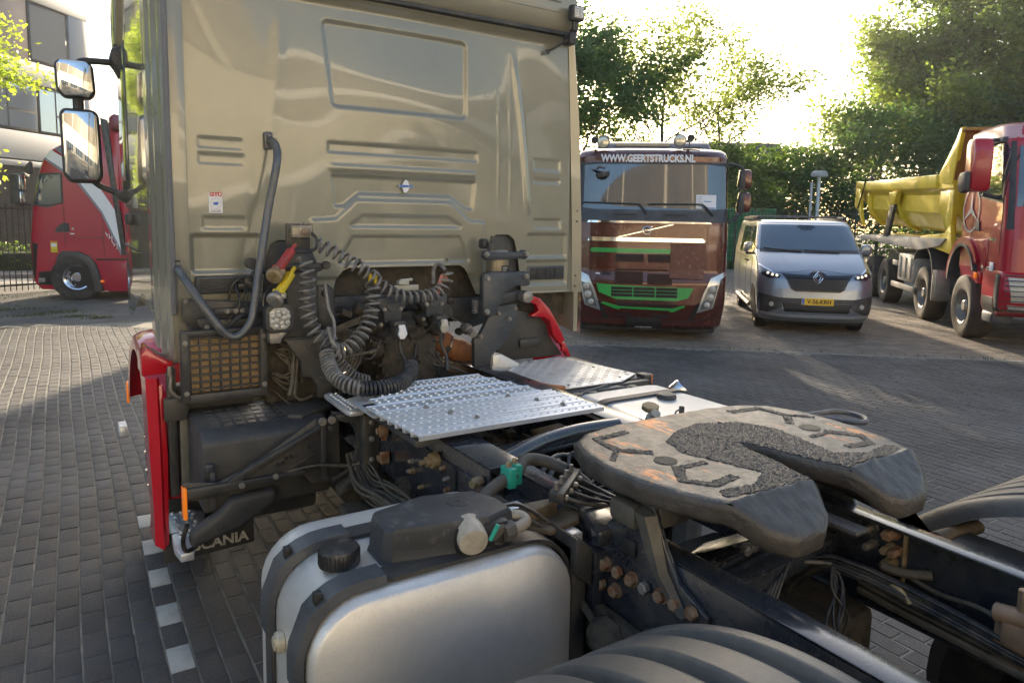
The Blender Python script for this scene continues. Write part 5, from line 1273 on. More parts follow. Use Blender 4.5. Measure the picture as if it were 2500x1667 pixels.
g = G(); g.box((1.30, 2.2, .28), (2.1, 6.0, .72), .05); g.box((1.4, 1.4, .40), (2.0, 3.5, .46), .02); g.box((1.5, 1.2, .45), (1.9, 1.9, .70), .06); g.box((1.34, 1.12, .55), (2.04, 1.75, .80), .03); g.box((1.40, .75, .45), (1.72, 1.2, .70), .04); g.cyl((1.2, .62, .5), (2.2, .62, .5), .13, 20); g.lathe([(.1, -.2), (.26, -.1), (.28, 0), (.26, .1), (.1, .2)], (1.69, .62, .5), (1, 0, 0), 24); T(g, 'axle_and_shade_boxes', GRIME)  # axle parts plus added boxes that darken the ground under the frame
for sd_, x in ((1, 2.22), (-1, 1.14)):
    pass
# hose with teal clamp
g = G(); g.tube(smooth_path([(1.02, 1.80, 1.04), (1.10, 1.87, 1.075), (1.19, 1.90, 1.10), (1.24, 1.91, 1.11), (1.30, 1.95, 1.13), (1.38, 1.93, 1.115), (1.44, 1.84, 1.08), (1.46, 1.7, 1.02)], 6), .021, 14); T(g, 'air_hose', mat('dusty_hose', (.075, .068, .058), .6, 0, .25, 14, dirt=(.12, .10, .075), damt=.4, ds=20))
for dx in (-.018, .018):
    g = G(); g.box((1.215+dx-.015, 1.875+dx*.6, 1.075), (1.215+dx+.015, 1.935+dx*.6, 1.142), .006, M=None); cl = T(g, 'hose_clamp', TEAL)
    g = G(); g.hexbolt((1.215+dx, 1.905+dx*.6, 1.142), (0, 0, 1), .009, .016); T(g, 'bolt', BRASS, cl)
# valve block with four lines
g = G(); g.prism([(1.22, 1.70), (1.25, 1.66), (1.43, 1.81), (1.41, 1.85)], 2, 1.085, 1.12, .006); vb = T(g, 'manifold', BLACKD)
g = G(); g.prism([(1.13, 1.73), (1.12, 1.66), (1.16, 1.60), (1.28, 1.62), (1.40, 1.78), (1.24, 1.70)], 2, 1.03, 1.05, .008); g.prism([(1.12, 1.66), (1.13, 1.73), (1.24, 1.72), (1.25, 1.69)], 2, 1.04, 1.09, .006); T(g, 'manifold_tray', mat('muddy_bracket', (.13, .10, .065), .7, .1, .4, 12), vb)
for i in range(4):
    x = 1.25+i*.045; y = 1.70+i*.035
    g = G(); g.cyl((x, y, 1.12), (x, y, 1.145), .007, 8); g.lathe([(.010, 0), (.010, .012), (.007, .018)], (x+.012, y-.018, 1.10), (.6, -.8, 0), 6); T(g, 'fitting', STEEL, vb)
    g = G(); g.tube(smooth_path([(x+.015, y-.02, 1.10), (x+.07, y-.07, 1.085-.006*i), (1.44+.01*i, 1.60+.015*i, 1.06), (1.52, 1.62, 1.03)], 6), .0065, 8); T(g, 'air_line', CABLE, vb)
g = G(); g.tube(smooth_path([(1.40, 1.84, 1.12), (1.44, 1.88, 1.15), (1.47, 1.85, 1.14), (1.46, 1.78, 1.09), (1.42, 1.76, 1.08)], 6), .006, 8); T(g, 'air_line', CABLE, vb)
# aluminium tabs and dark boxes near the tank
for (x, y, z, s_) in ((1.155, 1.80, 1.055, .033), (1.22, 1.60, 1.035, .036)):
    g = G(); g.box((x-s_, y-s_*.8, z-.03), (x+s_, y+s_*.8, z), .003, M=None); T(g, 'spacer_block', mat('white_alloy', (.7, .71, .72), .35, .5, .1, 20))
g = G(); g.box((1.245, 1.50, .80), (1.30, 2.0, 1.0), .006); g.prism([(1.24, 1.48), (1.32, 1.70), (1.42, 1.70), (1.36, 1.48)], 2, 1.02, 1.075, .015); T(g, 'bracket_box', FRAME)
g = G(); g.tube(smooth_path([(1.0, 1.66, 1.12), (1.10, 1.68, 1.11), (1.20, 1.62, 1.04), (1.22, 1.54, 1.0)], 6), .006, 8); g.tube(smooth_path([(1.0, 1.64, 1.09), (1.10, 1.66, 1.08), (1.19, 1.60, 1.02), (1.21, 1.52, .98)], 6), .006, 8); T(g, 'air_line', CABLE)

# ---- catwalk deck: plank by plank
def plank(x0, x1, y0, y1, z, name='deck_plank', n=22, rows=2, lip_=.012, skew=0.):
    prof_ = [(y0, z-.018), (y0, z), (y0+lip_, z+.004), (y0+lip_*1.6, z), (y1-lip_*1.6, z), (y1-lip_, z+.004), (y1, z), (y1, z-.018), (y1-.004, z-.018), (y1-.004, z-.005), (y0+.004, z-.005), (y0+.004, z-.018)]
    g = G(); g.prism(prof_, 0, x0, x1)
    for r_ in range(rows):
        y = y0+(y1-y0)*(r_+1)/(rows+1)
        for i in range(n):
            x = x0+(x1-x0)*(i+.5+.0*(r_ % 2))/n
            g.lathe([(.0085, 0), (.0065, .0045), (.0045, .0045), (.0042, -.004)], (x, y, z), (0, 0, 1), 8, cap=False)
    return T(g, name, ALU, angle=30)
zd = 1.12
for i in range(6):
    y0 = 2.385+i*.0655; t = i/6
    plank(1.105-.005*i, 2.005-.005*i, y0, y0+.0605, zd-.001*(i % 2), n=24, rows=1, lip_=.014)
for i in range(4):
    y0 = 2.785+i*.115; plank(1.085+(.0 if i < 1 else .06*i), 1.935-.03*i, y0, y0+.111, zd-.004, n=18, rows=2, lip_=.006)
g = G(); g.prism([(1.08, 2.79), (1.08, 3.13), (1.30, 3.24), (1.50, 3.26), (1.86, 3.25), (1.95, 2.8)], 2, zd-.028, zd-.022); dk = T(g, 'deck_sheet', ALU)
for (x, y) in ((1.13, 2.88), (1.13, 2.94), (1.12, 3.02), (1.13, 3.08), (1.19, 3.1)):
    pass
for (x, y) in ((1.30, 2.74), (1.36, 2.62), (1.42, 2.50), (1.72, 2.74), (1.80, 2.62), (1.86, 2.50)):
    g = G(); g.hexbolt((x, y, zd+.002), (0, 0, 1), .010, .010); T(g, 'bolt', STEEL, dk)
g = G(); g.prism([(1.07, 3.44), (1.115, 3.47), (1.155, 3.09), (1.14, 3.06), (1.075, 3.06), (1.065, 3.10)], 2, 1.03, 1.055, .008); sp_ = T(g, 'step_strip', ALU)
for j in range(9):
    for i in range(2):
        g = G(); g.lathe([(.008, 0), (.007, .005), (.004, .005)], (1.095+i*.028-.0*j, 3.11+j*.036+.012*i, 1.055), (0, 0, 1), 10); T(g, 'tread_stud', ALU, sp_)
g = G(); g.box((1.16, 2.8, 1.07), (1.235, 3.6, 1.095), .006); g.box((1.10, 2.40, 1.072), (1.20, 3.0, 1.098), .004); T(g, 'deck_bearer', BLACKD)
# diamond tread plate on the right
tp_ = [(2.08, 3.40), (2.40, 3.70), (2.74, 3.72), (2.84, 3.10), (2.64, 2.99), (2.26, 3.0), (2.12, 3.06)]
g = G(); g.prism(tp_, 2, 1.035, 1.045, .002); tp = T(g, 'tread_plate', ALUS)
g = G(); tpa = np.array(tp_)
for i in range(20):
    for j in range(20):
        x = 2.06+i*.042; y = 2.98+j*.041
        if inside(np.array([x]), np.array([y]), tp_)[0] and sdf(np.array([x]), np.array([y]), tp_)[0] < -.02:
            o_ = (i+j) % 2; c_, s_ = (math.cos(.8), math.sin(.8)) if o_ else (math.cos(-.8), math.sin(-.8))
            for q in (-.0135, -.0045, .0045, .0135):
                M_ = Matrix.Translation((x-s_*q, y+c_*q, 1.045)) @ Matrix.Rotation(.8 if o_ else -.8, 4, 'Z')
                g.box((-.016, -.0022, -.001), (.016, .0022, .0030), M=M_)
T(g, 'tread_pattern', ALUS, tp, angle=0, kind='stuff')
for (x, y) in ((2.45, 3.66), (2.72, 3.64), (2.80, 3.15), (2.68, 3.06), (2.30, 3.04), (2.72, 3.35)):
    g = G(); g.hexbolt((x, y, 1.045), (0, 0, 1), .009, .006); T(g, 'bolt', STEEL, tp)
g = G(); g.box((2.75, 3.05, .85), (2.86, 3.75, 1.03), .01); g.box((2.84, 3.02, .97), (2.90, 3.10, 1.05), .01); g.box((2.2, 2.98, .80), (2.84, 3.02, 1.03), .006); T(g, 'exhaust_box', BLACKD)
g = G(); g.box((2.898, 3.03, .99), (2.91, 3.06, 1.045), .003); T(g, 'side_marker', AMBER)
g = G(); pth = [(2.12+.02*i, 3.0-.012*i, 1.03) for i in range(7)]; g.tube(smooth_path([(2.10, 3.30, 1.04), (2.13, 3.12, 1.05), (2.16, 3.03, 1.05), (2.24, 3.0, 1.04)], 5), .02, 10); T(g, 'torn_foam', COPPER)
# right tank (white) with cap, far side of frame
def tank(x0, x1, y0, y1, z0, z1, r_, m_, name):
    g = G(); pts = []
    for (cx_, cz_, a0) in ((x1-r_, z1-r_, 0), (x0+r_, z1-r_, 90), (x0+r_, z0+r_, 180), (x1-r_, z0+r_, 270)):
        for k in range(8): a_ = rad(a0+k*90/7); pts.append((cx_+r_*math.cos(a_), cz_+r_*math.sin(a_)))
    cxm, czm = (x0+x1)/2, (z0+z1)/2; rings = []
    for (y, s_) in ((y0, .955), (y0+.008, .972), (y0+.018, .985), (y0+.035, .994), (y0+.06, .997), (y0+.065, 1.004), (y0+.075, 1.004), (y0+.08, 1.0), (y1-.05, 1.0), (y1-.01, .98), (y1, .95)):
        dx = (x1-x0)/2*(1-s_); rings.append([(cxm+(x-cxm)*(1-dx/((x1-x0)/2)), y, czm+(z-czm)*(1-dx/((z1-z0)/2))) for x, z in pts])
    g.loft(rings, cap0=True, cap1=True); return T(g, name, m_, angle=50), pts
wt, pts = tank(2.17, 2.90, 1.95, 2.92, .42, 1.03, .14, mat('bright_tank', (.86, .87, .88), .32, .35, .05, 8, bump=.05, bs=120), 'fuel_tank')
def strap(parent, pts, x0, x1, z0, z1, y0, y1, m_):
    cxm, czm = (x0+x1)/2, (z0+z1)/2; g = G(); R = []
    for (y, e) in ((y0, .002), (y0, .012), (y1, .012), (y1, .002)):
        R.append([(cxm+(x-cxm)*(1+e/((x1-x0)/2)), y, czm+(z-czm)*(1+e/((z1-z0)/2))) for x, z in pts])
    g.loft(R); return T(g, 'tank_strap', m_, parent)
strap(wt, pts, 2.17, 2.90, .42, 1.03, 2.68, 2.73, BLACKP); strap(wt, pts, 2.17, 2.90, .42, 1.03, 2.10, 2.15, BLACKP)
g = G(); g.lathe([(.05, 0), (.052, .01), (.045, .024), (.02, .028)], (2.62, 2.62, 1.03), (0, 0, 1), 20); T(g, 'tank_cap', BLACKP, wt)
g = G(); g.lathe([(.035, 0), (.035, .05), (.022, .055), (.022, .085)], (2.24, 2.33, 1.02), (-.2, -.5, .7), 12); T(g, 'filler_neck', WHITED, wt)
g = G(); g.lathe([(.04, 0), (.042, .012), (.038, .02)], (2.25, 2.35, 1.085), (-.1, -.2, 1), 8); T(g, 'neck_nut', BRASS, wt)
g = G(); g.tube(smooth_path([(2.34, 2.24, 1.03), (2.31, 2.25, 1.08), (2.35, 2.26, 1.09), (2.37, 2.25, 1.04)], 5), .004, 6); g.box((2.37, 2.27, 1.04), (2.39, 2.29, 1.10), .004); T(g, 'sender_cable', CABLE, wt)
g = G(); g.prism([(2.30, 2.95), (2.33, 3.0), (2.66, 3.0), (2.78, 2.95), (2.86, 2.80), (2.85, 2.93), (2.2, 2.90)], 2, .90, 1.0, .02)
for i in range(16):
    x = 2.25+rng.uniform(0, .45); y = 2.93+rng.uniform(-.02, .08); s_ = rng.uniform(.012, .03); g.box((x-s_, y-s_, .99), (x+s_, y+s_, 1.0+s_), .004)
for i in range(8): g.tube(smooth_path([(2.2+.03*i, 2.92, 1.01), (2.3+.03*i, 2.97, 1.03), (2.42+.03*i, 2.96, 1.015)], 5), .007, 6)
g.cyl((2.30, 2.94, 1.01), (2.52, 2.97, 1.03), .016, 12); g.box((2.42, 2.93, 1.0), (2.60, 3.0, 1.03), .01)
T(g, 'tank_end_fittings', BLACKP)
g = G(); g.lathe([(.05, 0), (.055, .01), (.055, .06), (.05, .07)], (2.86, 2.80, .98), (.4, -.3, .5), 20); T(g, 'chrome_cap', CHROME)
g = G(); pts_ = [(2.05, 2.36, 1.0), (2.05, 2.75, 1.0)]
g.prism([(2.02, 2.34), (2.15, 2.34), (2.15, 2.85), (2.02, 2.85)], 2, 1.04, 1.056, .004); T(g, 'alloy_strip', ALU)
# second stub tank behind the plate
g = G(); g.lathe([(.05, 0), (.053, .01), (.05, .03)], (2.72, 2.12, 1.04), (0, 0, 1), 20); T(g, 'cap_disc', STEEL)

# ---- left aluminium tank
TX0, TX1, TZ0, TZ1 = .425, 1.178, .34, 1.062
lt, pts = tank(TX0, TX1, 1.50, 2.00, TZ0, TZ1, .145, ALUT, 'fuel_tank')
strap(lt, pts, TX0, TX1, TZ0, TZ1, 1.535, 1.60, BLACKD); strap(lt, pts, TX0, TX1, TZ0, TZ1, 1.80, 1.865, BLACKD)
for y0 in (1.527, 1.792):
    R = []; cxm, czm = (TX0+TX1)/2, (TZ0+TZ1)/2
    arc = [p for p in pts[8:16]]; arc = [(pts[8][0]+.055, pts[8][1])]+arc+[(pts[15][0], pts[15][1]-.06)]
    g = G()
    for (y, e) in ((y0, .004), (y0+.006, .024), (y0+.074, .024), (y0+.08, .004)):
        R.append([(x+(x-(TX0+.145))/.145*e if x < TX0+.145 else x, y, z+(e if x > TX0+.02 else 0)*(1 if z > TZ1-.145 else 0)) for x, z in arc])
    g.loft(R, closed=False); T(g, 'strap_pad', GREYP, lt)
    g = G(); g.box((.455, y0+.02, 1.045), (.475, y0+.045, 1.075), .003, M=None); T(g, 'pad_slot', BLKP, lt)
g = G(); g.cyl((.425, 1.72, .88), (.405, 1.72, .88), .026, 18); g.lathe([(.018, 0), (.018, .006)], (.405, 1.72, .88), (-1, 0, 0), 6); T(g, 'drain_plug', mat('cream_plug', (.55, .5, .38), .4, .4), lt)
g = G()
prof_ = [(.052, 0), (.052, .038), (.049, .044), (.038, .046), (.001, .047)]
g.lathe(prof_, (.562, 1.695, 1.062), (0, 0, 1), 36)
for i in range(30): a_ = 2*PI*i/30; g.cyl((.562+.052*math.cos(a_), 1.695+.052*math.sin(a_), 1.066), (.562+.052*math.cos(a_), 1.695+.052*math.sin(a_), 1.10), .0016, 6)
T(g, 'tank_cap', mat('cap_black', (.014, .014, .016), .4, 0, .2, 12, dirt=(.14, .14, .14), damt=-.05, ds=22), lt)
# black pump cover
g = G()
base = [(.652, 1.63), (.668, 1.605), (.93, 1.550), (1.018, 1.580), (1.022, 1.66), (.985, 1.745), (.83, 1.785), (.665, 1.745), (.652, 1.72)]
cxm = sum(p[0] for p in base)/9; cym = sum(p[1] for p in base)/9
R = []
for (z, s_) in ((1.064, 1.03), (1.07, 1.0), (1.11, .99), (1.142, .975), (1.152, .955), (1.158, .92), (1.160, .86)):
    R.append([(cxm+(x-cxm)*s_, cym+(y-cym)*s_, z) for x, y in base])
g.loft(R, cap1=True)
SCUFF = mat('scuffed_cover', (.035, .037, .042), .5, 0, .25, 6, bump=.2, bs=180, dirt=(.17, .17, .175), damt=-.12, ds=18)
pc = T(g, 'pump_cover', SCUFF, angle=25)
g = G(); g.lathe([(.036, 0), (.034, .003), (.026, .0035)], (.90, 1.685, 1.159), (0, 0, 1), 24); g.cyl((.90, 1.685, 1.160), (.90, 1.685, 1.166), .005, 8); T(g, 'cover_boss', SCUFF, pc)
g = G(); g.box((.83, 1.545, 1.07), (.99, 1.60, 1.145), .02); T(g, 'cover_recess', BLKP, pc)
g = G(); g.lathe([(.034, 0), (.040, .004), (.040, .070), (.037, .076), (.010, .080)], (.882, 1.60, 1.128), (-.25, -1, -.22), 26); T(g, 'filter_canister', mat('dusty_white_can', (.44, .40, .33), .5, 0, .1, 10, dirt=(.24, .18, .12), damt=.15, ds=18), pc)
g = G(); g.lathe([(.030, 0), (.032, .004), (.032, .05), (.028, .055)], (.955, 1.60, 1.11), (.1, -1, -.15), 8); g.lathe([(.027, 0), (.027, .035)], (.965, 1.555, 1.105), (1, .15, .05), 8); T(g, 'hex_valve', mat('dusty_grey_valve', (.11, .10, .09), .6, .2, .2, 14), pc)
g = G(); g.tube(smooth_path([(.99, 1.557, 1.105), (1.03, 1.562, 1.108), (1.055, 1.575, 1.112), (1.05, 1.60, 1.118), (1.01, 1.62, 1.118)], 5), .016, 12); T(g, 'elbow_pipe', mat('dusty_pipe', (.34, .30, .24), .55, .2, .15, 12), pc)
g = G(); g.tube([(.905, 1.515, 1.115), (.925, 1.51, 1.155)], .006, 8); T(g, 'cable_tip', TEAL, pc)
g = G(); g.box((1.18, 1.52, .36), (1.235, 1.62, 1.03), .01); g.prism([(1.18, 1.06), (1.24, 1.02), (1.24, .9), (1.18, .95)], 1, 1.5, 1.75, .01); T(g, 'tank_bracket', BLACKD)
g = G(); g.box((1.235, 1.56, .5), (1.26, 1.61, 1.0), .005); T(g, 'muddy_stay', mat('muddy_bracket', (.13, .10, .065), .7), )

# ---- fifth wheel mounting
g = G(); g.prism([(1.68, .955), (1.56, 1.02), (1.46, 1.13), (1.44, 1.24), (1.33, 1.24), (1.31, 1.18), (1.27, 1.10), (1.22, 1.03), (1.12, .985), (1.12, .82), (1.36, .82), (1.66, .86)], 0, 1.288, 1.304, .004)
sp = T(g, 'mounting_plate', FRAME)
g = G(); g.loft([[(1.285, 1.355, 1.19), (1.25, 1.35, 1.18), (1.25, 1.31, 1.18), (1.285, 1.30, 1.18)], [(1.285, 1.30, 1.05), (1.262, 1.29, 1.04), (1.262, 1.262, 1.04), (1.285, 1.255, 1.05)], [(1.285, 1.21, .96), (1.27, 1.20, .955), (1.27, 1.185, .955), (1.285, 1.18, .96)]], cap0=True, cap1=True); g.box((1.25, 1.35, 1.12), (1.30, 1.46, 1.19), .02); T(g, 'cast_rib', mat('dirty_casting', (.085, .078, .066), .6, .2, .3, 12, dirt=(.16, .14, .11), damt=.3, ds=14), sp)
g = G(); g.box((1.28, 1.375, 1.03), (1.288, 1.43, 1.075), .003); T(g, 'cast_recess', BLKP, sp)
for k, (y, z) in enumerate(((1.622, .952), (1.565, .952), (1.509, .953), (1.451, .956), (1.396, .958), (1.34, .960), (1.283, .964), (1.228, .969), (1.562, .897), (1.52, .890), (1.462, .894), (1.17, .975))):
    y2 = y*1.288/1.30; z2 = 1.95+(z-1.95)*1.288/1.30
    g = G(); g.hexbolt((1.288, y2, z2), (-1, 0, 0), .0175, .024, washer=(k % 2 == 0)); T(g, 'bolt', RUST if k != 5 else STEEL, sp)
text('33215', .05, Matrix.Translation((1.286, 1.43, 1.01)) @ Matrix.Rotation(-PI/2, 4, 'Z') @ Matrix.Rotation(PI/2, 4, 'X') @ Matrix.Rotation(rad(-14), 4, 'Z'), FRAME, sp, name='cast_number', ext=.002, world=True, sx=.8)
g = G(); g.prism([(1.68, .955), (1.56, 1.02), (1.46, 1.13), (1.44, 1.20), (1.30, 1.20), (1.22, 1.03), (1.12, .985), (1.12, .82), (1.66, .86)], 0, 2.082, 2.098, .004); T(g, 'mounting_plate', FRAME)
g = G(); g.box((1.30, 1.30, 1.13), (1.42, 1.48, 1.235), .02); g.box((2.0, 1.30, 1.13), (2.12, 1.48, 1.235), .02); g.cyl((1.32, 1.39, 1.17), (2.1, 1.39, 1.17), .03, 14); T(g, 'pivot_block', PLATES)
for (y, z) in ((1.05, .99), (1.10, .93), (1.52, .80)):
    pass
g = G(); g.prism([(1.30, .84), (1.60, .84), (1.60, .70), (1.30, .70)], 0, 1.25, 1.288, .01); g.lathe([(.05, 0), (.055, .02), (.055, .07), (.04, .08)], (1.28, 1.45, .78), (-.6, -.3, .2), 8); g.tube(smooth_path([(1.24, 1.58, .84), (1.22, 1.50, .84), (1.235, 1.42, .78), (1.25, 1.34, .80), (1.27, 1.30, .86)], 6), .012, 8); T(g, 'spring_hanger', GRIME)

# ---- fifth wheel plate
CX5 = 1.727
half = [(.0, 1.745), (.22, 1.742), (.36, 1.715), (.44, 1.66), (.485, 1.56), (.498, 1.45), (.49, 1.33), (.455, 1.20), (.42, 1.13), (.395, 1.09), (.345, 1.03), (.28, .995), (.18, .995), (.125, 1.025), (.085, 1.09), (.040, 1.25), (.025, 1.36)]
plate_out = [(CX5+x, y) for x, y in half]+[(CX5, 1.405)]+[(CX5-x, y) for x, y in half[::-1][:-1]]
rsn = np.random.RandomState(3)
def vnoise(u, v, s, seed=0):
    f = np.zeros(u.shape)
    r2 = np.random.RandomState(seed)
    for k in range(5):
        a_ = r2.uniform(0, 2*PI); q = s*(1.6**k); f += np.sin((u*math.cos(a_)+v*math.sin(a_))*q+r2.uniform(0, 6))*(.62**k)*np.cos((u*math.sin(a_)-v*math.cos(a_))*q*.8+r2.uniform(0, 6))
    return f
def plate_z(u, v):
    x = np.abs(u-CX5); ye = 1.10-.10*(x-.28)**2
    z = 1.28 - .66*np.maximum(0, ye-v)          # ramp
    d = -sdf(u, v, plate_out)
    z -= .007*np.exp(-d/.006)                    # soft worn rim
    z += .0012*vnoise(u, v, 26, 4)*ss((ye+.035-v)/.03) + .0012*vnoise(u, v, 90, 9)*ss((ye+.05-v)/.04)
    z += .0012*vnoise(u, v, 60, 6)*np.exp(-d/.014)
    lip_ = np.exp(-((v-ye)/.012)**2)*.004*(1+.6*vnoise(u, v, 60, 2)); z += lip_
    return z
me = field(plate_out, plate_z, .007, 2, skirt=0)
PLM = bpy.data.materials.new('coupling_plate'); PLM.use_nodes = True
nt = PLM.node_tree; N = nt.nodes; L = nt.links; b = N['Principled BSDF']; tc = N.new('ShaderNodeTexCoord')
def nz(s, d=5, r_=.6, vec=None):
    n = N.new('ShaderNodeTexNoise'); n.inputs['Scale'].default_value = s; n.inputs['Detail'].default_value = d; n.inputs['Roughness'].default_value = r_; L.new(vec or tc.outputs['Object'], n.inputs[0]); return n.outputs['Fac']
def rp(src, a, c, d=0, e=1):
    r_ = N.new('ShaderNodeMapRange'); r_.inputs['From Min'].default_value = a; r_.inputs['From Max'].default_value = c; r_.inputs['To Min'].default_value = d; r_.inputs['To Max'].default_value = e; L.new(src, r_.inputs['Value']); return r_.outputs[0]
def mx(f, A, B_):
    x = N.new('ShaderNodeMix'); x.data_type = 'RGBA'; L.new(f, x.inputs[0])
    for k, v in ((6, A), (7, B_)):
        if isinstance(v, tuple): x.inputs[k].default_value = (*v, 1)
        else: L.new(v, x.inputs[k])
    return x.outputs[2]
mpn = N.new('ShaderNodeMapping'); mpn.inputs['Scale'].default_value = (1.0, .25, 1); mpn.inputs['Rotation'].default_value = (0, 0, .3); L.new(tc.outputs['Object'], mpn.inputs[0])
c1 = mx(rp(nz(60, 6, .7, mpn.outputs[0]), .35, .65), (.070, .067, .062), (.145, .134, .122))
c2 = mx(rp(nz(11, 5, .7, mpn.outputs[0]), 0.565, .62), c1, (.58, .22, .06))
sx = N.new('ShaderNodeSeparateXYZ'); L.new(tc.outputs['Object'], sx.inputs[0])
rampf = rp(sx.outputs['Y'], 1.135-3.0, 1.105-3.0)
c3 = mx(rampf, c2, (.075, .07, .066))
nedge = rp(nz(20, 6, .7), .49, .60)
c4 = mx(nedge, c3, (.085, .08, .075)); L.new(c4, b.inputs['Base Color'])
L.new(rp(nz(30, 4), .3, .7, .28, .5), b.inputs['Roughness']); b.inputs['Metallic'].default_value = .35
bp = N.new('ShaderNodeBump'); bp.inputs['Strength'].default_value = .45; bp.inputs['Distance'].default_value = .006; L.new(nz(75, 6, .65), bp.inputs['Height']); L.new(bp.outputs[0], b.inputs['Normal'])
fwheel = outm(me, 'coupling_plate', PLM, TR, world=True, angle=60)
# skirt of the plate
def skirt_low(u, v): return plate_z(u, v)-.001
g = G(); t = bmesh.new(); P_ = []
for i in range(len(plate_out)):
    a = np.array(plate_out[i]); c = np.array(plate_out[(i+1) % len(plate_out)]); n = max(1, int(np.linalg.norm(c-a)/.02))
    for k in range(n): P_.append(a+(c-a)*k/n)
P_ = np.array(P_); zt = plate_z(P_[:, 0], P_[:, 1]); cen = P_.mean(0); rings = []
tn = np.roll(P_, -1, 0)-np.roll(P_, 1, 0); nn = np.stack([tn[:, 1], -tn[:, 0]], 1); nn /= np.linalg.norm(nn, axis=1)[:, None]
if (nn*(P_-cen)).sum() < 0: nn = -nn
for (dz, o_, am) in ((0.001, 0, 0), (-.005, .004, .0016), (-.016, .005, .0018), (-.034, .001, .001), (-.048, -.001, .001), (-.058, -.010, .001)):
    wob = am*vnoise(P_[:, 0], P_[:, 1], 50, 12+abs(int(dz*1000)))
    q = P_+nn*(o_+wob)[:, None]; bot = 1.205-.10*np.clip(1.1-P_[:, 1], 0, 1)
    zz = zt+dz*(1 if True else 0)+wob*.6
    rings.append([(q[i, 0], q[i, 1], zz[i]) for i in range(len(q))])
g.loft(rings, cap1=True); T(g, 'plate_skirt', PLATES, fwheel, angle=50)
# greased centre and grooves
def blob(pts, k=6):
    P2 = [Vector((p[0], p[1], 0)) for p in pts]; P2 = P2[-2:]+P2+P2[:3]; s_ = smooth_path(P2, k)[2*k:-2*k]; return [(p.x, p.y) for p in s_]
gp = [(CX5-.022, 1.41), (CX5-.19, 1.52), (CX5-.10, 1.60), (CX5+.05, 1.61), (CX5+.17, 1.55), (CX5+.205, 1.44), (CX5+.17, 1.30), (CX5+.15, 1.18), (CX5+.26, 1.145), (CX5+.36, 1.165), (CX5+.38, 1.13), (CX5+.27, 1.108), (CX5+.06, 1.115), (CX5+.033, 1.25), (CX5+.026, 1.37), (CX5+.005, 1.408), (CX5-.026, 1.38), (CX5-.033, 1.25), (CX5-.06, 1.115), (CX5-.27, 1.108), (CX5-.38, 1.13), (CX5-.36, 1.165), (CX5-.24, 1.15), (CX5-.15, 1.19), (CX5-.18, 1.30), (CX5-.235, 1.40)]
gp = gp[:1]+gp[1:]
def grz(u, v): return plate_z(u, v)+.0022+.0021*rsn.uniform(-1, 1, u.shape)
def rough(pl, j=.0035, st=.012):
    o_ = []; r2 = random.Random(len(pl))
    for i in range(len(pl)):
        a = Vector(pl[i]); c = Vector(pl[(i+1) % len(pl)]); n = max(1, int((c-a).length/st))
        for k in range(n): p = a.lerp(c, k/n); o_.append((p.x+r2.uniform(-j, j), p.y+r2.uniform(-j, j)))
    return o_
me = field(rough([(CX5-.022, 1.412), (CX5-.10, 1.58), (CX5+.03, 1.61), (CX5+.16, 1.56), (CX5+.215, 1.45), (CX5+.19, 1.32), (CX5+.16, 1.20), (CX5+.25, 1.150), (CX5+.37, 1.165), (CX5+.385, 1.13), (CX5+.28, 1.105), (CX5+.088, 1.105), (CX5+.046, 1.25), (CX5+.028, 1.36), (CX5, 1.412)]), grz, .0044, 2, skirt=-.003)
outm(me, 'grease_layer', GREASE, fwheel, world=True, angle=0)
me = field(rough([(CX5+.0, 1.412), (CX5-.028, 1.36), (CX5-.046, 1.25), (CX5-.088, 1.105), (CX5-.28, 1.105), (CX5-.385, 1.13), (CX5-.37, 1.165), (CX5-.25, 1.150), (CX5-.16, 1.20), (CX5-.20, 1.32), (CX5-.235, 1.42), (CX5-.20, 1.52), (CX5-.09, 1.585), (CX5-.012, 1.60)]), grz, .0044, 2, skirt=-.003)
outm(me, 'grease_layer', GREASE, fwheel, world=True, angle=0)
def groove(path, w_=.017):
    P2 = [np.array(p, float) for p in path]; L_, R_ = [], []
    for i, p in enumerate(P2):
        a = P2[max(0, i-1)]; c = P2[min(len(P2)-1, i+1)]; d = (c-a)/np.linalg.norm(c-a); n = np.array([-d[1], d[0]]); L_.append(tuple(p+n*w_)); R_.append(tuple(p-n*w_))
    me = field(rough(L_+R_[::-1], .002), grz, .0044, 2, skirt=-.003); return outm(me, 'grease_groove', GREASE, fwheel, world=True, angle=0)
for s_ in (1, -1):
    groove([(CX5+s_*.24, 1.655), (CX5+s_*.375, 1.64), (CX5+s_*.385, 1.53), (CX5+s_*.31, 1.46)], .015)
    groove([(CX5+s_*.455, 1.47), (CX5+s_*.385, 1.535)], .009)
    groove([(CX5+s_*.34, 1.335), (CX5+s_*.235, 1.33)], .010)
    groove([(CX5+s_*.33, 1.345), (CX5+s_*.395, 1.26), (CX5+s_*.345, 1.20), (CX5+s_*.25, 1.215)], .016)
    g = G(); g.lathe([(.034, 0), (.033, .0035), (.030, .004), (.001, .004)], (CX5+s_*.325, 1.395, 1.279), (0, 0, 1), 24); T(g, 'grease_nipple_disc', GREASE, fwheel)
g = G(); g.box((CX5-.03, 1.0, 1.14), (CX5+.03, 1.36, 1.16), .01); g.box((CX5-.25, 1.30, 1.10), (CX5+.25, 1.55, 1.19), .03); T(g, 'locking_jaw', PLATES, fwheel)
g = G(); g.tube(smooth_path([(2.18, 1.60, 1.24), (2.31, 1.54, 1.258), (2.37, 1.53, 1.26), (2.41, 1.49, 1.26), (2.40, 1.42, 1.26), (2.36, 1.39, 1.258), (2.325, 1.41, 1.256), (2.30, 1.47, 1.255), (2.28, 1.54, 1.25)], 6), .009, 10); T(g, 'release_handle', RAILM, fwheel)

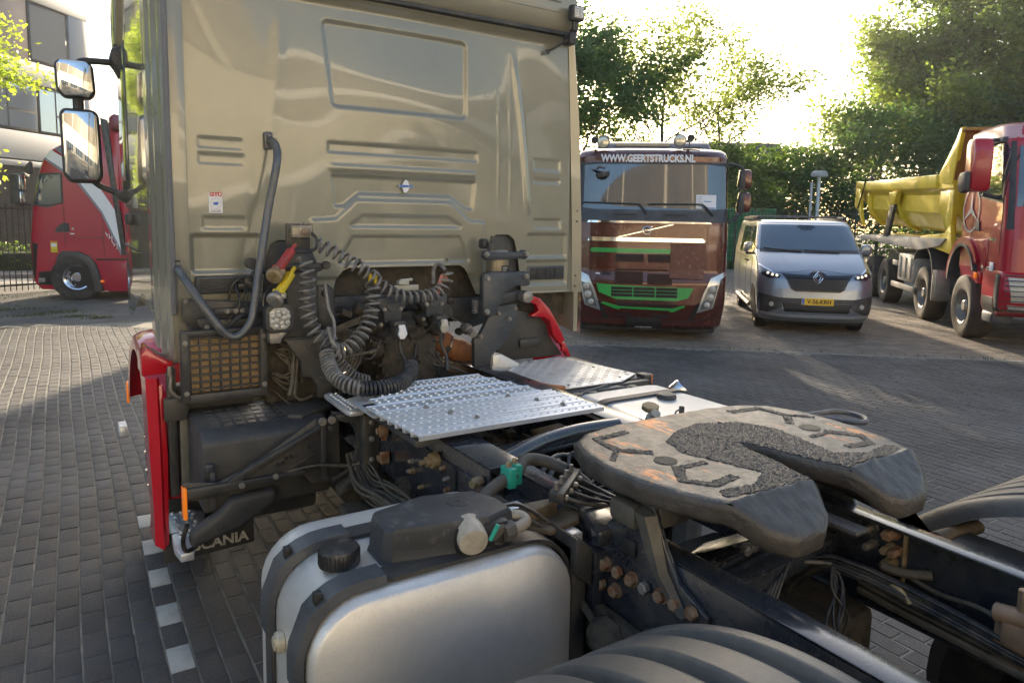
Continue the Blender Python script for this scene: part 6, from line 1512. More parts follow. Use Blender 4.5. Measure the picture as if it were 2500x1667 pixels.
# ---- rear mudguards with circumferential grooves
FEN2 = mat('mudguard_plastic', (.058, .060, .064), .45, 0, .18, 2.5, bump=.12, bs=160, dirt=(.17, .15, .12), damt=.22, ds=2.2)
def fender(x0, x1, mir, R0=.78, yc=.62, zc=.42, zoff=0.):
    xs_ = np.linspace(0, 1, 111); prof2 = []
    for t_ in xs_:
        h = 0
        for gc in (.14, .32, .50, .68, .86): h -= .034*math.exp(-((t_-gc)/.026)**4)
        e = min(t_, 1-t_); h -= .05*max(0, 1-e/.07)**2
        prof2.append((t_, h))
    rings = []; n = 60
    for i in range(n+1):
        a_ = rad(150)-rad(122)*i/n
        ring_ = []
        for (t_, h) in prof2:
            fade = min(1, max(0, (i-4-12*abs(t_-.5))/3.)) if t_ < 2 else 1
            hh = h if (t_ < .07 or t_ > .93) else h*fade
            x = x0+(x1-x0)*t_; r_ = R0+hh+zoff
            ring_.append((x, yc-r_*math.cos(a_), zc+r_*math.sin(a_)))
        rings.append(ring_)
    g = G(); g.loft(rings, closed=False)
    g.loft([[(x0+.012+(x1-x0-.024)*k/8, yc-(R0-.05)*math.cos(rad(150)-rad(122)*i/20), zc+(R0-.05)*math.sin(rad(150)-rad(122)*i/20)) for k in range(9)] for i in range(21)], closed=False)
    return T(g, 'rear_mudguard', FEN2, angle=60)
fender(.42, 1.12, 1); fender(2.26, 2.95, -1, R0=.80)
g = G(); g.prism([(1.10, 1.10), (1.14, 1.06), (.9, .95), (.4, 1.0), (-.2, 1.05), (-.2, .7), (1.0, .8)], 0, 2.13, 2.16, .004); g.cyl((2.16, 1.03, 1.02), (2.42, 1.03, 1.0), .022, 12); T(g, 'mudguard_plate', mat('muddy_plate', (.11, .08, .05), .7, 0, .4, 5, dirt=(.25, .15, .06), damt=.3, ds=5))
g = G(); g.box((2.12, .55, 1.0), (2.3, 1.0, 1.02)); g.cyl((1.13, .75, 1.04), (1.30, .75, 1.0), .02, 10); T(g, 'mudguard_stay', BLACKD)
for cx_, sd_ in ((.46-1.68, -1), (2.90-1.68, 1)):
    wheel(TR, cx_, .62-3.0, .50, .50, .60, sd_, STEEL, TYRE, nuts=10, dish=.10, rimR=.57)

# ---- inner side of the right rail
for (y, z, r_, m_) in ((1.16, 1.03, .012, STEEL), (1.16, .975, .012, STEEL), (1.10, 1.035, .018, RUST), (1.105, .985, .013, BRASS), (1.08, .985, .013, RUST), (1.10, .94, .017, BRASS)):
    g = G(); g.hexbolt((2.07, y, z), (-1, 0, 0), r_, .055); T(g, 'bolt', m_, TR)
for y in (1.04, .985, .935, .6, .5):
    g = G(); g.lathe([(.013, 0), (.0135, .002), (.011, .003)], (2.071, y, 1.03), (-1, 0, 0), 16); T(g, 'hole', BLKP)
g = G(); g.box((2.055, 1.06, .86), (2.072, 1.068, 1.05), .002); T(g, 'plate_edge', BRASS)
g = G()
for i in range(16):
    o1 = rng.uniform(-.018, .018); o2 = rng.uniform(-.02, .02)
    g.tube(smooth_path([(1.86+o1, 1.30, .82+o2), (1.87+o1, 1.27, .88+o2), (1.89+o1, 1.20, .945+o2), (1.92+o1, 1.12, .945+o2), (1.95+o1, 1.04, .93+o2), (1.97+o1, .9, .91+o2), (1.98+o1, .6, .88+o2), (1.98, .1, .87+o2)], 6), rng.uniform(.004, .008), 6)
for i in range(5):
    g.tube(smooth_path([(1.50+.02*i, 1.16, .86), (1.62+.02*i, 1.20, .93+.01*i), (1.78, 1.22, .96), (1.88, 1.18, .95)], 6), .006, 6)
    g.tube(smooth_path([(1.89, 1.18, .95), (1.86+rng.uniform(-.03, .03), 1.14, .90), (1.82+rng.uniform(-.07, .05), 1.10, .83), (1.78+rng.uniform(-.1, .06), 1.06+rng.uniform(-.05, .1), .76)], 6), .0045, 6)
T(g, 'air_line_loom', CABLE, angle=80)
g = G()
for i in range(14):
    o1 = rng.uniform(-.02, .02); o2 = rng.uniform(-.02, .02)
    g.tube(smooth_path([(2.0+o1, 1.15, .86+o2), (2.0+o1, 1.0, .85+o2), (1.99+o1, .85, .85+o2), (1.98+o1, .5, .84+o2), (1.98, .0, .83)], 5), .007, 6)
T(g, 'dusty_loom', CABLEB, angle=80)
g = G(); g.tube(smooth_path([(2.06, .98, .955), (2.05, 1.0, .95), (2.03, 1.05, .94), (2.01, 1.1, .945)], 5), .014, 10); g.tube(smooth_path([(2.05, 1.06, .93), (2.03, .95, .925), (2.0, .84, .95), (1.98, .78, .955)], 6), .007, 8); T(g, 'brake_line', CABLEB)
g = G(); g.prism([(1.04, .93), (1.02, .95), (.97, .91), (.98, .90)], 0, 1.94, 1.95, .002); T(g, 'cable_tag', mat('tan_tag', (.42, .36, .22), .6))
g = G(); g.cyl((1.97, .78, .975), (1.97, .62, 1.0), .024, 14); g.cyl((1.97, .72, .98), (1.97, .72, 1.06), .014, 10); g.lathe([(.03, 0), (.034, .01), (.034, .03), (.02, .04)], (1.97, .66, 1.02), (-.4, 0, 1), 14); g.box((1.95, .60, .90), (2.0, .76, .97), .01); g.box((1.97, .66, .84), (1.99, .78, .95), .004); T(g, 'levelling_valve', mat('tan_valve', (.30, .20, .13), .55, .3, .2, 14, dirt=(.18, .13, .09), damt=.3, ds=16))
g = G(); g.tube([(1.60+.022*math.cos(a_*.55), 1.03+.0*a_, .78+.022*math.sin(a_*.55)) for a_ in range(10)], .005, 8); T(g, 'blue_ring', mat('blue_ring', (.03, .06, .45), .35))
g = G(); g.box((1.85, .62, .70), (1.90, .72, .80), .01); g.box((1.86, .68, .80), (1.88, .70, .86), .004); T(g, 'tan_clip', BRASS)
g = G()
for i in range(14): g.tube(smooth_path([(1.6+.01*i, .55, .62+.01*i), (1.75+.01*i, .58, .66+.01*(i % 5)), (1.95+.01*i, .5, .66)], 5), .009, 6)
T(g, 'lower_loom', CABLE, angle=80)
# ================================================================ OTHER VEHICLES
def frame2(P, yd):   # local y = into the distance along yd, local x = to the right as seen from the front
    return Matrix.Translation((P[0], P[1], 0)) @ Matrix.Rotation(math.atan2(yd[1], yd[0])-PI/2, 4, 'Z')
def Mf(x, y, z, tilt=0.): return Matrix.Translation((x, y, z)) @ Matrix.Rotation(PI/2+tilt, 4, 'X')
def P_(h, poly, name, m, par, kind='front', **k): return h.patch(kind, poly, name, m, par, **k)
def bar(h, x0, x1, z0, z1, name, m, par, off=.02, kind='front', **k): return h.patch(kind, [(x0, z0), (x1, z0), (x1, z1), (x0, z1)], name, m, par, off=off, thick=off+.004, **k)
SEAM = mat('seam_dark', (.012, .01, .01), .6)
# ---------------------------------------------------------------- brown tractor with the web address
VM = frame2((7.925, 8.42), (.633, .774))
V = root('brown_truck', 'brown tractor unit with web address over the windscreen and green grille strips', 'truck', VM)
H1 = Hull([(.20, .10, 1.16, .42), (.26, .03, 1.20, .40), (.60, -.02, 1.235, .36), (.95, .0, 1.25, .34), (1.12, .05, 1.245, .32), (1.60, .07, 1.245, .32), (1.92, .10, 1.24, .32), (2.14, .15, 1.235, .32), (2.88, .245, 1.215, .34), (2.96, .245, 1.21, .34), (3.05, .34, 1.19, .36), (3.11, .52, 1.15, .42), (3.14, .75, 1.05, .5)], p=3.2, yb=2.15)
hb = H1.build('cab_body', BROWN, V)
MIRR = lambda l: [(-a, b) for a, b in l][::-1]
P_(H1, [(-1.19, 2.13), (-.6, 2.08), (.6, 2.08), (1.19, 2.13), (1.17, 2.84), (.8, 2.87), (-.8, 2.87), (-1.17, 2.84)], 'windscreen', GLASS, V, off=.006)
P_(H1, [(-1.20, 2.82), (-1.2, 2.87), (1.2, 2.87), (1.2, 2.82), (.9, 2.845), (-.9, 2.845)], 'screen_top_edge', BLACKP, V, off=.02, thick=.03)
P_(H1, [(-1.235, 1.925), (1.235, 1.925), (1.23, 2.15), (.9, 2.11), (-.9, 2.11), (-1.23, 2.15)], 'cowl_panel', GREYP, V, off=.014, thick=.02)
for s_ in (-1, 1):
    c_ = -.42 if s_ < 0 else .38
    P_(H1, [(c_-.22, 1.97), (c_+.22, 1.97), (c_+.22, 2.045), (c_-.22, 2.045)], 'cowl_grip', BLACKP, V, off=.024, thick=.03)
    P_(H1, [(c_-.17, 2.02), (c_+.17, 2.02), (c_+.17, 2.04), (c_-.17, 2.04)], 'cowl_slot', SEAM, V, off=.028, thick=.03)
# wipers
for (a, b_, c_) in (((-.08, 2.05), (-.20, 2.20), (-1.12, 2.22)), ((.98, 2.03), (.78, 2.21), (-.05, 2.20))):
    g = G(); pts = [(p[0], H1.yf(p[0], p[1])-.05, p[1]) for p in (a, (a[0]*.5+b_[0]*.5, a[1]*.4+b_[1]*.6), b_)]
    g.tube(smooth_path(pts, 5), .018, 8); n = 8
    g.tube([(b_[0]+(c_[0]-b_[0])*i/n, H1.yf(b_[0]+(c_[0]-b_[0])*i/n, 2.2)-.03, b_[1]+(c_[1]-b_[1])*i/n) for i in range(n+1)], .013, 6); T2 = out(g, 'wiper', BLACKP, V)
# visor lettering, badge
text('WWW.GEERTSTRUCKS.NL', .155, Mf(-.08, H1.yf(0, 2.93)-.012, 2.925), WHITEP, V, ext=.003, bold=.007, sx=.80)
P_(H1, [(-.98, 2.985), (.85, 2.985), (.85, 2.99), (-.98, 2.99)], 'visor_seam', SEAM, V, off=.004, thick=.006)
P_(H1, [(-1.02, 1.895), (.96, 1.895), (.93, 1.925), (-1.0, 1.93)], 'chrome_strip', CHROME, V, off=.03, thick=.035)
P_(H1, [(-1.0, 1.60), (.84, 1.60), (.86, 1.625), (.82, 1.665), (-.97, 1.665), (-.99, 1.64)], 'chrome_strip', CHROME, V, off=.03, thick=.035)
P_(H1, [(-.52, 1.675), (-.50, 1.665), (.36, 1.875), (.34, 1.89)], 'diagonal_bar', CHROME, V, off=.02, thick=.024)
bx, bz = -.065, 1.78; by = H1.yf(bx, bz)-.03
g = G(); R = []
for i in range(33):
    a_ = 2*PI*i/32; R.append((bx+.062*math.cos(a_), by, bz+.062*math.sin(a_)))
g.tube(R, .013, 8); bd = out(g, 'badge_ring', CHROME, V)
g = G(); g.prism([(.04, .035), (.055, .05), (.05, .068), (.09, .075), (.083, .038), (.066, .042)], 1, by-.012, by+.012, .002, M=Matrix.Translation((bx, 0, bz))); out(g, 'badge_arrow', CHROME, bd)
g = G(); g.box((bx-.055, by-.008, bz-.012), (bx+.055, by+.004, bz+.012), .003); out(g, 'badge_bar', CHROME, bd)
for (z0, z1) in ((1.895, 1.90), (1.59, 1.595), (.955, .962)): P_(H1, [(-1.24, z0), (1.24, z0), (1.24, z1), (-1.24, z1)], 'body_seam', SEAM, V, off=.003, thick=.006)
for x in (-.93, .90): P_(H1, [(x-.003, .98), (x+.003, .98), (x+.003, 1.9), (x-.003, 1.9)], 'body_seam', SEAM, V, off=.003, thick=.006)
P_(H1, [(-.94, 1.42), (.32, 1.42), (.32, 1.49), (-.93, 1.49), (-.955, 1.46)], 'green_strip', GREEN, V, off=.02, thick=.03)
def mesh_area(h, x0, x1, z0, z1, par, sp=.022):
    p = bar(h, x0, x1, z0, z1, 'grille_opening', SEAM, par, off=.004)
    g = G(); k = 0; z = z0+sp*.5
    while z < z1:
        n = int((x1-x0)/sp/2)
        for i in range(n+1):
            x = x0+i*sp*2+(sp if k % 2 else 0)
            if x+sp*1.2 < x1: y = h.yf(x, z)-.006; g.box((x, y-.004, z-.003), (x+sp*1.5, y, z+.003))
        z += sp*.62; k += 1
    out(g, 'honeycomb', BROWN, p, angle=0, kind='stuff')
for (x0, x1, z0, z1) in ((-.55, -.10, 1.27, 1.40), (-.03, .32, 1.27, 1.40), (-.55, -.10, .92, 1.12), (-.03, .36, .92, 1.09), (-.55, .30, 1.13, 1.16), (-.88, -.70, 1.34, 1.40)): mesh_area(H1, x0, x1, z0, z1, V)
for (x0, x1) in ((-.53, -.12), (-.01, .32)): bar(H1, x0, x1, 1.335, 1.385, 'intake_slot', SEAM, V, off=.012)
bar(H1, -.76, -.62, 1.06, 1.11, 'intake_slot', SEAM, V, off=.01); bar(H1, -.86, -.79, 1.065, 1.085, 'small_badge', WHITEP, V, off=.01)
P_(H1, [(.315, 1.03), (.86, 1.02), (.88, 1.60), (.33, 1.60)], 'scratched_flap', BROWNS, V, off=.03, thick=.04)
# lower green grille
P_(H1, [(-.84, .92), (-.52, .90), (.42, .88), (.70, .88), (.62, .72), (.44, .67), (-.52, .675), (-.80, .78)], 'green_grille', GREEN, V, off=.035, thick=.045)
for r_ in range(3):
    for c_ in range(3):
        x0 = -.60+c_*.355; z0 = .720+r_*.055; bar(H1, x0, x0+.335, z0, z0+.044, 'grille_slot', SEAM, V, off=.042)
for r_ in range(3):
    for c_ in range(2): bar(H1, -.52+c_*.49, -.07+c_*.49, .535+r_*.045, .562+r_*.045, 'grille_slot', SEAM, V, off=.012)
P_(H1, [(-.76, .60), (-.50, .51), (-.46, .51), (-.44, .53), (.33, .51), (.35, .49), (.40, .49), (.58, .58), (.56, .60), (.38, .545), (-.46, .56), (-.72, .625)], 'green_lip', GREEN, V, off=.035, thick=.045)
for (x0, x1) in ((-.52, -.24), (.05, .34)): bar(H1, x0, x1, .40, .44, 'intake_slot', SEAM, V, off=.01)
bar(H1, -.34, .22, .22, .385, 'plate_holder', BLKP, V, off=.03)
text('WWW.GEERTSTRUCKS.NL', .022, Mf(-.07, -.07, .238), WHITEP, V, ext=.001, sx=1.0)
P_(H1, [(-1.20, .43), (-.80, .33), (.72, .33), (1.20, .43), (1.19, .445), (.72, .345), (-.80, .345), (-1.19, .445)], 'body_seam', SEAM, V, off=.004, thick=.006)
for s_ in (-1, 1):
    q = lambda l: [(s_*(a), b) for a, b in (l if s_ > 0 else l[::-1])]
    fr_ = P_(H1, q([(.76, .48), (1.02, .56), (1.13, 1.02), (1.235, 1.09), (1.20, 1.14), (.97, 1.04), (.86, .80)]), 'headlight', mat('lamp_silver', (.55, .55, .54), .22, .7), V, off=.03, thick=.04)
    P_(H1, q([(.82, .53), (1.0, .58), (1.09, .94), (.94, .90), (.88, .75)]), 'headlight_glass', mat('headlight_glass', (.16, .16, .15), .05, .2, 0, 1, coat=1.), fr_, off=.036, thick=.01)
    for (x, z, r_) in ((1.0, .87, .055), (.97, .74, .06), (.92, .62, .05)):
        x *= s_; y = H1.yf(x, z)-.045; g = G(); g.lathe([(r_, 0), (r_*.9, .012), (r_*.5, .022), (.001, .026)], (x, y, z), (0, -1, 0), 16); out(g, 'lamp_bowl', LENS, fr_)
    P_(H1, q([(.62, .36), (.72, .36), (.84, .64), (.78, .64)]), 'bumper_seam', SEAM, V, off=.004, thick=.006)
g = G(); g.box((-1.1, .25, .12), (1.1, .9, .30), .04); out(g, 'underbody', BLACKD, V)
# side windows + doors (right-hand side of the picture)
P_(H1, [(.55, 2.05), (1.5, 2.05), (1.5, 2.85), (.70, 2.85)], 'door_window', GLASS, V, kind='side+')
for y in (.48, 1.62): P_(H1, [(y, .9), (y+.01, .9), (y+.01, 3.0), (y, 3.0)], 'door_seam', SEAM, V, kind='side+', off=.003, thick=.006)
# mirrors
g = G(); g.tube(smooth_path([(1.21, .42, 2.86), (1.36, .40, 2.84), (1.47, .42, 2.74), (1.50, .44, 2.55)], 5), .022, 8); g.tube(smooth_path([(1.23, .40, 1.92), (1.38, .42, 2.02), (1.49, .44, 2.16)], 5), .025, 8); out(g, 'mirror_arm', BLACKP, V)
for (z0, z1) in ((2.46, 2.78), (2.08, 2.42)):
    g = G(); g.prism([(1.38, z0+.03), (1.42, z0), (1.56, z0+.02), (1.60, z0+.06), (1.60, z1-.05), (1.55, z1), (1.41, z1)], 1, .40, .58, .03); mh = out(g, 'mirror_housing', BROWN, V)
    g = G(); g.prism([(1.385, z0+.035), (1.425, z0+.005), (1.49, z0+.02), (1.49, z1-.01), (1.415, z1-.005)], 1, .385, .59, .02); out(g, 'mirror_inner', BLACKP, mh)
g = G(); g.box((-1.45, .42, 2.1), (-1.3, .6, 2.75), .04); out(g, 'mirror_housing', BROWN, V)
# roof gear
g = G(); g.box((-.60, .46, 3.135), (.29, .52, 3.18), .008); lb = out(g, 'light_bar', BLACKP, V)
g = G()
for i in range(34): g.box((-.585+i*.0255, .452, 3.142), (-.565+i*.0255, .462, 3.173), .002)
out(g, 'light_bar_led', mat('warm_led_lens', (.55, .45, .28), .3), lb, kind='stuff')
for (x, z) in ((-.80, 3.20), (.43, 3.235)):
    g = G(); g.lathe([(.098, 0), (.104, .01), (.10, .05), (.06, .09), (.02, .10)], (x, .40, z), (0, 1, 0), 28); sp2 = out(g, 'spot_lamp', mat('spot_rim', (.10, .10, .12), .3, .5), V)
    g = G(); g.lathe([(.090, 0), (.085, .008), (.05, .016), (.001, .018)], (x, .402, z), (0, -1, 0), 28); out(g, 'lamp_glass', mat('spot_lens', (.62, .58, .45), .12, .4, .1, 12, coat=.8), sp2)
    g = G(); g.cyl((x, .44, z-.11), (x, .44, 3.09), .012, 8); g.box((x-.05, .41, 3.10), (x+.05, .47, 3.115), .004); out(g, 'lamp_stem', STEEL, sp2)
for (x, z) in ((-.94, 3.235), (.60, 3.27)):
    g = G(); g.lathe([(.062, -.01), (.058, -.005), (.045, .05), (.028, .14), (.02, .40), (.026, .42)], (x, .42, z), (0, 1, 0), 20, cap=False); g.lathe([(.04, .06), (.001, .07)], (x, .42, z), (0, 1, 0), 16); hn = out(g, 'air_horn', mat('horn_grey', (.22, .23, .25), .35, .4), V)
    g = G(); g.lathe([(.050, 0), (.001, .002)], (x, .44, z), (0, 1, 0), 16); out(g, 'horn_mouth', BLKP, hn)
    g = G(); g.box((x-.10, .55, 3.13), (x+.18 if x > 0 else x+.05, .60, 3.15), .004); g.cyl((x, .58, 3.13), (x, .58, z), .01, 8); out(g, 'horn_bracket', BLACKD, hn)
g = G(); g.prism([(1.55, 3.10), (2.1, 3.14), (2.1, 3.40), (1.85, 3.32)], 0, -.9, 1.12, .05); out(g, 'roof_fairing', mat('dark_fairing', (.05, .045, .055), .3, .2), V)
g = G(); g.box((-1.18, 1.3, .15), (-.85, 2.0, 1.0), .1); g.box((.85, 1.0, .15), (1.18, 1.9, 1.0), .1); g.box((-.45, 2.0, .6), (.45, 5.8, .9), .02); out(g, 'chassis', BLACKD, V)
for s_ in (-1, 1):
    wheel(V, s_*1.2, 1.42, .50, .50, .32, s_, STEEL, TYRE, nuts=8)
    wheel(V, s_*1.2, 5.0, .50, .50, .55, s_, STEEL, TYRE, nuts=8)
# sheet behind the windscreen and the caps hanging from its top
g = G(); hx0, hx1, hz0, hz1 = .70, 1.02, 2.14, 2.36
ps = root('price_sheet', 'white sheet of paper in the lower right corner of the brown truck windscreen', 'paper', VM)
h_ = H1.patch('front', [(hx0, hz0), (hx1, hz0), (hx1, hz1), (hx0, hz1)], 'paper', WHITEP, ps, off=.010, thick=.003); g.b.free()
for k in range(6): H1.patch('front', [(.72, 2.325-k*.028), (.80-.01*(k % 3), 2.325-k*.028), (.80-.01*(k % 3), 2.333-k*.028), (.72, 2.333-k*.028)], 'print_line', mat('grey_print2', (.3, .32, .36), .6), ps, off=.012, thick=.003)
H1.patch('front', [(.82, 2.25), (.94, 2.25), (.94, 2.262), (.82, 2.262)], 'print_line', BLUEP, ps, off=.012, thick=.003); H1.patch('front', [(.80, 2.145), (1.01, 2.145), (1.01, 2.16), (.80, 2.16)], 'print_line', BLUEP, ps, off=.012, thick=.003)
cp_ = root('hanging_cap', 'dark cap with grey brim hanging at the upper left of the brown truck windscreen', 'cap', VM)
yy = H1.yf(-.85, 2.72)
g = G(); g.lathe([(.11, 0), (.115, .03), (.10, .075), (.05, .11), (.001, .115)], (-.80, yy-.02, 2.70), (.2, -.0, -1), 20); out(g, 'crown', BLACKP, cp_)
g = G(); g.lathe([(.14, 0), (.145, .008), (.10, .018)], (-.86, yy-.02, 2.72), (.25, -.05, 1), 20); g.tube(smooth_path([(-.93, yy-.02, 2.75), (-.85, yy-.02, 2.80), (-.76, yy-.02, 2.77)], 5), .02, 8); out(g, 'brim', mat('grey_cap', (.18, .2, .23), .7), cp_)

# second, red truck behind the brown one (only its roof edge shows)
r = root('red_cab', 'slice of a red truck roof showing between the beige cab and the brown truck', 'truck', frame2((8.9, 13.6), (.633, .774)))
H9 = Hull([(.3, 0, 1.22, .3), (2.0, .1, 1.22, .3), (3.0, .35, 1.2, .35), (3.42, .6, 1.12, .4), (3.5, 1.0, 1.0, .5)], yb=2.2); H9.build('cab_body', REDT, r, step=.15)
P_(H9, [(-1.1, 2.1), (1.1, 2.1), (1.08, 2.85), (-1.08, 2.85)], 'windscreen', GLASS, r)
for s_ in (-1, 1): wheel(r, s_*1.2, 1.4, .5, .5, .32, s_, STEEL, TYRE, nuts=6)

# ---------------------------------------------------------------- silver van
NP = Vector((11.071, 7.443, 0))+Vector((.71, -.704, 0))*-.09
NM = frame2(NP, (.704, .71))
N_ = root('silver_van', 'silver van with roof rails and yellow number plate V-56-KRH', 'van', NM)
H2 = Hull([(.22, .12, .90, .50), (.30, .03, .93, .48), (.45, -.02, .955, .46), (.62, .0, .965, .46), (.80, .03, .97, .46), (.98, .07, .968, .48), (1.07, .12, .965, .50), (1.14, .25, .96, .48), (1.22, .42, .955, .44), (1.30, .62, .95, .38), (1.38, .84, .94, .32), (1.43, .96, .925, .30), (1.70, 1.28, .885, .30), (1.90, 1.54, .845, .30), (1.955, 1.66, .82, .30), (1.985, 1.80, .79, .32), (2.0, 2.0, .74, .35)], p=2.7, yb=5.1)
H2.build('van_body', SILV, N_, step=.04)
P_(H2, [(-.86, 1.44), (.86, 1.44), (.79, 1.925), (-.79, 1.925)], 'windscreen', GLASSV, N_, off=.008, step=.05)
for s_ in (-1, 1): pass
P_(H2, [(-.87, 1.40), (.87, 1.40), (.865, 1.455), (-.865, 1.455)], 'scuttle', BLACKP, N_, off=.010, thick=.02, step=.04)
P_(H2, [(-.17, 1.85), (.17, 1.85), (.14, 1.90), (-.14, 1.90)], 'camera_patch', mat('camera_patch', (.03, .05, .07), .2), N_, off=.012, thick=.01)
P_(H2, [(-.10, 1.81), (.10, 1.81), (.12, 1.86), (-.12, 1.86)], 'camera_patch', mat('camera_patch', (.03, .05, .07), .2), N_, off=.012, thick=.01)
for (a, b_) in (((-.80, 1.45), (-.15, 1.415)), ((-.10, 1.43), (.50, 1.412))):
    g = G(); n = 8; g.tube([(a[0]+(b_[0]-a[0])*i/n, H2.yf(a[0]+(b_[0]-a[0])*i/n, a[1]+(b_[1]-a[1])*i/n)-.03, a[1]+(b_[1]-a[1])*i/n+.02*(1-i/n)) for i in range(n+1)], .011, 6); out(g, 'wiper', BLACKP, N_)
# grille
P_(H2, [(-.58, 1.055), (-.15, 1.045), (-.10, 1.09), (-.05, 1.115), (.05, 1.115), (.10, 1.09), (.15, 1.045), (.58, 1.055), (.50, .94), (.44, .80), (.36, .755), (-.36, .755), (-.44, .80), (-.50, .94)], 'front_grille', mat('van_grille', (.022, .024, .03), .3, 0, 0, 1, coat=.3), N_, off=.012, thick=.02, step=.04)
for z, w0 in ((1.005, .50), (.955, .47), (.905, .45), (.86, .42), (.815, .40)):
    bar(H2, -w0, w0, z-.008, z+.008, 'grille_bar', mat('grille_bar_dark', (.05, .055, .065), .25, .5), N_, off=.03, step=.05)
    bar(H2, -w0, w0, z-.036, z-.012, 'grille_slot', SEAM, N_, off=.016, step=.05)
lz = 1.0; ly = H2.yf(0, lz)-.04
g = G()
for (s1, s2, t_) in ((1, 1, 0),):
    o_ = [(0, .115), (.083, 0), (0, -.115), (-.083, 0)]
    for k in range(4):
        a = Vector((o_[k][0], ly, lz+o_[k][1])); c = Vector((o_[(k+1) % 4][0], ly, lz+o_[(k+1) % 4][1])); g.tube([a, c], .009, 6)
    i_ = [(-.0, .062), (.045, 0), (0, -.062), (-.045, 0)]
    for k in range(4):
        a = Vector((i_[k][0], ly, lz+i_[k][1])); c = Vector((i_[(k+1) % 4][0], ly, lz+i_[(k+1) % 4][1])); g.tube([a, c], .007, 6)
    g.tube([(-.022, ly, lz+.085), (.0, ly, lz+.055)], .006, 6)
out(g, 'diamond_badge', CHROME, N_)
for s_ in (-1, 1):
    q = lambda l: [(s_*(a), b) for a, b in (l if s_ > 0 else l[::-1])]
    P_(H2, q([(.60, 1.045), (.72, 1.075), (.95, 1.21), (.955, 1.10), (.90, 1.02), (.80, .965), (.62, .985)]), 'headlight', mat('headlight_dark', (.03, .032, .04), .08, .2, 0, 1, coat=1.), N_, off=.014, thick=.02, step=.03)
    P_(H2, q([(.60, 1.045), (.72, 1.075), (.95, 1.21), (.953, 1.195), (.73, 1.06), (.61, 1.03)]), 'headlight_trim', CHROME, N_, off=.02, thick=.01, step=.03)
    for (x, z) in ((.665, 1.02), (.735, 1.03), (.805, 1.055)):
        x *= s_; y = H2.yf(x, z)-.022; g = G(); g.lathe([(.026, 0), (.022, .008), (.001, .012)], (x, y, z), (s_*.35, -1, 0), 12); out(g, 'led', mat('led_lens', (.8, .74, .62), .15, .2, 0, 1, coat=1., emit=((1, .9, .7), .35)), N_)
    for k in range(5):
        P_(H2, q([(.905, 1.045+k*.024), (.945, 1.052+k*.026), (.945, 1.062+k*.026), (.905, 1.055+k*.024)]), 'light_blade', WHITEP, N_, off=.02, thick=.01, step=.03)
    P_(H2, q([(.60, .64), (.95, .70), (.955, .42), (.88, .34), (.80, .36), (.56, .47)]), 'bumper_corner', BLACKP, N_, off=.012, thick=.02, step=.05)
    x = s_*.74; z = .515; g = G(); g.lathe([(.042, 0), (.038, .01), (.001, .014)], (x, H2.yf(x, z)-.014, z), (s_*.3, -1, 0), 16); out(g, 'fog_lamp', LENS, N_)
P_(H2, [(-.93, .62), (-.60, .64), (.60, .64), (.93, .62), (.93, .60), (.60, .55), (-.60, .55), (-.93, .60)], 'bumper_band', BLACKP, N_, off=.012, thick=.02, step=.05)
P_(H2, [(-.58, .57), (.58, .57), (.52, .40), (-.52, .40)], 'lower_grille', SEAM, N_, off=.010, thick=.02, step=.06)
for z in (.43, .46, .49, .52, .55): bar(H2, -.53, .53, z-.005, z+.005, 'grille_bar', BLACKP, N_, off=.02, step=.08)
P_(H2, [(-.90, .37), (-.6, .345), (.6, .345), (.90, .37), (.89, .33), (.6, .30), (-.6, .30), (-.89, .33)], 'skid_trim', mat('skid_silver', (.42, .43, .45), .4, .5), N_, off=.02, thick=.03, step=.05)
bar(H2, -.262, .262, .535, .648, 'number_plate', mat('yellow_plate', (.80, .46, .01), .4), N_, off=.045, step=.2)
bar(H2, -.258, -.215, .540, .643, 'plate_band', BLUEP, N_, off=.048, step=.2); bar(H2, -.14, .14, .515, .532, 'plate_holder', GREYP, N_, off=.045, step=.2)
text('V-56-KRH', .105, Mf(.025, H2.yf(0, .59)-.050, .590), BLKP, N_, ext=.001, sx=.88, bold=.0015)
text('NL', .024, Mf(-.236, H2.yf(.2, .56)-.052, .562), WHITEP, N_, ext=.0006)
for x in (-.52, .52): P_(H2, [(x*.72-.006, 1.12), (x*.72+.006, 1.12), (x+.006, 1.36), (x-.006, 1.36)], 'bonnet_crease', SILV, N_, off=.006, thick=.01, step=.03)
P_(H2, [(-.93, 1.075), (-.60, 1.06), (-.12, 1.125), (.12, 1.125), (.60, 1.06), (.93, 1.075), (.93, 1.071), (.6, 1.056), (.12, 1.121), (-.12, 1.121), (-.6, 1.056), (-.93, 1.071)], 'bonnet_seam', SEAM, N_, off=.004, thick=.006, step=.03)
# left flank in the picture
P_(H2, [(1.55, 1.40), (2.25, 1.40), (2.25, 1.86), (1.98, 1.86)], 'door_window', GLASS, N_, kind='side-', step=.1)
P_(H2, [(2.45, 1.32), (4.0, 1.30), (4.0, 1.86), (2.45, 1.86)], 'side_window', GLASS, N_, kind='side-', step=.1)
P_(H2, [(1.35, 1.38), (1.55, 1.38), (1.9, 1.84), (1.85, 1.86)], 'quarter_window', GLASS, N_, kind='side-', step=.1)
for y in (1.38, 2.36, 3.7): P_(H2, [(y, .42), (y+.012, .42), (y+.012, 1.88), (y, 1.88)], 'door_seam', SEAM, N_, kind='side-', off=.003, thick=.006, step=.1)
P_(H2, [(2.36, 1.22), (4.6, 1.22), (4.6, 1.235), (2.36, 1.235)], 'slide_rail', SEAM, N_, kind='side-', off=.004, thick=.008, step=.2)
for y in (2.20, 2.55): P_(H2, [(y-.09, 1.16), (y+.09, 1.16), (y+.09, 1.19), (y-.09, 1.19)], 'door_handle', BLACKP, N_, kind='side-', off=.03, thick=.03)
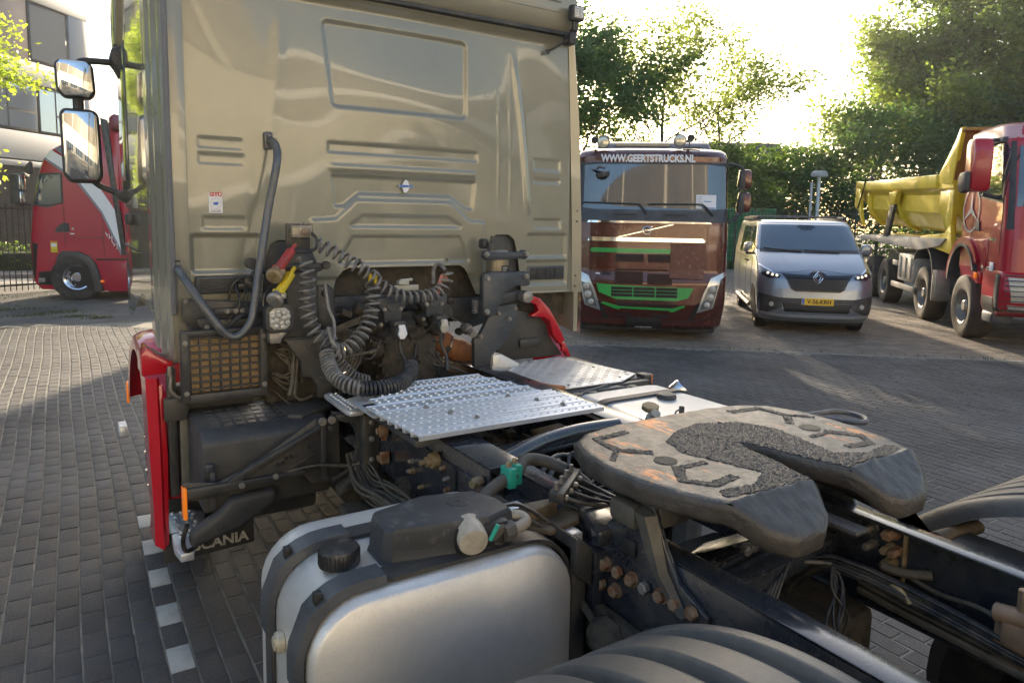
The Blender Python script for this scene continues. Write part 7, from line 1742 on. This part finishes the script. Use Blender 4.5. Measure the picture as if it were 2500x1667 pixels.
g = G(); g.tube([(-.99, 1.35, .36), (-1.0, 3.6, .36)], .035, 10); g.box((-.96, 1.5, .34), (-.9, 1.55, .42)); g.box((-.96, 3.3, .34), (-.9, 3.35, .42)); out(g, 'side_bar', mat('bar_steel', (.4, .4, .4), .3, .8), N_)
P_(H2, [(.50, .20), (.50, .50), (.62, .72), (.80, .80), (1.0, .80), (1.18, .72), (1.30, .5), (1.30, .2)], 'wheel_arch', SEAM, N_, kind='side-', off=.008, thick=.01, step=.1)
for s_ in (-1, 1):
    g = G(); x = s_*1.02
    g.prism([(x-.03*s_-.07, 1.38), (x+.08*s_, 1.36), (x+.12*s_, 1.42), (x+.11*s_, 1.52), (x+.06*s_, 1.565), (x-.05*s_, 1.56)], 1, 1.22, 1.40, .03); mh = out(g, 'wing_mirror', SILV, N_)
    g = G(); g.box((min(x-.08*s_, x+.08*s_), 1.25, 1.33), (max(x-.08*s_, x+.08*s_), 1.38, 1.375), .01); out(g, 'mirror_base', BLACKP, mh)
    wheel(N_, s_*.93, .92, .335, .335, .23, s_, mat('dark_alloy', (.06, .06, .065), .35, .6), TYRE, nuts=5, rimR=.66, hub=.05)
    wheel(N_, s_*.93, 4.2, .335, .335, .23, s_, mat('dark_alloy', (.06, .06, .065), .35, .6), TYRE, nuts=5, rimR=.66, hub=.05)
    g = G(); g.box((s_*.80-.04, 2.05, 1.995), (s_*.80+.04, 4.6, 2.075), .025); rl = out(g, 'roof_rail', BLACKP, N_)
    for y in (2.1, 3.2, 4.4):
        g = G(); g.box((s_*.80-.02, y, 1.95), (s_*.80+.02, y+.08, 2.03), .006); out(g, 'rail_foot', SILV, rl)
for y in (2.6, 3.9):
    g = G(); g.box((-.80, y, 2.05), (.80, y+.05, 2.085), .01); out(g, 'roof_bar', mat('roof_bar', (.12, .12, .125), .4, .4), N_)
g = G(); g.tube([(-.28, 2.15, 1.98), (-.30, 2.25, 2.02), (-.33, 2.3, 2.13)], .008, 6, rs=[.02, .010, .004]); out(g, 'antenna', BLACKP, N_)
g = G(); g.box((-.8, .3, .16), (.8, 4.8, .35), .05); out(g, 'underbody', BLACKD, N_)

# ---------------------------------------------------------------- red and yellow tipper
DM = frame2((13.11, 6.06), (.733, .680))
D_ = root('tipper_truck', 'red four axle tipper truck with a yellow tipping body at the right edge', 'truck', DM)
H3 = Hull([(1.02, -1.42, 1.20, .25), (1.25, -1.46, 1.25, .25), (1.75, -1.44, 1.25, .28), (2.4, -1.36, 1.25, .30), (3.25, -1.18, 1.24, .32), (3.36, -1.10, 1.22, .34), (3.52, -.95, 1.19, .4), (3.60, -.6, 1.08, .5)], p=2.8, yb=.60, xc=1.25)
H3.build('cab_body', REDD, D_)
S3 = lambda poly, name, m, **k: H3.patch('side-', poly, name, m, D_, **k)
S3([(-1.02, 2.35), (-.12, 2.48), (-.12, 3.20), (-.95, 3.24), (-1.05, 3.1)], 'door_window', GLASS)
S3([(-1.08, 2.30), (-.06, 2.43), (-.06, 3.26), (-.98, 3.30), (-1.10, 3.12)], 'window_surround', BLACKP, off=.003, thick=.01)
for y in (-1.12, .10): S3([(y, 1.5), (y+.012, 1.5), (y+.012, 3.3), (y, 3.3)], 'door_seam', SEAM, off=.004, thick=.008)
S3([(-1.25, 3.30), (.60, 3.32), (.60, 3.52), (-.85, 3.52), (-1.15, 3.44)], 'roof_panel', mat('faded_roof_paint', (.52, .30, .30), .4, 0, .1, 3, coat=.3), off=.010, thick=.02)
S3([(-.95, 3.25), (-.15, 3.27), (-.12, 3.32), (-.92, 3.33)], 'wind_deflector', BLACKP, off=.07, thick=.07)
S3([(-.25, 1.86), (-.05, 1.88), (-.05, 2.02), (-.22, 2.03)], 'door_handle', BLACKP, off=.02, thick=.03)
S3([(-.95, 1.72), (-.72, 1.72), (-.72, 1.76), (-.95, 1.76)], 'name_badge', CHROME, off=.012, thick=.012)
# star ring print
def star(cx, cz, R_, par):
    g = G(); n = 40; pts = [(-.012, cx+R_*math.cos(2*PI*i/n), cz+R_*math.sin(2*PI*i/n)) for i in range(n+1)]
    for a, c in zip(pts, pts[1:]):
        M_ = Matrix.Identity(4); a = Vector(a); c = Vector(c); d = (c-a); L_ = d.length
        g.prism([(-.001, -.018), (L_+.004, -.018), (L_+.004, .018), (-.001, .018)], 1, -.002, .002, M=Matrix.Translation(a) @ Matrix(((0, -1, 0, 0), (d.y/L_, 0, -d.z/L_, 0), (d.z/L_, 0, d.y/L_, 0), (0, 0, 0, 1))))
    for k in range(3):
        a_ = PI/2+k*2*PI/3; tip = (cx+R_*math.cos(a_), cz+R_*math.sin(a_))
        l = (cx+R_*.14*math.cos(a_+PI/3), cz+R_*.14*math.sin(a_+PI/3)); r_ = (cx+R_*.14*math.cos(a_-PI/3), cz+R_*.14*math.sin(a_-PI/3))
        g.prism([(cx, cz), l, tip, r_], 0, -.016, -.012)
    return out(g, 'star_ring_print', mat('pale_print', (.55, .50, .46), .5), par, angle=0)
star(.20, 2.22, .37, D_)
# mirrors (stand proud of the door)
g = G(); g.prism([(-.95, 2.50), (-.70, 2.48), (-.58, 2.60), (-.58, 3.22), (-.66, 3.33), (-.93, 3.31), (-1.0, 3.1)], 0, -.42, -.14, .05); mh = out(g, 'mirror_housing', REDD, D_)
g = G(); g.prism([(-.90, 2.50), (-.66, 2.46), (-.56, 2.54), (-.56, 2.74), (-.64, 2.80), (-.90, 2.80)], 0, -.50, -.36, .04); out(g, 'wide_mirror', BLACKP, D_)
g = G(); g.tube([(-.2, -.8, 3.28), (.05, -.85, 3.30)], .03, 8); g.tube([(-.2, -.8, 2.45), (.05, -.85, 2.38)], .035, 8); out(g, 'mirror_arm', BLACKP, mh)
# front face
P_(H3, [(.12, 2.25), (2.38, 2.25), (2.34, 3.18), (.16, 3.18)], 'windscreen', GLASS, D_, off=.006)
P_(H3, [(.02, 1.9), (.10, 1.9), (.12, 3.25), (.06, 3.25)], 'pillar_trim', BLACKP, D_, off=.008, thick=.01, step=.03)
P_(H3, [(.10, 1.95), (2.4, 1.95), (2.4, 2.22), (.10, 2.22)], 'cowl_panel', REDD, D_, off=.02, thick=.02)
# bumper, headlamp with guard
H4 = Hull([(.56, -1.30, 1.22, .22), (.70, -1.52, 1.27, .22), (.95, -1.56, 1.28, .22), (1.22, -1.50, 1.27, .22), (1.26, -1.44, 1.26, .22)], p=2.6, yb=-.62, xc=1.25)
H4.build('front_bumper', REDD, D_)
H4.patch('front', [(.10, .80), (.85, .80), (.85, 1.15), (.05, 1.18)], 'headlight', LENS, D_, off=.012, thick=.02)
H4.patch('front', [(.10, .64), (.55, .64), (.55, .74), (.06, .76)], 'fog_lamp', LENS, D_, off=.012, thick=.02)
for k in range(8): H4.patch('front', [(.0, .66+k*.078), (1.0, .66+k*.078), (1.0, .673+k*.078), (.0, .673+k*.078)], 'guard_bar', BLACKP, D_, off=.06, thick=.016)
H4.patch('side-', [(-1.30, .64), (-1.20, .64), (-1.20, 1.22), (-1.30, 1.22)], 'guard_end', BLACKP, D_, off=.03, thick=.03)
H4.patch('side-', [(-1.10, .60), (-.66, .60), (-.66, .84), (-1.10, .84)], 'step_recess', SEAM, D_, off=.006, thick=.01)
g = G(); g.box((-.01, -1.08, .42), (.3, -.64, .60), .04); out(g, 'entry_step', GREYP, D_)
g = G(); g.box((-.02, -.98, .92), (.02, -.70, .95), .005); g.box((-.01, -1.0, 1.24), (.05, -.45, 1.30), .01); out(g, 'step_tread', BLACKP, D_)
g = G(); g.box((-.024, -.98, 1.24), (-.01, -.84, 1.38), .003); out(g, 'info_sticker', WHITEP, D_)
def arch(y0, z0, R_, x0, x1, m_, par, a0=0, a1=180, th=.04, name='mudguard', R2=None):
    g = G(); R = []
    for i in range(21):
        a_ = rad(a0+(a1-a0)*i/20); co, si = math.cos(a_), math.sin(a_)
        R.append([(x0, y0+R_*co, z0+R_*si), (x1, y0+R_*co, z0+R_*si), (x1, y0+(R_-th)*co, z0+(R_-th)*si), (x0, y0+(R_-th)*co, z0+(R_-th)*si)])
    g.loft(R, cap0=True, cap1=True); return out(g, name, m_, par, angle=40)
arch(.35, .98, .78, -.05, .75, REDD, D_, 5, 150, .12); arch(.35, .98, .665, -.07, .7, BLACKP, D_, 0, 160, .05)
g = G(); g.box((-.03, -.46, 1.0), (.2, -.30, 1.20), .02); g.prism([(-.65, 1.2), (-.3, 1.5), (.0, 1.72), (-.65, 1.74)], 0, -.02, .3, .02); out(g, 'mudguard_front', REDD, D_)
g = G(); g.box((-.06, -.38, 1.08), (-.03, -.30, 1.18), .006); out(g, 'side_marker', AMBER, D_)
arch(2.67, .80, .76, -.04, .70, BLACKP, D_, 20, 175, .04)
g = G(); g.box((-.04, 1.86, .46), (.5, 1.96, .98), .02)
for k in range(3): g.box((-.06, 1.62+k*.09, .52), (.5, 1.67+k*.09, 1.08), .015)
out(g, 'step_frame', mat('grey_step', (.26, .26, .25), .4, .5, .15, 8), D_)
for y, st in ((.30, 0), (2.67, 0), (5.93, 1), (7.47, 1)):
    wheel(D_, -.02, y, .55, .55, .38, -1, STEEL if st == 0 else mat('dusty_rim', (.25, .24, .22), .55, .4, .2, 6), TYRED, nuts=10, dish=.02 if st == 0 else .12, rimR=.55)
    wheel(D_, 2.52, y, .55, .55, .38, 1, STEEL, TYRED, nuts=6, rimR=.55)
# chassis, side box
g = G(); g.box((.75, -.8, .75), (1.75, 8.6, 1.05), .02); g.box((.2, .9, .6), (2.3, 1.9, 1.1), .04); g.box((.5, 3.2, .6), (2.0, 7.8, 1.3), .05); out(g, 'chassis', BLACKD, D_)
g = G(); g.box((-.03, 3.25, .68), (.5, 4.55, 1.30), .04); sbx = out(g, 'tool_box', mat('dusty_silver_box', (.50, .47, .42), .5, .4, .1, 4, dirt=(.36, .31, .25), damt=.3, ds=5), D_)
for k in range(3):
    g = G(); g.box((-.05, 3.42+k*.42, .76), (-.03, 3.60+k*.42, 1.22), .008); out(g, 'box_rib', GREYM, sbx)
g = G(); g.box((-.06, 3.1, .50), (.0, 4.95, .62), .01); g.box((-.04, 4.6, 1.0), (.0, 5.0, 1.12), .01); out(g, 'side_guard', GREYM, D_)
# tipping body
g = G(); RR = []
sec = [(.02, 2.90), (.0, 2.84), (.0, 2.64), (.07, 2.58), (.10, 2.52), (.12, 2.16), (.20, 2.02), (.36, 1.82), (.56, 1.74), (1.25, 1.72), (1.90, 1.74), (2.12, 1.82), (2.30, 1.98), (2.36, 2.15), (2.42, 2.52), (2.5, 2.64), (2.5, 2.84), (2.48, 2.90)]
def lift(y): return .03*(y-1.3)
for y, k in ((1.30, 0), (1.9, 0), (2.2, 0), (8.3, 0), (9.2, .25), (9.75, .5)):
    RR.append([(x, y, z+lift(y)+(k*(2.9-z)*.9)) for x, z in sec])
g.loft(RR, closed=False); out(g, 'tipping_body', YBED, D_, angle=14)
g = G(); RI = [[(x+.05 if x < 1.25 else x-.05, y, z+.05) for x, z in r_] for r_ in [[(p[0], p[2]) for p in q] for q, y in [(RR[0], 1.3)]] for y in (1.35,)]
R = []
for y, k in ((1.35, 0), (8.3, 0), (9.7, .5)): R.append([((x+.05) if x < 1.25 else (x-.05), y, z+.05*(1 if z < 2.5 else 0)+lift(y)+(k*(2.9-z)*.9)) for x, z in sec[1:-1]])
g.b.free(); g = G(); g.loft(R, closed=False); out(g, 'body_inside', YBEDI, D_, angle=30)
g = G(); g.prism([(x, z+lift(1.3)) for x, z in sec], 1, 1.26, 1.32); out(g, 'front_wall', YBED, D_)
for x0, x1 in ((-.06, .10), (2.40, 2.56)):
    g = G(); g.prism([(2.15, 2.64+lift(2.2)), (2.15, 2.94), (8.35, 2.92+lift(8.3)), (9.8, 2.95+lift(9.6)), (9.8, 2.75+lift(9.6)), (8.3, 2.66+lift(8.3))], 0, x0, x1, .03); out(g, 'top_rail', YBED, D_)
g = G(); g.prism([(1.30, 2.70), (2.4, 2.80), (2.05, 2.98), (1.30, 3.50), (1.10, 3.70), (.98, 3.72), (1.10, 3.4)], 0, -.02, .05, .01); g.prism([(1.30, 2.70), (2.4, 2.80), (2.05, 2.98), (1.30, 3.50), (1.10, 3.70), (.98, 3.72), (1.10, 3.4)], 0, 2.45, 2.52, .01); out(g, 'canopy_side', YBED, D_)
g = G(); g.prism([(1.28, 2.7), (1.33, 2.7), (1.12, 3.68), (.90, 3.70), (.90, 3.64), (1.06, 3.62)], 0, .0, 2.5, .01); out(g, 'cab_canopy', YBEDI, D_)
g = G(); g.box((.30, .75, 2.65), (2.2, 1.2, 3.05), .04); out(g, 'dark_tank', BLACKP, D_)
for (y, dz) in ((8.35, 0), (5.35, 0)):
    g = G(); k = lift(y); g.prism([(.0, 2.60+k), (.0, 2.35+k), (.10, 2.0+k), (.32, 1.76+k), (.60, 1.66+k), (.60, 1.74+k), (.40, 1.84+k), (.22, 2.0+k), (.16, 2.15+k), (.10, 2.55+k)], 1, y-.10, y+.12, .012); out(g, 'body_rib', YBED, D_)
g = G(); k = lift(5.4); g.prism([(5.0, 2.60+k), (5.75, 2.60+k), (5.6, 2.30+k), (5.2, 2.30+k)], 0, -.07, .06, .02); out(g, 'ram_bracket', YBED, D_)
g = G(); k = 1.3; g.prism([(2.05, 2.60), (2.12, 2.25), (1.92, 2.15), (1.5, 1.75), (1.30, 1.75), (1.30, 2.6)], 0, .02, .12, .012); out(g, 'front_corner', YBED, D_)
g = G(); g.prism([(5.15, 2.55), (5.55, 2.55), (6.15, 1.60), (5.70, 1.60)], 0, -.05, .02, .01); out(g, 'dark_strut', BLACKD, D_)
for (y, z) in ((9.2, 3.06), (8.7, 3.2)): pass
g = G(); g.prism([(9.35, 2.35), (9.85, 2.45), (9.85, 3.20), (9.3, 3.18), (8.9, 2.2), (8.6, 1.9)], 0, -.05, .03, .01); out(g, 'tailgate_cheek', YBED, D_)
g = G(); g.tube([(-.07, 8.45, 3.2), (-.07, 8.7, 2.9), (-.07, 9.3, 2.4)], .02, 6); g.box((-.05, 8.0, 3.12), (.04, 8.12, 3.26), .02); out(g, 'tailgate_rod', BLACKD, D_)
# grey side platform and yellow subframe
g = G(); g.prism([(1.6, 1.55), (3.0, 1.42), (5.6, 1.48), (8.0, 1.52), (8.6, 1.45), (8.7, 1.55), (8.2, 1.66), (5.6, 1.64), (1.3, 1.70)], 0, -.06, .0, .01); g.prism([(1.3, 1.70), (8.3, 1.66), (8.3, 1.63), (1.3, 1.66)], 0, -.03, .85); out(g, 'side_platform', GREYM, D_)
g = G(); g.prism([(.95, 1.40), (1.2, 1.95), (1.5, 1.80), (3.0, 1.72), (3.3, 1.52), (2.2, 1.50), (1.6, 1.46)], 0, -.02, .06, .01); out(g, 'subframe_side', YBED, D_)
g = G(); g.prism([(1.0, 1.5), (8.4, 1.55), (8.4, 1.7), (1.0, 1.7)], 0, .5, 2.0, .02); out(g, 'subframe', YBED, D_)
g = G(); g.lathe([(.10, 0), (.10, .03), (.07, .04)], (.6, -.55, 3.58), (0, 0, 1), 20); bc = out(g, 'beacon_base', BLACKP, D_)
g = G(); g.lathe([(.085, 0), (.09, .05), (.075, .12), (.03, .155), (.001, .16)], (.6, -.55, 3.62), (0, 0, 1), 20); out(g, 'beacon_lens', mat('orange_beacon', (.85, .13, .01), .15, 0, 0, 1, coat=.8, emit=((1, .2, .01), .25)), bc)

# ---------------------------------------------------------------- red tractor at the left with white stripe
RM = Matrix.Translation((0.21, 17.92, 0)) @ Matrix(((-.535, .845, 0, 0), (-.845, -.535, 0, 0), (0, 0, 1, 0), (0, 0, 0, 1)))
R_ = root('red_tractor', 'red sleeper cab tractor with a white diagonal stripe parked by the left fence', 'truck', RM)
H5 = Hull([(.22, -1.00, 1.20, .30), (.40, -1.14, 1.23, .30), (1.15, -1.15, 1.25, .30), (2.0, -1.06, 1.25, .30), (2.7, -.90, 1.25, .32), (3.0, -.80, 1.24, .34), (3.2, -.66, 1.22, .4), (3.38, -.38, 1.18, .5), (3.52, .1, 1.10, .6), (3.58, .5, 1.0, .6)], p=2.8, yb=1.0, xc=-1.25)
H5.build('cab_body', REDT, R_)
S5 = lambda poly, name, m, par=None, **k: H5.patch('side+', poly, name, m, par or R_, **k)
S5([(-.86, 2.02), (-.55, 1.98), (-.20, 2.08), (-.20, 2.72), (-.80, 2.70), (-.90, 2.55)], 'window_surround', BLACKP, off=.004, thick=.01)
S5([(-.82, 2.06), (-.55, 2.03), (-.24, 2.12), (-.24, 2.68), (-.78, 2.66)], 'door_window', GLASS, off=.008)
S5([(-.41, 1.46), (-.10, 1.47), (-.11, 1.66), (-.22, 1.66), (-.36, 1.58)], 'door_handle', BLACKP, off=.010)
S5([(-.04, 1.52), (.01, 1.52), (.01, 1.56), (-.04, 1.56)], 'door_lock', CHROME, off=.02, thick=.02); S5([(-.09, 1.42), (.0, 1.42), (.0, 1.445), (-.09, 1.445)], 'small_badge', WHITEP, off=.01)
S5([(-.84, 3.22), (.10, 2.62), (.62, 1.92), (.99, 1.10), (1.0, 1.62), (.98, 1.80), (.80, 2.10), (.50, 2.55), (.25, 2.80), (-.70, 3.36)], 'white_stripe', WHITEP, off=.006, thick=.01, step=.05)
S5([(-.85, 3.18), (.08, 2.56), (.60, 1.87), (.985, .98), (.99, 1.10), (.62, 1.92), (.10, 2.62), (-.84, 3.22)], 'grey_stripe', mat('grey_print3', (.20, .21, .25), .5), off=.006, thick=.01, step=.05)
S5([(-.50, 3.33), (-.12, 3.40), (-.12, 3.05)], 'grey_flash', mat('grey_print3', (.20, .21, .25), .5), off=.006, thick=.01, step=.05)
st = S5([(-.52, 1.03), (-.38, 1.03), (-.38, 1.27), (-.52, 1.27)], 'blind_spot_sticker', mat('sticker_yellow', (.75, .55, .02), .5), off=.007)
S5([(-.51, 1.15), (-.39, 1.15), (-.39, 1.22), (-.51, 1.22)], 'sticker_print', WHITEP, st, off=.009); S5([(-.51, 1.07), (-.39, 1.07), (-.39, 1.08), (-.51, 1.08)], 'sticker_print', BLKP, st, off=.009); S5([(-.51, 1.245), (-.39, 1.245), (-.39, 1.265), (-.51, 1.265)], 'sticker_print', REDP, st, off=.009)
g = G()
hp_ = [(.67, 1.48), (.71, 1.38), (.70, 1.43), (.74, 1.45), (.76, 1.34), (.73, 1.36), (.80, 1.40), (.80, 1.28), (.86, 1.20), (.83, 1.19), (.92, 1.24), (.90, 1.12)]
g.tube([(.004, a, b) for a, b in hp_], .008, 5); out(g, 'pulse_print', WHITEP, R_)
text('S-WAY', .05, Matrix.Translation((.004, -.98, 1.80)) @ Matrix.Rotation(PI/2, 4, 'Z') @ Matrix.Rotation(PI/2, 4, 'X'), mat('pale_badge', (.45, .3, .33), .4), R_, ext=.001) if False else None
for (a, c, z0, z1) in ((-.21, -.20, 1.15, 2.0), (.615, .625, 1.0, 1.9), (-.16, .62, 1.355, 1.365)): S5([(a, z0), (c, z0), (c, z1), (a, z1)], 'door_seam', SEAM, off=.003, thick=.006)
S5([(-.95, .45), (-.90, .45), (-.80, 1.2), (-.95, 1.25), (-1.0, 1.2)], 'pillar_gap', SEAM, off=.004, thick=.008)
S5([(-.82, .32), (-.55, .32), (-.55, .62), (-.82, .60)], 'step_recess', SEAM, off=.006, thick=.01)
g = G(); g.box((-.06, -.83, .38), (.01, -.68, .47), .01); out(g, 'step_lamp', STEEL, R_)
S5([(-.62, 3.44), (-.2, 3.5), (-.2, 3.53), (-.6, 3.47)], 'roof_trim', REDT, off=.02, thick=.03)
# side fairings, wheel arch
g = G(); g.prism([(-.45, .22), (-.45, .62), (-.38, .95), (-.28, 1.06), (.08, 1.06), (.30, .96), (.44, .80), (.52, .50), (.56, .20), (.40, .2), (.36, .5), (.28, .75), (.10, .90), (-.15, .90), (-.28, .75), (-.33, .5), (-.35, .22)], 0, -.10, .05, .02); out(g, 'arch_trim', BLACKP, R_)
g = G(); g.prism([(.42, .86), (3.0, .90), (3.0, .22), (.66, .20)], 0, -.12, .0, .03); out(g, 'side_skirt', REDT, R_)
g = G(); g.prism([(.44, .875), (1.4, .90), (1.4, .93), (.44, .905)], 0, -.1, .012, .004); out(g, 'skirt_gap', SEAM, R_)
S5([(-.34, .2), (.52, .2), (.40, .75), (.1, .95), (-.2, .92), (-.33, .7)], 'arch_dark', SEAM, off=.002, thick=.004)
g = G(); g.box((.0, -.37, .70), (.055, -.30, .76), .006); out(g, 'side_marker', AMBER, R_)
g = G(); g.box((.0, .54, .40), (.055, .60, .45), .006); out(g, 'side_marker', AMBER, R_)
t = wheel(R_, .04, .03, .50, .50, .34, 1, CHROME, TYRE, nuts=10, dish=.0, rimR=.52)
for o in [o for o in R_.children if o.name.startswith(('tyre', 'rim'))]:
    o.matrix_basis = Matrix.Translation((.04, .03, 0)) @ Matrix.Rotation(rad(20), 4, 'Z') @ Matrix.Translation((-.04, -.03, 0))
wheel(R_, -2.5, .03, .50, .50, .34, -1, STEEL, TYRE, nuts=6)
wheel(R_, .0, 3.8, .50, .50, .5, 1, STEEL, TYRE, nuts=8)
g = G(); g.box((-1.7, .8, .55), (-.8, 4.6, .95), .02); g.box((-2.3, -.6, .2), (-.2, .9, .9), .05); out(g, 'chassis', BLACKD, R_)
# mirrors, side fin, roof
g = G(); g.prism([(-1.10, 2.06), (-.96, 2.02), (-.90, 2.10), (-.90, 2.62), (-.98, 2.68), (-1.10, 2.64)], 0, .12, .34, .03); mh = out(g, 'mirror_housing', BLACKP, R_)
g = G(); g.prism([(-.91, 2.34), (-.885, 2.36), (-.885, 2.64), (-.91, 2.64)], 0, .15, .32, .005); g.prism([(-.91, 2.06), (-.885, 2.08), (-.885, 2.30), (-.91, 2.30)], 0, .15, .32, .005); out(g, 'mirror_glass', MIRROR, mh)
g = G(); g.box((-.05, -1.0, 2.60), (.2, -.92, 2.70), .02); g.box((-.05, -1.0, 2.0), (.2, -.92, 2.08), .02); g.prism([(-.96, 2.78), (-.80, 2.95), (-.78, 2.72), (-.86, 2.66)], 0, .0, .12, .02); out(g, 'mirror_arm', BLACKP, mh)
g = G(); g.prism([(.66, 3.88), (.80, 3.84), (1.10, 1.0), (1.0, 1.0)], 0, -.06, .012, .01); out(g, 'rear_fin', BLACKD, R_)
g = G(); g.prism([(.82, 3.55), (1.16, 3.62), (1.18, 1.0), (1.10, 1.0), (.84, 3.4)], 0, -.3, -.02, .04); out(g, 'side_deflector', REDT, R_)
g = G(); g.prism([(.80, 3.64), (1.16, 3.70), (1.16, 3.92), (.9, 3.98), (.80, 3.9)], 0, -2.2, -.05, .04); out(g, 'roof_fairing', mat('dark_red_paint', (.16, .01, .03), .3, 0, .05, 2, coat=.5), R_)
g = G(); g.prism([(.0, 3.5), (.5, 3.78), (.78, 3.84), (.78, 3.5)], 0, -2.3, -.25, .04); out(g, 'roof_spoiler', REDT, R_)

# ---------------------------------------------------------------- thin air volume added to imitate lens glare near the sun
g = G(); g.box((-142, -142, -1.1), (142, 142, 22)); 
hz = bpy.data.materials.new('glare_air'); hz.use_nodes = True; hn = hz.node_tree
for n_ in list(hn.nodes):
    if n_.type != 'OUTPUT_MATERIAL': hn.nodes.remove(n_)
pv = hn.nodes.new('ShaderNodeVolumePrincipled'); pv.inputs['Color'].default_value = (.92, .94, 1, 1); pv.inputs['Density'].default_value = .0006; pv.inputs['Anisotropy'].default_value = .55
hn.links.new(pv.outputs[0], hn.nodes['Material Output'].inputs['Volume'])
me = bpy.data.meshes.new('glare_haze'); g.b.to_mesh(me); g.b.free(); me.materials.append(hz)
ho = bpy.data.objects.new('glare_haze', me); COL.objects.link(ho); ho['kind'] = 'stuff'
